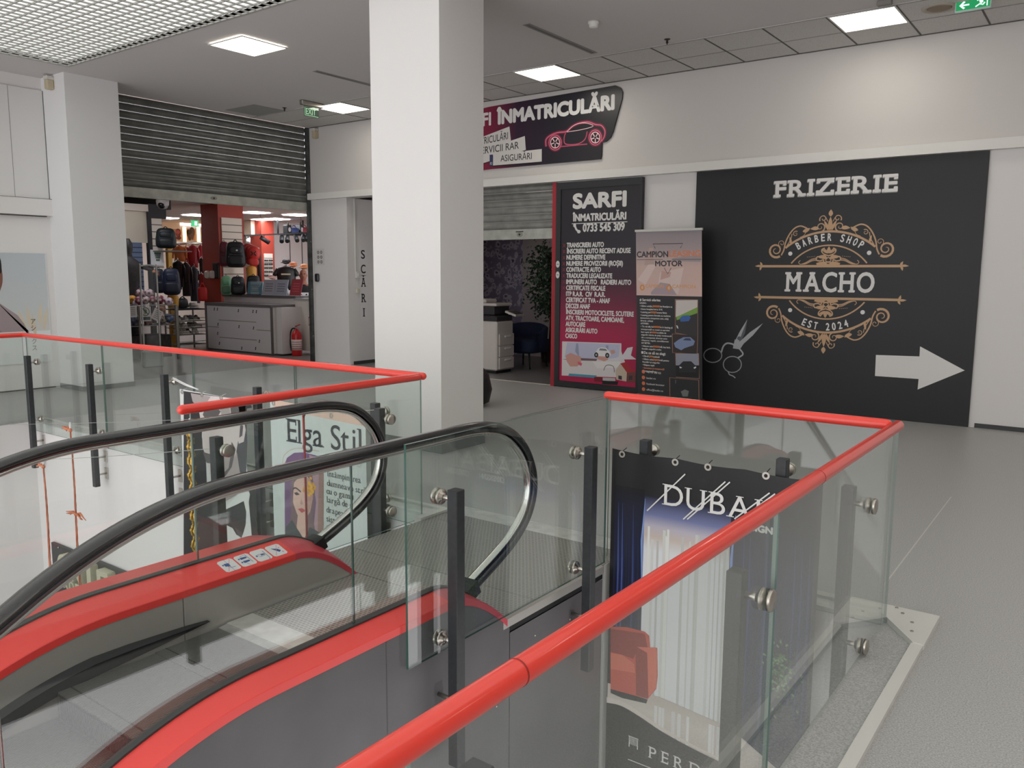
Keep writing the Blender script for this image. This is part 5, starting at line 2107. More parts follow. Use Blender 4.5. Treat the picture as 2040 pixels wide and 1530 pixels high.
for i in range(2):
    for j in range(3):
        mb.fe(F, -12.41 + i * .085, 2.10 - j * .09, .032, .032, mat('picto_grey', (118, 112, 112), .5), .002, n=16)
        mb.fe(F, -12.41 + i * .085, 2.10 - j * .09, .014, .018, mat('picto_light', (190, 186, 186), .5), .003, n=12)
mb.build('pictograms', t)

# ------------------------------------------------------------------ poster on the left wall
t = thing('wall_poster', 'pale blue poster of a person in a mauve shirt on the left wall', 'poster', (XS, 5.2, 1.4))
F = FX(XS + .012)
q = PX(0, XS + .012)
mb = MB()
mb.fr(F, 3.6, 5.70, .40, 1.975, mat('poster_white', (226, 228, 228), .45), -.008, 0)
mb.build('sheet', t)
mb = MB()
mb.fp(F, [(3.61, .86), (5.69, .86), (5.69, 1.965), (3.61, 1.965)], shade_mat('poster_sky', [(0, (208, 206, 202)), (.3, (198, 203, 204)), (1, (188, 195, 201))], 'Z', .86, 1.97, .45), .001)
PAMP = C('pampas_print', 214, 200, 178)
for x, y, a in ((52, 630, .3), (60, 625, .1), (78, 618, -.1), (86, 628, -.2), (70, 640, .1)):
    a0, b0 = q((x, y))[0]
    mb.fp(F, [(a0 + u_, b0 + v_) for u_, v_ in leaf(0, -.22, .34, .035, math.pi / 2 + a)], PAMP, .0014)
mb.fp(F, [(4.0, .86), (4.2, 1.15), (4.55, 1.24)] + q((-8, 600), (5, 608), (18, 617), (35, 628), (48, 645), (55, 660), (58, 668)) + [(5.40, .86)], C('mauve_shirt_print', 162, 146, 150), .0022)
mb.fp(F, [(4.0, .86), (4.2, 1.0), (4.9, 1.0), (5.05, .86)], C('mauve_fold_print', 138, 122, 128), .0026)
mb.fp(F, smooth_pts(q((-40, 600), (-36, 540), (-20, 515), (-2, 520), (4, 540), (5, 562), (0, 580), (-8, 602)), 4), C('poster_skin_print', 132, 88, 74), .0018)
mb.fp(F, smooth_pts(q((-40, 545), (-34, 510), (-15, 500), (0, 514), (3, 540), (-2, 545), (-10, 530)), 4), INK, .0024)
mb.build('printed_picture', t, label='head and shoulders of a dark-haired person in mauve')
mb = MB()
for k, ch in enumerate('アシックス'):
    a0, b0 = q((66 + .7 * k, 642 + k * 13.2))[0]
    mb.text(F, ch, a0, b0 - .02, .062, .062 if ch != 'ッ' else .045, INK, .004, align='C')
mb.build('lettering', t, label='vertical dark katakana')

# black bag showing past the pillar foot
t = thing('black_bag', 'black bag standing half hidden behind the white pillar foot', 'bag', (-6.80, 8.2, 0))
mb = MB()
BG = mat('bag_black', (26, 25, 27), .5, bump=(14, .5))
mb.lathe((-6.82, 8.25, 0), [(.20, 0), (.30, .05), (.34, .22), (.30, .40), (.20, .52), (.10, .58)], BG, n=18)
mb.build('sack', t)
mb = MB()
mb.lathe((-6.82, 8.25, .57), [(.06, 0), (.10, .05), (.14, .12), (.10, .14)], BG, n=14)
mb.build('gathered_top', t)

# ------------------------------------------------------------------ office behind the second shutter
b = MB()
b.box(-12.2, -6.8, D + .03, 14.4, -.05, 0, FLOORO)
struct('floor_office', b)
b = MB()
b.box(OX0 - .05, OX1, D - .02, D + .03, 0, .006, mat('threshold', (206, 200, 190), .5))
struct('trim_9', b)
OW = mat('office_wall', (196, 184, 184), .8)
wp = bpy.data.materials.new('floral_wallpaper')
wp.use_nodes = True
nt = wp.node_tree
pb = nt.nodes['Principled BSDF']
pb.inputs['Roughness'].default_value = .8
geo = nt.nodes.new('ShaderNodeNewGeometry')
ns = nt.nodes.new('ShaderNodeTexNoise')
ns.inputs['Scale'].default_value = 5.0
ns.inputs['Detail'].default_value = 2
ns.inputs['Distortion'].default_value = 3.0
vo = nt.nodes.new('ShaderNodeTexVoronoi')
vo.inputs['Scale'].default_value = 6.5
mx = nt.nodes.new('ShaderNodeMath')
mx.operation = 'ADD'
rp = nt.nodes.new('ShaderNodeValToRGB')
for _ in range(3):
    rp.color_ramp.elements.new(.5)
for e, (p_, c_) in zip(rp.color_ramp.elements, ((.52, (92, 80, 106)), (.66, (158, 150, 172)), (.80, (214, 208, 220)), (.93, (188, 180, 198)), (1, (146, 136, 160)))):
    e.position, e.color = p_, rgb(c_)
nt.links.new(geo.outputs['Position'], ns.inputs['Vector'])
nt.links.new(geo.outputs['Position'], vo.inputs['Vector'])
nt.links.new(ns.outputs['Fac'], mx.inputs[0])
nt.links.new(vo.outputs['Distance'], mx.inputs[1])
nt.links.new(mx.outputs[0], rp.inputs[0])
nt.links.new(rp.outputs[0], pb.inputs['Base Color'])
b = MB()
YO = 14.2
xw = at(1041, 560, 1, YO).x
b.box(-12.2, xw, YO, YO + .1, 0, 3.2, wp)
b.box(xw, -6.7, YO, YO + .1, 0, 3.2, OW)
b.box(-6.8, -6.7, D + .2, YO, 0, 3.2, OW)
b.box(-12.3, -12.2, D + .2, YO, 0, 3.2, OW)
b.box(-12.2, -6.7, D + .2, YO, 3.2, 3.3, OW)
struct('wall_office', b)

# printer on drawers
px0, py0 = at(1010, 741, 2, 0).x, at(1010, 741, 2, 0).y
t = thing('office_printer', 'tall white office copier with drawers and a dark touch panel', 'copier', (-8.75, 11.55, 0))
OWH = mat('copier_white', (208, 200, 196), .5)
PX0, PX1, PY0, PY1 = -9.12, -8.60, 11.22, 11.70
mb = MB()
mb.bbox(PX0, PX1, PY0, PY1, .05, .90, .02, OWH)
mb.bbox(PX0 + .03, PX1 - .03, PY0 + .02, PY1 - .02, 0, .06, .01, BLK)
mb.build('body', t)
for k, (z0, z1) in enumerate(((.07, .27), (.285, .47), (.485, .68))):
    mb = MB()
    mb.bbox(PX1 - .02, PX1 + .018, PY0 + .06, PY1 + .004, z0, z1, .008, OWH)
    dr = mb.build('drawer', t)
    mb = MB()
    mb.bbox(PX1 + .016, PX1 + .036, PY0 + .20, PY0 + .38, z1 - .06, z1 - .025, .006, PAPER)
    mb.build('handle', dr)
BKC2 = mat('copier_black', (44, 42, 46), .45)
mb = MB()
mb.bbox(PX0, PX1 - .01, PY0, PY1, .90, 1.00, .02, BKC2)
mb.bbox(PX0, PX1 - .08, PY0 + .02, PY1, 1.00, 1.17, .02, BKC2)
mb.build('scanner_body', t)
mb = MB()
mb.bbox(PX0, PX1 - .02, PY0 + .01, PY1, 1.16, 1.21, .015, OWH)
mb.bbox(PX0, PX1 - .28, PY0 + .05, PY1 - .1, 1.21, 1.28, .02, OWH)
mb.build('lid', t)
mb = MB()
mb.obox((PX1 + .06, PY1 - .04, 1.03), (.10, .02, -.035), (-.03, .17, 0), (.005, 0, .016), OWH)
tp = mb.build('touch_panel', t)
mb = MB()
mb.obox((PX1 + .068, PY1 - .03, 1.048), (.075, .015, -.026), (-.024, .135, 0), (.001, 0, .004), mat('panel_dark', (50, 50, 54), .2))
mb.build('screen', tp)

# armchair
t = thing('armchair', 'navy blue tub armchair on dark legs in the office', 'armchair', (-8.7, 12.6, 0))
NB = mat('navy_fabric', (22, 34, 66), .8, nz=(40, .12))
cx, cy_ = -8.86, 12.42
mb = MB()
mb.sup((cx, cy_, .41), (.40, .38, .135), NB, .35, .45)
mb.build('seat', t)
mb = MB()
ang = R(40)
ring_o, ring_i = [], []
for k in range(17):
    a = R(-140 + 280 * k / 16) + math.pi / 2 + .35
    hgt = .80 - .16 * (1 - math.cos((k - 8) / 8 * 1.9)) / 1.3
    ring_o.append((cx + .44 * math.cos(a), cy_ + .42 * math.sin(a), hgt))
    ring_i.append((cx + .33 * math.cos(a), cy_ + .31 * math.sin(a), hgt))
vs, fs = [], []
for (x, y, h), (xi, yi, h2) in zip(ring_o, ring_i):
    vs += [(x * .94 + cx * .06, y * .94 + cy_ * .06, .33), (x, y, h * .98), ((x + xi) / 2, (y + yi) / 2, h + .015), (xi, yi, h * .98), (xi, yi, .40)]
for k in range(16):
    for j in range(4):
        fs.append((k * 5 + j, k * 5 + j + 1, k * 5 + 5 + j + 1, k * 5 + 5 + j))
fs += [(0, 1, 2, 3, 4), tuple(80 + i for i in (4, 3, 2, 1, 0))]
mb.add(vs, fs, NB, True)
mb.build('backrest', t)
for dx, dy in ((-.25, -.26), (.27, -.24), (-.22, .26), (.25, .26)):
    mb = MB()
    mb.cyl((cx + dx * .9, cy_ + dy * .9, .34), (cx + dx * 1.2, cy_ + dy * 1.2, 0), .022, BLK, .013)
    mb.build('leg', t)

# ficus
p = at(1078, 735, 2, 0)
fx, fy = -9.0, 13.45
lamp('dim added office lamp out of view over the copier', -8.6, 12.3, .6, 3.2, mat('office_fill_lamp', (255, 236, 224), .6, em=1.3), 'added office lamps')  # unseen lamp, added to lift the dark office
t = thing('potted_ficus', 'tall leafy potted ficus in the office corner', 'plant', (fx, fy, 0))
mb = MB()
mb.lathe((fx, fy, 0), [(.15, 0), (.20, .36), (.22, .38), (.20, .39), (.18, .36)], mat('pot_brown', (92, 66, 56), .6), n=18)
mb.build('pot', t)
mb = MB()
BRK = mat('bark', (92, 74, 60), .8)
r4 = random.Random(5)
tips = []
mb.tube([(fx, fy, .36), (fx + .02, fy, .9), (fx - .03, fy, 1.5), (fx + .02, fy, 2.0)], [.022, .018, .012, .005], BRK, 7)
for k in range(16):
    z = .75 + 1.2 * k / 16
    a = k * 2.4
    l = .42 * (1 - .4 * abs(z - 1.3))
    p1 = (fx + l * math.cos(a), fy + l * .7 * math.sin(a), z + .30)
    mb.tube([(fx, fy, z), ((fx + p1[0]) / 2, (fy + p1[1]) / 2, z + .2), p1], [.010, .007, .003], BRK, 5)
    tips += [p1, ((fx + p1[0]) / 2, (fy + p1[1]) / 2, z + .2)]
tips.append((fx + .02, fy, 2.02))
mb.build('trunk', t)
mb = MB()
LFS = [mat('ficus_leaf_dark', (30, 52, 40), .45), mat('ficus_leaf_mid', (44, 74, 54), .45), mat('ficus_leaf_light', (70, 100, 74), .45)]
for p in tips:
    for _ in range(60):
        c = Vector(p) + Vector((r4.gauss(0, .11), r4.gauss(0, .10), r4.gauss(0, .10)))
        d = Vector((r4.gauss(0, 1), r4.gauss(0, 1), r4.gauss(-.6, .5))).normalized()
        sd = d.cross(Vector((r4.gauss(0, 1), r4.gauss(0, 1), 1))).normalized()
        l, w = r4.uniform(.06, .10), r4.uniform(.018, .028)
        nn = d.cross(sd) * .006
        mb.add([c, c + d * l * .45 + sd * w + nn, c + d * l, c + d * l * .45 - sd * w + nn], [(0, 1, 2, 3)], r4.choice(LFS))
mb.build('foliage', t)
# slim brass stand by the opening
p = at(1102, 742, 2, 0)
t = thing('queue_post', 'slim cream metal post standing just inside the office opening', 'post', (-7.5, 11.35, 0))
mb = MB()
mb.cyl((-7.52, 11.35, .01), (-7.52, 11.35, .52), .010, mat('post_cream', (206, 188, 160), .4))
mb.cyl((-7.52, 11.35, .12), (-7.40, 11.35, .12), .008, mat('post_cream', (206, 188, 160), .4))
mb.build('upright', t)
mb = MB()
mb.lathe((-7.52, 11.35, 0), [(.05, 0), (.05, .006), (.012, .012)], mat('post_cream', (206, 188, 160), .4))
mb.build('foot', t)

# ------------------------------------------------------------------ sports store behind the big shutter
ZS = 3.35
SW = mat('store_wall', (236, 222, 210), .7)
SRED = mat('store_red', (172, 62, 46), .6)
SDK = mat('store_dark', (48, 46, 50), .6)
SLW = mat('slatwall_white', (232, 222, 208), .6)
SLG = mat('slat_groove', (120, 108, 100), .8)
b = MB()
b.box(-30, XS - .02, 3.5, 22, -.05, 0, FLOORS)
struct('floor_store', b)
b = MB()
b.box(-30, XS - .13, 3.5, 22, ZS, ZS + .1, mat('store_ceiling', (226, 214, 206), .8))
struct('ceiling_store', b)
b = MB()
XB = -25.5
b.box(XB - .1, XB, 3.5, 22, 0, ZS, SW)
b.box(-30, XS - .2, 21, 21.1, 0, ZS, SW)
b.box(-30, XS - .2, 3.5, 3.6, 0, ZS, SW)
b.box(XS - .3, XS - .2, 3.5, 6.6, 0, ZS, SW)
struct('wall_store', b)
for px, py, w, lb in ((508, 423, .6, 'bluish store ceiling lamp right of the red column'), (551, 436, .6, 'white store ceiling lamp above the white panels'), (523, 437, .5, 'small store ceiling lamp above the second red column'),
                      (392, 428, .6, 'store ceiling lamp left of the red column'), (333, 434, .5, 'store ceiling lamp above the white slatwall'), (368, 446, .8, 'long store ceiling lamp above the orange panels'),
                      ):
    p = at(px, py, 2, ZS)
    lamp(lb, p.x, p.y, w, ZS, mat('store_lamp', (244, 248, 255), .6, em=STORE_EMIT * 2.2), 'store ceiling lamps')
for x, y, lb in ((-15.0, 8.4, 'extra store lamp added above the ball bins'), (-14.2, 13.4, 'extra store lamp added above the rear counter'), (-19.0, 15.5, 'extra store lamp added above the spotlight track'), (-20.5, 11.5, 'extra store lamp added behind the red column')):
    lamp(lb, x, y, .6, ZS, mat('store_lamp', (244, 248, 255)), 'store ceiling lamps')  # extra lamps, added to brighten the store interior


def spot(px, py, X):
    p = at(px, py, 0, X)
    return p, mpp(p)


def face(p):
    d = CAM - Vector(p)
    return math.atan2(d.x, -d.y)


def slatwall(t, X, px0, px1, py0, py1, n, m=SLW, gm=SLG, th=.03, name='slat_panel'):
    a, c = at(px0, py0, 0, X), at(px1, py1, 0, X)
    z1, z0 = a.z, at(px0, py1, 0, X).z
    mb = MB()
    mb.box(X - th, X, a.y, c.y, z0, z1, m)
    for k in range(1, n):
        z = z1 - (z1 - z0) * k / n
        mb.box(X, X + .002, a.y, c.y, z - .010, z + .010, gm)
    return mb.build(name, t)


# first red column
XC = -17.6
a = at(437, 500, 0, XC)
ycol = a.y
w1 = at(487, 500, 0, XC).y - ycol
x_l = at(403, 500, 1, ycol).x
t = thing('red_column', 'wide red column with white slatwall in the middle of the store', 'column', (XC - .4, ycol + .3, 0))
mb = MB()
mb.box(x_l, XC, ycol, ycol + w1, 0, ZS, SRED)
mb.build('shaft', t)
slatwall(t, XC + .03, 441, 486, 433, 560, 9)
# second red column
XC2 = -21.8
a, c = at(521, 500, 0, XC2), at(546, 500, 0, XC2)
t = thing('red_column', 'narrow red column with a small eyewear panel farther back in the store', 'column', (XC2, a.y, 0))
mb = MB()
mb.box(XC2 - .6, XC2, a.y, c.y, 0, ZS, SRED)
mb.build('shaft', t)
slatwall(t, XC2 + .03, 526, 545, 505, 560, 6)
for i in range(5):
    for j in range(2):
        p, s = spot(530 + j * 9, 519 + i * 7.5, XC2 + .07)
        mb = MB()
        mb.sup((p.x, p.y - .03, p.z), (.02, .035, .028), mat('lens_dark', (60, 58, 62), .15), n=6)
        mb.sup((p.x, p.y + .05, p.z), (.02, .035, .028), mat('lens_dark', (60, 58, 62), .15), n=6)
        mb.cyl((p.x, p.y - .01, p.z + .01), (p.x, p.y + .03, p.z + .01), .006, STEEL, n=6)
        tag(mb.build('sunglasses'), 'dark sunglasses on the small white panel of the narrow red column', 'sunglasses', 'sunglasses on the store panel')

# white panel wall and upper boxes at the right back
XW = -22.4
t = thing('panel_wall', 'white wall panels with dark joints at the right back of the store', 'wall panel', (XW, 17.5, 0))
mb = MB()
y0, y1 = at(546, 480, 0, XW).y, at(640, 480, 0, XW).y
mb.box(XW - .05, XW, y0, y1, 0, ZS, mat('panel_pinkish', (226, 216, 212), .5))
mb.build('panel', t)
mb = MB()
for px in (577, 601):
    y = at(px, 480, 0, XW).y
    mb.box(XW, XW + .01, y - .012, y + .012, 0, at(577, 478, 0, XW).z, SDK)
mb.build('joint_strip', t)
mb = MB()
y0, y1 = at(488, 450, 0, XW).y, at(521, 450, 0, XW).y
mb.box(XW - .05, XW + .3, y0, y1, at(500, 468, 0, XW).z, ZS - .02, mat('bulkhead_cream', (232, 210, 186), .6))
mb.box(XW + .3, XW + .305, (y0 + y1) / 2 + .15, (y0 + y1) / 2 + .16, at(500, 468, 0, XW).z, ZS - .02, SLG)
tag(mb.build('wall_cabinet'), 'cream wall cabinet between the two red columns', 'cabinet')
# track with spotlights
XT = -19.6
t = thing('spot_track', 'thin black ceiling track carrying spotlights above the counter', 'light track', at(555, 467, 0, XT))
mb = MB()
p0, p1 = at(487, 469.5, 0, XT), at(622, 463.5, 0, XT)
mb.bar(p0, p1, .05, .04, BLK)
for px in (520, 600):
    q_ = at(px, 466, 0, XT)
    mb.cyl(q_, (q_.x, q_.y, ZS), .006, BLK, n=6)
mb.build('track', t)
for px, r_, c in ((494, 0, WPROF), (526, .5, BLK), (561, 0, BLK), (572, 0, BLK), (590, .1, BLK), (604, 0, BLK), (611, 0, BLK)):
    q_ = at(px, 469 - (px - 487) * .045, 0, XT)
    mb = MB()
    mb.cyl(q_, q_ + Vector((0, 0, -.09)), .012, BLK, n=8)
    d = Vector((.3, -.25 + r_, -.25))
    mb.cyl(q_ + Vector((0, 0, -.14)) - d * .25, q_ + Vector((0, 0, -.14)) + d * .35, .062, c, n=14)
    mb.build('spotlight', t)
# goods on the high shelf at the right
t = thing('high_shelf', 'thin high shelf with bags at the right back of the store', 'shelf', at(600, 464, 0, -20.4))
mb = MB()
p0, p1 = at(574, 466, 0, -20.4), at(626, 466, 0, -20.4)
mb.box(-20.9, -20.4, p0.y, p1.y, p0.z - .02, p0.z, BLK)
mb.box(-20.92, -20.88, p0.y, p0.y + .04, p0.z, ZS, BLK)
mb.box(-20.92, -20.88, p1.y - .04, p1.y, p0.z, ZS, BLK)
mb.build('board', t)
zsf = p0.z + .004
for (px0, px1, py, c, nm, lb) in ((574, 582, 448, (30, 30, 32), 'shoe_box', 'black and white card box at the start of the high shelf'), (581, 598, 453, (66, 84, 142), 'sports_bag', 'blue sports bag on the high shelf'),
                                  (599, 606, 447, (34, 32, 34), 'shoe_box', 'black and white card box between the bags of the high shelf'), (603, 618, 452, (158, 60, 72), 'sports_bag', 'dull red sports bag on the high shelf')):
    a, c_ = at(px0, py, 0, -20.45), at(px1, py, 0, -20.45)
    t = thing(nm, lb, 'box' if nm == 'shoe_box' else 'bag', (-20.6, (a.y + c_.y) / 2, zsf))
    mb = MB()
    m = C('shelf_goods_%d' % c[0], *c)
    if nm == 'shoe_box':
        mb.bbox(-20.7, -20.48, a.y, c_.y, zsf, a.z, .01, m)
        mb.fe(FX(-20.479), (a.y + c_.y) / 2, (a.z + zsf) / 2, .05, .07, PAPER, 0, n=12)
    else:
        mb.sup((-20.62, (a.y + c_.y) / 2, (a.z + zsf) / 2), (.16, (c_.y - a.y) / 2, (a.z - zsf) / 2), m, .4, .4, n=8)
    mb.build('body', t)
    mb = MB()
    mb.tube(smooth_pts([(-20.55, a.y + .06, a.z - .01), (-20.55, (a.y + c_.y) / 2, a.z + .07), (-20.55, c_.y - .06, a.z - .01)], 4), .012, m, 5)
    mb.build('handle', t)

# left-hand display: dark frame, beige wall, blue and white slatwalls
XD = -16.4
t = thing('display_partition', 'dark framed display partition with white and blue slatwalls beside the big pillar', 'display wall', at(300, 600, 0, XD))
mb = MB()
for px0, px1, py0, py1, m, dx in ((240, 292, 404, 418, SW, .05), (240, 291, 416, 482, mat('beige_board', (214, 202, 184), .7), 0), (291, 299, 420, 700, SDK, .03), (291, 328, 406, 434, SDK, .04)):
    a, c = at(px0, py0, 0, XD), at(px1, py0, 0, XD)
    z0 = max(at(px0, py1, 0, XD).z, 0)
    mb.box(XD - .06, XD + dx, a.y, c.y, z0, min(a.z, ZS), m)
mb.build('frame', t)
slatwall(t, XD, 240, 291, 482, 640, 16, mat('slat_blue', (104, 118, 146), .6), mat('slat_blue_groove', (58, 66, 86), .8))
slatwall(t, XD + .02, 299, 328, 433, 560, 9)
p0, p1 = at(291, 414, 1, at(328, 420, 0, XD).y), None
mb = MB()
yb = at(328, 420, 0, XD).y
mb.box(-23, XD, yb, yb + .15, at(328, 417, 0, XD).z, ZS, SDK)
tag(mb.build('dark_beam'), 'dark beam running back from the display partition to the red column', 'beam')
p, s = spot(324, 404, XD + .45)
t = thing('dome_camera', 'white dome camera hanging under the raised shutter', 'camera', p)
mb = MB()
mb.lathe(p, [(.0, -.13), (.08, -.11), (.12, -.04), (.13, .04), (.10, .08)], mat('camera_white', (196, 190, 188), .4), n=18)
mb.cyl(p + Vector((0, 0, .06)), (p.x, p.y, ZS), .03, mat('camera_white', (196, 190, 188), .4))
mb.build('housing', t)
mb = MB()
mb.sup(p + Vector((.04, -.05, -.05)), (.075, .075, .075), mat('lens_black', (20, 20, 24), .1), 1, 1, n=8)
mb.build('lens', t)
p, s = spot(314, 514, XD + .03)
t = thing('notice', 'white notice with green lines below the shelf backpack', 'notice', p)
mb = MB()
mb.fr(FX(p.x), p.y - 13 * s * 1.15, p.y + 11 * s * 1.15, p.z - 15 * s, p.z + 16 * s, PAPER, 0, .006)
mb.build('sheet', t)
mb = MB()
for k, (dz, w, c) in enumerate(((9, 7, (60, 110, 90)), (5, 6, (120, 130, 130)), (1, 5, (90, 110, 100)), (-4, 4, (60, 90, 80)))):
    mb.fr(FX(p.x), p.y - w * s, p.y + w * s, p.z + dz * s - .02, p.z + dz * s + .02, C('notice_line_%d' % k, *c), .008)
mb.build('print', t)


def backpack(label, col, box, X, rz=None, stand=False, group=None, logo=False):
    px0, py0, px1, py1 = box
    p, s = spot((px0 + px1) / 2, py1, X)
    w, h = (px1 - px0) * s, (py1 - py0) * s
    t = thing('backpack', label, 'backpack', p, face(p) if rz is None else rz, group)
    m = C('pack_%d_%d_%d' % col, *col)
    m2 = C('pack_%d_%d_%dd' % col, *[int(c * .72) for c in col])
    d = w * .32
    mb = MB()
    mb.sup((0, 0, h * .5), (w / 2, d, h / 2), m, .45, .7, n=12, taper=.18)
    mb.build('body', t, local=True)
    mb = MB()
    mb.sup((0, -d * .85, h * .28), (w * .36, d * .4, h * .20), m2, .5, .6, n=9)
    mb.build('front_pocket', t, local=True)
    mb = MB()
    mb.sup((0, -d * .70, h * .66), (w * .30, d * .30, h * .16), m, .6, .7, n=8)
    mb.build('upper_pocket', t, local=True)
    mb = MB()
    mb.tube(smooth_pts([(-w * .1, d * .1, h * .98), (0, d * .1, h * 1.06), (w * .1, d * .1, h * .98)], 5), w * .025, m2, 6)
    mb.build('carry_loop', t, local=True)
    for sg in (-1, 1):
        mb = MB()
        mb.tube(smooth_pts([(sg * w * .18, d * .9, h * .92), (sg * w * .40, d * 1.15, h * .6), (sg * w * .42, d * .8, h * .15)], 5), w * .05, m2, 6)
        mb.build('shoulder_strap', t, local=True)
    if logo:
        mb = MB()
        mb.fe(Fr((0, -d * 1.02, h * .66), (1, 0, 0), (0, 0, 1), (0, -1, 0)), w * .06, 0, w * .05, w * .04, PAPER, .01, .014, n=12)
        mb.build('logo_patch', t, local=True)
    return t


BPG = None
backpack('black backpack on the high shelf of the white slatwall', (26, 34, 38), (311, 455, 352, 495), XD + .35)
backpack('navy backpack behind another navy one below the notice', (28, 34, 52), (306, 536, 330, 584), XD + .2)
backpack('navy backpack hanging in front over yellow cloth', (24, 32, 58), (325, 535, 361, 588), XD + .72)
backpack('maroon backpack on the red column slatwall', (112, 40, 50), (437, 482, 458, 531), XC + .14)
backpack('large black backpack on the red column slatwall', (30, 30, 34), (450, 482, 491, 533), XC + .62, logo=True)
backpack('mint green backpack standing below the maroon one', (120, 176, 136), (440, 550, 463, 588), XC + .75)
backpack('small black backpack beside the mint green one', (26, 28, 34), (460, 551, 490, 588), XC + 1.1, logo=True)
backpack('round-topped black backpack behind the blue counter box', (30, 28, 32), (491, 549, 521, 588), XC + .8)
# shelf carrying the first backpack
a, c = at(303, 495, 0, XD), at(350, 495, 0, XD)
mb = MB()
mb.box(XD + .02, XD + .6, a.y, c.y, a.z - .07, a.z - .045, SLG)
tag(mb.build('wall_shelf'), 'small shelf under the black backpack on the white slatwall', 'shelf')


def jacket(label, col, box, X, sleeves=True, name='jacket', cat='jacket', rz=None, folds=True):
    px0, py0, px1, py1 = box
    p, s = spot((px0 + px1) / 2, py1, X)
    w, h = (px1 - px0) * s, (py1 - py0) * s
    t = thing(name, label, cat, p, face(p) if rz is None else rz)
    m = C('cloth_%d_%d_%d' % col, *col)
    mb = MB()
    vs, fs = [], []
    n = 16
    prof = [(0.0, .40, .5), (.25, .40, .55), (.55, .42, .6), (.8, .44, .55), (.93, .34, .4), (1.0, .12, .25)]
    for z, wx, dy in prof:
        for k in range(n):
            q_ = 2 * math.pi * k / n
            f = 1 + (.08 * math.sin(5 * q_ + z * 3) if folds else 0)
            vs.append((w * wx * .95 * math.cos(q_) * f, w * .22 * dy * 2 * math.sin(q_) * f, h * z))
    for i in range(len(prof) - 1):
        for k in range(n):
            k2 = (k + 1) % n
            fs.append((i * n + k, i * n + k2, (i + 1) * n + k2, (i + 1) * n + k))
    fs.append(tuple(range(n))[::-1])
    fs.append(tuple((len(prof) - 1) * n + k for k in range(n)))
    mb.add(vs, fs, m, True)
    mb.build('body', t, local=True)
    if sleeves:
        for sg in (-1, 1):
            mb = MB()
            L_ = .10 if sleeves == 'short' else 0
            mb.tube([(sg * w * .34, 0, h * .88), (sg * w * .46, -.02, h * .68), (sg * w * .49, -.03, h * (.60 if sleeves == 'short' else .2))], [w * .10, w * .11, w * .08], m, 8)
            mb.build('sleeve', t, local=True)
    mb = MB()
    mb.tube(smooth_pts([(-w * .2, 0, h * .93), (0, 0, h * 1.03), (w * .2, 0, h * .93)], 4), .010, STEEL, 5)
    mb.tube(smooth_pts([(0, 0, h * 1.03), (.02, 0, h * 1.06), (0, .03, h * 1.09)], 3), .008, STEEL, 5)
    mb.build('hanger', t, local=True)
    return t


XJ = -19.5
jacket('bright orange jacket hanging left of the red column', (240, 150, 84), (345, 490, 371, 521), XJ + .3)
jacket('pale orange garment between the orange and the red jacket', (232, 160, 100), (366, 490, 377, 524), XJ)
jacket('dark red jacket hanging beside the orange ones', (160, 34, 48), (373, 489, 397, 533), XJ + .2)
jacket('pink-red garment tight against the red column', (176, 48, 60), (396, 488, 405, 516), XJ + .1)
jacket('black jacket below the orange one', (26, 26, 30), (343, 520, 369, 572), XJ + .5)
jacket('black and maroon jacket below the orange ones', (36, 26, 34), (362, 524, 384, 590), XJ + .4)
jacket('dark jacket left of the red bag', (40, 44, 52), (378, 532, 400, 600), XJ + .3)
jacket('slim dark garment hanging on the edge of the red column', (44, 40, 40), (397, 514, 407, 545), XJ + .6, sleeves=False)
jacket('pale blue garment between the dark jackets', (128, 144, 168), (392, 562, 400, 604), XJ + .7, sleeves=False, name='garment', cat='garment')
jacket('yellow garment under the navy backpacks', (222, 164, 66), (333, 587, 358, 612), XD + .5, sleeves=False, name='garment', cat='garment')
jacket('golden garment hanging below the red caps', (226, 166, 76), (489, 530, 513, 555), XC + .5, sleeves=False, name='garment', cat='garment')
jacket('dark garment hanging at the back right of the red column', (38, 34, 36), (512, 500, 522, 560), XC - .5, sleeves=False, name='garment', cat='garment')
t = jacket('black T-shirt with a pale stripe hanging over the counter', (30, 28, 30), (548, 531, 593, 578), -17.4, sleeves='short', name='tshirt', cat='T-shirt')
p, s = spot(570, 545, -17.4)
mb = MB()
mb.fr(Fr((0, -.30, 22 * s), (1, 0, 0), (0, 0, 1), (0, -1, 0)), -9 * s, 9 * s, 8 * s, 11 * s, C('stripe_cream', 206, 190, 160), 0, .05)
mb.build('chest_print', t, local=True)
jacket('rust red child garment at the far end of the rail', (150, 52, 48), (396, 545, 408, 575), XJ + .8, sleeves=False, name='garment', cat='garment')
# clothes rail
mb = MB()
p0, p1 = at(340, 487, 0, XJ), at(410, 484, 0, XJ)
mb.tube([p0, p1], .02, STEEL, 8)
for q_ in (p0, p1):
    mb.tube([q_, (q_.x, q_.y, 0)], .02, STEEL, 8)
tag(mb.build('clothes_rail'), 'chrome clothes rail left of the red column', 'clothes rail')
# yellow upright
a, c = at(332, 510, 0, XD - .9), at(341, 510, 0, XD - .9)
mb = MB()
mb.bbox(XD - .95, XD - .85, a.y, c.y, 0, at(332, 495, 0, XD - .9).z, .01, mat('yellow_post', (226, 172, 66), .5))
tag(mb.build('yellow_post'), 'yellow upright board beside the white slatwall', 'post')
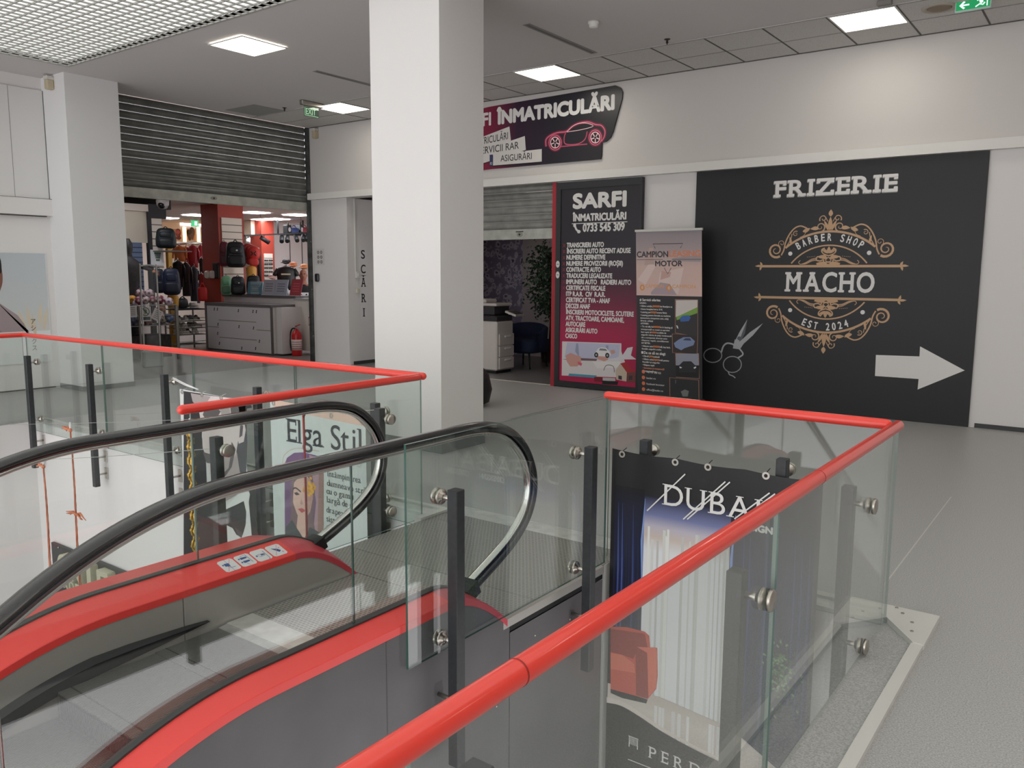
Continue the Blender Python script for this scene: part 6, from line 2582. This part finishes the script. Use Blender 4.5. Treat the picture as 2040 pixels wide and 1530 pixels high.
# warm backlit posters at the far left
XP = -24.8
for px0, px1, lb, c in ((345, 363, 'framed picture of red clothing on the warm back wall', (150, 70, 60)), (369, 391, 'framed picture of dark figures on the warm back wall', (96, 76, 60))):
    a, c_ = at(px0, 456, 0, XP), at(px1, 479, 0, XP)
    t = thing('wall_picture', lb, 'picture', (XP, (a.y + c_.y) / 2, a.z - .3))
    mb = MB()
    mb.box(XP - .04, XP, a.y, c_.y, c_.z, a.z, mat('picture_wood', (196, 150, 110), .6))
    mb.build('frame', t)
    mb = MB()
    r5 = random.Random(px0)
    F = FX(XP + .002)
    for k in range(9):
        mb.fe(F, r5.uniform(a.y + .1, c_.y - .1), r5.uniform(c_.z + .08, a.z - .08), r5.uniform(.03, .10), r5.uniform(.05, .16), C('picture_tone_%d_%d' % (px0, k % 3), *[int(v * (.6 + .3 * (k % 3))) for v in c]), .001 * k, n=10)
    mb.build('print', t)
for px, lb in ((366.5, 'glowing warm light strip between the two pictures'), (394.5, 'glowing warm light strip beside the red column')):
    a = at(px, 452, 0, XP)
    c_ = at(px, 482, 0, XP)
    mb = MB()
    mb.bbox(XP - .02, XP + .05, a.y - .05, a.y + .05, c_.z, a.z, .01, mat('warm_strip', (255, 206, 140), .5, em=2.6))
    tag(mb.build('light_strip'), lb, 'light strip', 'warm light strips')
mb = MB()
a, c_ = at(343, 483, 0, XP + .2), at(404, 483, 0, XP + .2)
mb.box(XP, XP + .35, a.y, c_.y, a.z - .03, a.z + .03, SLW)
tag(mb.build('wall_shelf'), 'long pale shelf under the pictures of the back wall', 'shelf')
p, s = spot(388, 445, -22.5)
mb = MB()
mb.bbox(p.x - .02, p.x + .02, p.y - .12, p.y + .12, p.z - .09, p.z + .09, .005, mat('store_exit_green', (60, 170, 110), .4, em=.6))
mb.fr(FX(p.x + .021), p.y - .02, p.y + .07, p.z - .06, p.z + .06, WL, .001)
mb.cyl((p.x, p.y, p.z + .08), (p.x, p.y, ZS), .01, WPROF, n=6)
tag(mb.build('exit_sign'), 'small green exit sign hanging inside the store', 'exit sign')

# caps on the column
p, s = spot(502, 486, XC + .3)
for k, (dx, dy, c) in enumerate(((-8, 8, (176, 40, 36)), (-3, 4, (190, 44, 40)), (3, 0, (206, 54, 46)))):
    px, py = 502 + dx, 505 - dy * .6
    q_, s = spot(px, py, XC + .22 + .30 * k)
    t = thing('baseball_cap', ['rearmost red cap hanging beside the black backpack', 'middle red cap hanging beside the black backpack', 'foremost bright red cap with dark logo'][k], 'cap', q_, face(q_), 'red caps beside the black backpack')
    m = C('cap_red_%d' % k, *c)
    mb = MB()
    mb.sup((0, 0, 0), (13 * s, .13, 15 * s), m, .9, .9, n=10)
    mb.build('crown', t, local=True)
    mb = MB()
    mb.sup((0, -.10, -17 * s), (10 * s, .035, 8 * s), m, .8, .9, n=8)
    mb.build('brim', t, local=True)
    if k == 2:
        mb = MB()
        for sg in (-1, 1):
            mb.tube(smooth_pts([(sg * 5 * s, -.135, 4 * s), (sg * 1.5 * s, -.142, 0), (sg * 5 * s, -.135, -4 * s)], 4), .012, INK, 5)
        mb.build('logo', t, local=True)
# dispensers and tablet on the column
for k, (px, lb) in enumerate(((414, 'larger white hand dispenser on the red column'), (424, 'smaller white hand dispenser beside the larger one'))):
    q_ = at(px, 547, 1, ycol - .06) if k == 0 else at(px, 547, 1, ycol - .06)
    mb = MB()
    mb.sup(q_, (.085 - .03 * k, .06, .095), mat('dispenser_white', (232, 222, 214), .4), .5, .5, n=9)
    tag(mb.build('hand_dispenser'), lb, 'dispenser')
q_ = at(429.5, 540, 1, ycol - .04)
t = thing('wall_tablet', 'black tall tablet holder on the red column', 'tablet', q_)
mb = MB()
mb.bbox(q_.x - .11, q_.x + .11, ycol - .05, ycol, q_.z - .18, q_.z + .20, .01, BLK)
mb.build('case', t)
mb = MB()
mb.fr(FY(ycol - .051), q_.x - .09, q_.x + .09, q_.z - .15, q_.z + .17, mat('tablet_screen', (40, 38, 44), .1), .001)
mb.build('screen', t)
# red bag low beside the column
p, s = spot(404, 600, XC + .6)
t = thing('sports_bag', 'bright red upright bag at the foot of the red column', 'bag', p, face(p))
mb = MB()
mb.sup((0, 0, 14 * s), (9 * s, .10, 14 * s), C('bag_bright_red', 206, 40, 38), .4, .5, n=9)
mb.build('body', t, local=True)
mb = MB()
mb.tube(smooth_pts([(-5 * s, 0, 27 * s), (0, 0, 36 * s), (5 * s, 0, 27 * s)], 4), .014, C('bag_bright_red', 206, 40, 38), 6)
mb.build('handle', t, local=True)

# counters
YK = 10.78
xa, xb = at(412, 650, 1, YK).x, at(541, 650, 1, YK).x
LAM = mat('counter_laminate', (206, 200, 198), .5)
EDG = mat('counter_edge', (98, 92, 92), .5)
t = thing('sales_counter', 'grey-white front counter with plugged screw holes', 'counter', ((xa + xb) / 2, YK + .3, 0))
mb = MB()
mb.box(xa, xb, YK, YK + .62, .04, 1.00, LAM)
mb.box(xb, xb + .20, YK + .10, YK + .62, .04, 1.0, LAM)
mb.build('body', t)
mb = MB()
mb.box(xa - .02, xb + .02, YK - .02, YK + .60, 1.00, 1.05, EDG)
mb.box(xb - .03, xb + .003, YK - .004, YK + .04, 0, 1.0, EDG)
mb.box(xa - .003, xa + .03, YK - .004, YK + .04, 0, 1.0, EDG)
mb.build('top', t)
mb = MB()
F = FY(YK - .001)
for z, x0, x1 in ((.68, .2, .78), (.30, .2, .78), (.52, .0, .2), (.52, .78, 1)):
    mb.fr(F, xa + (xb - xa) * x0, xa + (xb - xa) * x1, z - .006, z + .006, SLG, .001)
for fx_, fz in ((.14, .93), (.19, .93), (.52, .92), (.74, .92), (.79, .92), (.19, .60), (.52, .58), (.74, .57), (.18, .40), (.82, .30), (.20, .18), (.55, .12), (.76, .14)):
    for dz in (0, -.035):
        mb.fe(F, xa + (xb - xa) * fx_ + dz * .3, fz + dz, .018, .018, INK, .002, n=10)
mb.build('panel_joints', t)
mb = MB()
mb.box(xa + .04, xb - .02, YK + .02, YK + .5, 0, .05, EDG)
mb.build('plinth', t)
YK2 = 11.75
xa2, xb2 = at(447, 620, 1, YK2).x, at(590, 620, 1, YK2).x
t = thing('sales_counter', 'taller rear counter carrying the small sign stands', 'counter', ((xa2 + xb2) / 2, YK2 + .3, 0))
mb = MB()
mb.box(xa2, xb2, YK2, YK2 + .6, 0, 1.16, LAM)
mb.build('body', t)
mb = MB()
mb.box(xa2 - .03, xb2 + .03, YK2 - .03, YK2 + .66, 1.16, 1.21, EDG)
mb.build('top', t)
xc2 = at(628, 620, 1, YK2 - .35).x
xr2 = at(588, 620, 1, YK2 - .35).x
t = thing('store_cabinet', 'white cabinet against the right shutter guide behind the extinguisher', 'cabinet', ((xr2 + xc2) / 2, YK2, 0))
mb = MB()
mb.box(xr2, xc2, YK2 - .35, YK2 - .05, .08, 1.14, mat('cabinet_cream', (214, 206, 198), .5))
mb.build('body', t)
mb = MB()
mb.box(xr2 - .02, xc2, YK2 - .37, YK2 - .05, 1.14, 1.18, mat('cabinet_top', (170, 166, 166), .4))
mb.build('top', t)
mb = MB()
mb.fr(FY(YK2 - .351), xc2 - .22, xc2 - .12, .62, .80, SRED, .001)
mb.fr(FY(YK2 - .351), xc2 - .205, xc2 - .135, .64, .78, PAPER, .002)
mb.build('red_sticker', t)
# things on the rear counter
for k, (px0, py0, px1, c, tilt, lb) in enumerate(((492, 561, 521, (150, 178, 184), 0, 'pale blue printed box on the rear counter'), (521, 557, 546, (176, 174, 182), .15, 'grey tilted sign stand next to the blue box'),
                                                  (545, 557, 570, (170, 172, 184), .12, 'grey sign stand in the middle of the rear counter'), (576, 556, 598, (166, 70, 76), .22, 'dull red tilted sign stand on the rear counter'))):
    a, c_ = at(px0, py0, 1, YK2 + .06), at(px1, py0, 1, YK2 + .06)
    h = min(a.z, 1.9) - 1.21
    t = thing('sign_stand', lb, 'sign stand', ((a.x + c_.x) / 2, YK2 + .1, 1.21))
    w = abs(c_.x - a.x)
    F = Fr(((a.x + c_.x) / 2, YK2 + .05, 1.21), (1, 0, 0), Vector((tilt * .6, .15, 1)), (0, -1, 0))
    mb = MB()
    mb.fr(F, -w / 2, w / 2, 0, h, C('stand_face_%d' % k, *c), -.012 if k else -.10, 0)
    mb.build('panel', t)
    mb = MB()
    if k == 0:
        mb.fp(F, [(-w / 2, 0), (-w / 4, 0), (-w / 3, h), (-w / 2, h)], C('teal_print', 96, 140, 156), .001)
        mb.fp(F, [(w / 2, 0), (w / 3, 0), (w / 4, h * .5), (w / 2, h)], C('teal_print', 96, 140, 156), .001)
        mb.fr(F, -w * .2, w * .2, h * .35, h * .6, C('pale_print', 190, 202, 206), .002)
    for j in range(4):
        mb.fr(F, -w * .3, w * .3, h * (.25 + .15 * j), h * (.25 + .15 * j) + .02, C('stand_line_%d' % k, *[int(v * (.72 if k != 3 else 1.3)) for v in c]), .003)
    mb.build('print', t)
    mb = MB()
    mb.box((a.x + c_.x) / 2 - w * .45, (a.x + c_.x) / 2 + w * .45, YK2 + .02, YK2 + .22, 1.21, 1.222, INK if k == 0 else C('acrylic', 190, 194, 200))
    mb.build('base', t)
p = at(570, 587, 1, YK2 + .1)
mb = MB()
mb.lathe((p.x, YK2 + .12, 1.21), [(.05, 0), (.055, .10), (.04, .13), (.03, .16)], C('bottle_clear', 200, 200, 206), n=12)
tag(mb.build('bottle'), 'small clear bottle beside the red sign stand', 'bottle')

# shop assistant
X5 = -16.2
hp, s = spot(604, 549, X5)
t = thing('person', 'bald man in a black T-shirt with white chest print behind the counter', 'person', (hp.x, hp.y, 0), face(hp))
SKIN = mat('skin_brown', (150, 96, 74), .55)
HR = 12.5 * s
z = hp.z
n = 16
prof = [(0.02, .13, .10, 0), (.45, .13, .11, 0), (.80, .15, .12, 0), (.95, .175, .12, 0), (z - .72, .17, .115, 0), (z - .45, .20, .125, 0), (z - .30, .215, .12, 0), (z - .235, .17, .10, 0), (z - .20, .085, .08, 0),
        (z - .13, .062, .066, 0), (z - .10, .066, .075, -.01), (z - .065, .078, .096, -.015), (z - .02, .084, .108, -.012), (z + .05, .083, .110, -.005), (z + .10, .072, .096, 0), (z + .135, .045, .062, .002), (z + .148, .012, .02, .003)]
vs, fs = [], []
for zz, rx, ry, dy in prof:
    for k in range(n):
        q_ = 2 * math.pi * k / n
        vs.append((rx * math.cos(q_), dy + ry * math.sin(q_), zz))
for i in range(len(prof) - 1):
    for k in range(n):
        k2 = (k + 1) % n
        fs.append((i * n + k, i * n + k2, (i + 1) * n + k2, (i + 1) * n + k))
fs.append(tuple(range(n))[::-1])
fs.append(tuple((len(prof) - 1) * n + k for k in range(n)))
mb = MB()
mb.add(vs, fs, SKIN, True)
for sg in (-1, 1):
    mb.tube(smooth_pts([(sg * .17, 0, z - .28), (sg * .235, -.01, z - .40), (sg * .25, -.04, z - .60), (sg * .22, -.16, z - .72), (sg * .16, -.26, z - .74)], 4), [.055] * 6 + [.048] * 6 + [.036] * 5, SKIN, 10)
    hx, hy, hz = sg * .15, -.29, z - .745
    mb.sup((hx, hy, hz), (.04, .05, .018), SKIN, .8, .8, n=7)
    for f in range(4):
        mb.tube([(hx + (f - 1.5) * .019, hy - .04, hz), (hx + (f - 1.5) * .021, hy - .075, hz + .004), (hx + (f - 1.5) * .021, hy - .10 - (.012 if f in (1, 2) else 0), hz - .012)], [.009, .0085, .007], SKIN, 6)
    mb.tube([(hx - sg * .035, hy - .005, hz), (hx - sg * .06, hy - .03, hz), (hx - sg * .062, hy - .055, hz - .005)], [.011, .010, .008], SKIN, 6)
    mb.sup((sg * .086, .01, z + .0), (.014, .024, .034), SKIN, .9, .9, n=6)
mb.sup((0, -.118, z - .005), (.016, .024, .026), SKIN, .9, .9, n=6)
mb.build('body', t, local=True)
mb = MB()
for sg in (-1, 1):
    mb.sup((sg * .034, -.106, z + .028), (.015, .010, .008), INK, 1, 1, n=5)
    mb.sup((sg * .034, -.108, z + .052), (.022, .008, .006), mat('brow_dark', (50, 36, 32), .8), 1, 1, n=5)
mb.sup((0, -.108, z - .055), (.026, .010, .008), mat('lips', (126, 66, 60), .6), 1, 1, n=5)
mb.build('face_features', t, local=True)
mb = MB()
tp_ = [(.88, .195, .14), (z - .72, .19, .135), (z - .45, .218, .142), (z - .32, .228, .135), (z - .25, .175, .112), (z - .215, .10, .092)]
vs, fs = [], []
for zz, rx, ry in tp_:
    for k in range(n):
        q_ = 2 * math.pi * k / n
        vs.append((rx * math.cos(q_), ry * math.sin(q_), zz))
for i in range(len(tp_) - 1):
    for k in range(n):
        k2 = (k + 1) % n
        fs.append((i * n + k, i * n + k2, (i + 1) * n + k2, (i + 1) * n + k))
TS = mat('tshirt_black', (24, 22, 24), .8)
mb.add(vs, fs, TS, True)
for sg in (-1, 1):
    mb.tube([(sg * .17, 0, z - .28), (sg * .24, -.01, z - .40), (sg * .252, -.03, z - .52)], [.075, .078, .07], TS, 10)
sh = mb.build('tshirt', t, local=True)
mb = MB()
F = Fr((0, -.150, z - .50), (1, 0, 0), (0, 0, 1), (0, -1, 0))
mb.fr(F, -.12, .12, -.09, .09, PAPER, -.02, .004)
for sg in (-1, 1):
    mb.fs_(F, smooth_pts([(-.08, sg * .055), (-.03, sg * .012), (.03, sg * .012), (.08, sg * .055)], 5), .030, INK, .006)
mb.build('chest_print', sh, local=True)
# caps on hat stand behind the man
for px, py, c, lb in ((584, 527, (226, 140, 96), 'orange cap on display behind the shop assistant'), (606, 531, (222, 150, 100), 'light orange cap above the shop assistant head'), (570, 521, (44, 42, 42), 'dark cap on display beside the orange cap'), (543, 551, (226, 190, 184), 'pale pink cap behind the counter signs')):
    q_, s2 = spot(px, py, -18.2 if c[0] > 100 else -18.9)
    t = thing('baseball_cap', lb, 'cap', q_, face(q_))
    mb = MB()
    mb.sup((0, 0, 0), (.11, .13, .075), C('cap_%d' % c[1], *c), .9, .9, n=8)
    mb.build('crown', t, local=True)
    mb = MB()
    mb.sup((-.06, -.12, -.03), (.09, .09, .014), C('cap_%d' % c[1], *c), .8, .9, n=7)
    mb.build('brim', t, local=True)
    mb = MB()
    mb.cyl((0, 0, -.03), (0, 0, -q_.z), .012, STEEL, n=6)
    mb.build('display_rod', t, local=True)

# fire extinguisher
p = at(592, 711, 1, YK2 - .62)
p.z = 0
t = thing('fire_extinguisher', 'red fire extinguisher standing before the white cabinet', 'fire extinguisher', p)
mb = MB()
mb.lathe(p, [(.10, 0), (.105, .02), (.105, .42), (.09, .48), (.045, .53), (.03, .56)], mat('extinguisher_red', (190, 26, 30), .3), n=20)
mb.build('cylinder', t)
mb = MB()
mb.lathe(p, [(.107, .12), (.107, .34)], mat('extinguisher_label', (222, 206, 200), .5), n=20)
for k in range(4):
    mb.lathe(p, [(.1085, .15 + k * .045), (.1085, .162 + k * .045)], mat('label_print', (170, 80, 76), .5), n=20)
mb.build('paper_label', t)
mb = MB()
mb.cyl(p + Vector((0, 0, .55)), p + Vector((0, 0, .60)), .02, STEEL)
mb.bar(p + Vector((-.03, 0, .61)), p + Vector((.13, -.02, .65)), .03, .015, mat('extinguisher_red', (190, 26, 30)))
mb.bar(p + Vector((-.03, 0, .60)), p + Vector((.12, -.02, .585)), .025, .012, STEEL)
mb.build('valve_handle', t)
mb = MB()
mb.tube(smooth_pts([p + Vector((-.02, 0, .57)), p + Vector((-.12, -.02, .55)), p + Vector((-.16, -.04, .40)), p + Vector((-.14, -.05, .2)), p + Vector((-.11, -.05, .10))], 5), .014, BLK, 8)
mb.build('hose', t)

# security gate
pg = at(301, 733, 2, 0)
gx, gy = -14.1, at(301, 650, 0, -14.1).y
hgt = at(294, 530, 0, gx).z
wg = .155
t = thing('security_gate', 'clear acrylic anti-theft gate panel in the store entrance', 'security gate', (gx, gy, 0))
ACR = mat('acrylic_frame', (196, 198, 198), .25)
mb = MB()
mb.tube(smooth_pts([(gx, gy - wg, .25), (gx, gy - wg, hgt - .12), (gx, gy - wg + .04, hgt), (gx, gy + wg - .04, hgt), (gx, gy + wg, hgt - .12), (gx, gy + wg, .25)], 6), .016, ACR, 8)
mb.build('frame', t)
mb = MB()
for s_ in (-1, 1):
    mb.fr(Fr((gx, gy, 0), (0, 1, 0), (0, 0, 1), (s_, 0, 0)), -wg, wg, .28, hgt - .03, glass_mat('acrylic_clear', (.97, .98, .98), .03), .004)
mb.build('acrylic_sheet', t)
mb = MB()
mb.bbox(gx - .06, gx + .06, gy - wg - .03, gy + wg + .03, 0, .30, .02, mat('gate_base', (150, 156, 154), .5))
mb.build('base', t)

# mannequin by the blue slatwall
q_, s = spot(258, 540, XD + .55)
t = thing('mannequin', 'black-clad mannequin with outstretched arm half hidden by the big pillar', 'mannequin', (q_.x, q_.y, 0), face(q_))
mb = MB()
BKC = mat('mannequin_black', (40, 34, 34), .6, nz=(8, .4))
prof = [(.02, .10, .08), (.5, .12, .10), (.9, .17, .12), (1.15, .15, .11), (1.4, .20, .13), (1.55, .19, .12), (1.62, .08, .07), (1.68, .06, .06), (1.74, .08, .095), (1.84, .082, .10), (1.92, .03, .04)]
vs, fs = [], []
for zz, rx, ry in prof:
    zz *= (q_.z + 18 * s) / 1.55
    for k in range(n):
        a_ = 2 * math.pi * k / n
        vs.append((rx * math.cos(a_), ry * math.sin(a_), zz))
for i in range(len(prof) - 1):
    for k in range(n):
        k2 = (k + 1) % n
        fs.append((i * n + k, i * n + k2, (i + 1) * n + k2, (i + 1) * n + k))
mb.add(vs, fs, BKC, True)
zt = q_.z + 16 * s
mb.tube(smooth_pts([(.12, 0, zt - .02), (.26, -.02, zt - .08), (.40, -.03, zt - .14)], 4), [.06, .056, .052, .048, .045, .043, .040, .038, .036], BKC, 8)
mb.build('body', t, local=True)
mb = MB()
HB = mat('mannequin_hand', (176, 120, 84), .6)
mb.sup((.44, -.03, zt - .17), (.035, .02, .028), HB, .8, .8, n=6)
for f in range(4):
    mb.tube([(.46, -.03, zt - .155 - f * .012), (.51, -.035, zt - .16 - f * .022), (.535, -.03, zt - .175 - f * .026)], [.009, .008, .006], HB, 5)
mb.tube([(.44, -.03, zt - .15), (.47, -.05, zt - .12)], [.010, .007], HB, 5)
mb.build('hand', t, local=True)

# ball bin
XQ = -15.05
yl, yr = at(256, 640, 0, XQ).y, at(352, 640, 0, XQ).y
zt_ = at(320, 608, 0, XQ).z
zf = at(320, 648, 0, XQ).z
WBN = mat('bin_wire', (150, 146, 140), .4, .5)
t = thing('ball_bin', 'wire bin full of balls in the store entrance', 'wire bin', (XQ - .3, (yl + yr) / 2, 0))
mb = MB()
for y in (yl, yl + (yr - yl) * .22, yr):
    for x in (XQ, XQ - .62):
        mb.bbox(x - .02, x + .02, y - .02, y + .02, 0, zt_, .004, WBN)
for z in (zt_, (zt_ + zf) / 2, zf):
    for p0, p1 in (((XQ, yl, z), (XQ, yr, z)), ((XQ - .62, yl, z), (XQ - .62, yr, z)), ((XQ, yl, z), (XQ - .62, yl, z)), ((XQ, yr, z), (XQ - .62, yr, z))):
        mb.tube([p0, p1], .008, WBN, 6)
for k in range(1, 28):
    y = yl + (yr - yl) * k / 28
    mb.tube([(XQ, y, zf), (XQ, y, zt_)], .003, WBN, 4)
mb.build('frame', t)
mb = MB()
mb.box(XQ - .6, XQ - .02, yl + .02, yr - .02, zf, zf + .012, SDK)
mb.build('shelf', t)
mb = MB()
mb.box(XQ - .58, XQ - .06, yl + .05, yr - .1, .06, zf * .72, mat('bin_shadow_box', (52, 46, 48), .8, nz=(9, .5)))  # dark box in place of the shade below the bin
tag(mb.build('shade_filler'), 'dark crate standing for shade under the ball bin', 'filler')
PATCH = mat('ball_patch_maroon', (116, 44, 66), .4)


def ball(label, px, py, rp, base, patch, dx=0.0):
    p, s = spot(px, py, XQ - .3 + dx)
    r = rp * s
    t = thing('football', label, 'ball', p, 0, 'balls in the wire bin')
    mb = MB()
    mb.sup((0, 0, 0), (r, r, r), C('ball_%d_%d' % (base[0], base[2]), *base), 1, 1, n=12)
    mb.build('bladder', t, local=True)
    mb = MB()
    d0 = (CAM - p).normalized()
    pm_ = C('patch_%d_%d' % (patch[0], patch[2]), *patch)
    up = Vector((0, 0, 1))
    rt = up.cross(d0).normalized()
    up = d0.cross(rt)
    for k in range(6):
        a_ = k * 1.2566 + .4
        c = d0 if k == 5 else (d0 * .45 + rt * math.cos(a_) * .9 + up * math.sin(a_) * .9).normalized()
        u_ = c.cross(Vector((.3, .2, .9))).normalized()
        v_ = c.cross(u_)
        pts = [c * r * 1.005]
        ring = [(c + (u_ * math.cos(j * 1.2566) + v_ * math.sin(j * 1.2566)) * .40).normalized() * r * 1.012 for j in range(5)]
        mb.add([c * r * 1.02] + ring, [(0, j + 1, (j + 1) % 5 + 1) for j in range(5)], pm_, True)
    mb.build('patches', t, local=True)


W1, MR = (206, 186, 188), (120, 44, 68)
for args in (('white and maroon ball at the left top of the pile', 279, 584, 8.5, W1, MR, 0), ('white and maroon ball at the top of the pile', 297, 584, 8.5, W1, (96, 50, 74), -.05),
             ('maroon ball in front at the left of the pile', 276, 599, 8.5, MR, W1, .2), ('pink and maroon ball between the front ones', 290, 598, 8, W1, MR, .05), ('maroon and white ball near the middle front', 304, 598, 8, MR, W1, .15),
             ('maroon ball with white star seams', 319, 597, 9, MR, (222, 206, 200), .2), ('white ball with purple patches at the right of the pile', 336, 601, 8.5, (210, 196, 206), (126, 62, 110), .2),
             ('yellow ball at the far left of the pile', 263, 597, 9, (214, 150, 50), (120, 84, 40), .1), ('white ball beneath the yellow one', 270, 604, 8, (196, 190, 194), (140, 140, 150), .15),
             ('beige ball inside the bin behind the tilted paper', 321, 616, 9, (176, 140, 118), (140, 70, 60), .2), ('blue ball inside the bin at the right', 336, 634, 9.5, (60, 84, 126), (150, 160, 180), .22),
             ('dark blue ball inside the bin at the left', 265, 638, 9, (50, 62, 90), (104, 110, 124), .2), ('white ball inside the bin below the tilted paper', 323, 637, 8, (190, 178, 166), (60, 58, 58), .2),
             ('red ball inside the bin under the round sign', 295, 641, 8, (150, 52, 56), (70, 60, 64), .2), ('grey ball behind the others inside the bin', 306, 634, 8, (120, 112, 116), (70, 66, 70), .1)):
    ball(*args)
for k, (px0, px1, py0, py1, rot, lb, nm) in enumerate(((258, 272, 609, 632, 0, 'small white paper notice on the left end of the ball bin', 'notice'), (280, 300, 611, 640, 0, 'white notice with a crossed green circle on the ball bin', 'notice'), (301, 325, 612, 643, .5, 'crooked white paper hanging on the ball bin', 'notice'))):
    p, s = spot((px0 + px1) / 2, (py0 + py1) / 2, XQ + .035)
    w, h = (px1 - px0) * s * 1.15, (py1 - py0) * s
    if rot:
        w, h = w * .72, h * .72
    F = Fr(p, (0, math.cos(rot), -math.sin(rot)), (0, math.sin(rot), math.cos(rot)), (1, 0, 0))
    t = thing(nm, lb, 'notice', p)
    mb = MB()
    mb.fr(F, -w / 2, w / 2, -h / 2, h / 2, mat('bin_paper', (206, 200, 200), .7), -.004, 0)
    mb.build('sheet', t)
    mb = MB()
    if k == 1:
        pts = [(.075 * math.cos(j / 20 * 6.2832), h * .16 + .075 * math.sin(j / 20 * 6.2832)) for j in range(20)]
        mb.fs_(F, pts, .014, INK, .001, closed=True)
        mb.fp(F, [(-.03, h * .16 + .05), (.03, h * .16 + .04), (.03, h * .16 - .03), (-.02, h * .16 - .05)], C('sign_green', 96, 128, 70), .001)
        mb.fs_(F, [(-.05, h * .16 + .05), (.05, h * .16 - .05)], .014, INK, .002)
        mb.fr(F, -w * .42, w * .42, -h * .42, -h * .2, C('sign_teal', 50, 70, 66), .001)
    else:
        for j in range(5):
            mb.fr(F, -w * .3, w * .3, h * (.32 - j * .16), h * (.32 - j * .16) + .012, C('faint_ink', 110, 106, 108), .001)
    mb.build('print', t)

# shoe rack
XR2 = -16.6
yl, yr = at(355, 650, 0, XR2).y, at(411, 650, 0, XR2).y
t = thing('shoe_rack', 'wire rack crammed with shoes between the ball bin and the counter', 'shoe rack', (XR2 - .3, (yl + yr) / 2, 0))
mb = MB()
zs_ = [max(at(380, py, 0, XR2).z, .03) for py in (640, 654, 667)] + [.12]
for y in (yl, yr):
    for x in (XR2, XR2 - .5):
        mb.bbox(x - .015, x + .015, y - .015, y + .015, 0, at(380, 606, 0, XR2).z, .003, WBN)
for z in zs_:
    for k in range(6):
        mb.tube([(XR2 - .1 * k, yl, z), (XR2 - .1 * k, yr, z)], .006, WBN, 5)
    mb.tube([(XR2 + .01, yl, z + .07), (XR2 + .01, yr, z + .07)], .006, WBN, 5)
mb.build('frame', t)
r6 = random.Random(11)
SHC = [((206, 196, 184), 'cream'), ((60, 58, 60), 'black'), ((150, 146, 142), 'grey'), ((224, 220, 216), 'white'), ((88, 84, 74), 'olive')]
PLC = ['top layer', 'second layer', 'third layer', 'lowest layer']


def shoe(p, rz, col, label):
    t = thing('sports_shoe', label, 'shoe', p, rz, 'shoes on the wire rack')
    m = C('shoe_%d_%d' % (col[0], col[2]), *col)
    mb = MB()
    mb.sup((0, 0, .012), (.135, .045, .018), C('shoe_sole', 214, 208, 200), .5, .7, n=6)
    mb.build('sole', t, local=True)
    mb = MB()
    mb.sup((.015, 0, .045), (.115, .040, .030), m, .7, .8, n=7)
    mb.sup((-.06, 0, .075), (.055, .036, .045), m, .7, .8, n=7)
    mb.build('upper', t, local=True)
    mb = MB()
    for k in range(3):
        mb.tube([(.0 + k * .02, -.025, .075 - k * .006), (.0 + k * .02, .025, .075 - k * .006)], .005, C('shoe_lace', 200, 196, 190), 4)
    mb.build('laces', t, local=True)


zz = [at(380, 606, 0, XR2).z - .10] + zs_[:3]
mb = MB()
mb.box(XR2 - .5, XR2, yl, yr, zz[0] - .03, zz[0] - .005, SDK)
mb.build('upper_tray', t)
PLY = ['at the ball bin end', 'next from the ball bin end', 'just short of the middle', 'just past the middle', 'near the counter end', 'at the counter end']
for li, z in enumerate(zz):
    for k in range(6):
        y = yl + .06 + (yr - yl - .12) * (k + .5) / 6
        col, cn = r6.choice(SHC)
        shoe((XR2 - .16 - .1 * r6.random(), y, z + .008), r6.uniform(-.5, .5), col, '%s sports shoe on the %s of the rack %s' % (cn, PLC[li], PLY[k]))
# dark travel bag on top of the rack
p, s = spot(364, 604, XR2 - .1)
t = thing('sports_bag', 'dark duffel bag on top of the shoe rack', 'bag', p, face(p))
mb = MB()
mb.sup((0, 0, 0), (10 * s, .12, 10 * s), C('duffel_dark', 40, 42, 46), .6, .6, n=8)
mb.build('body', t, local=True)
mb = MB()
mb.tube(smooth_pts([(-6 * s, -.05, 8 * s), (0, -.06, 13 * s), (6 * s, -.05, 8 * s)], 4), .012, INK, 5)
mb.build('handle', t, local=True)
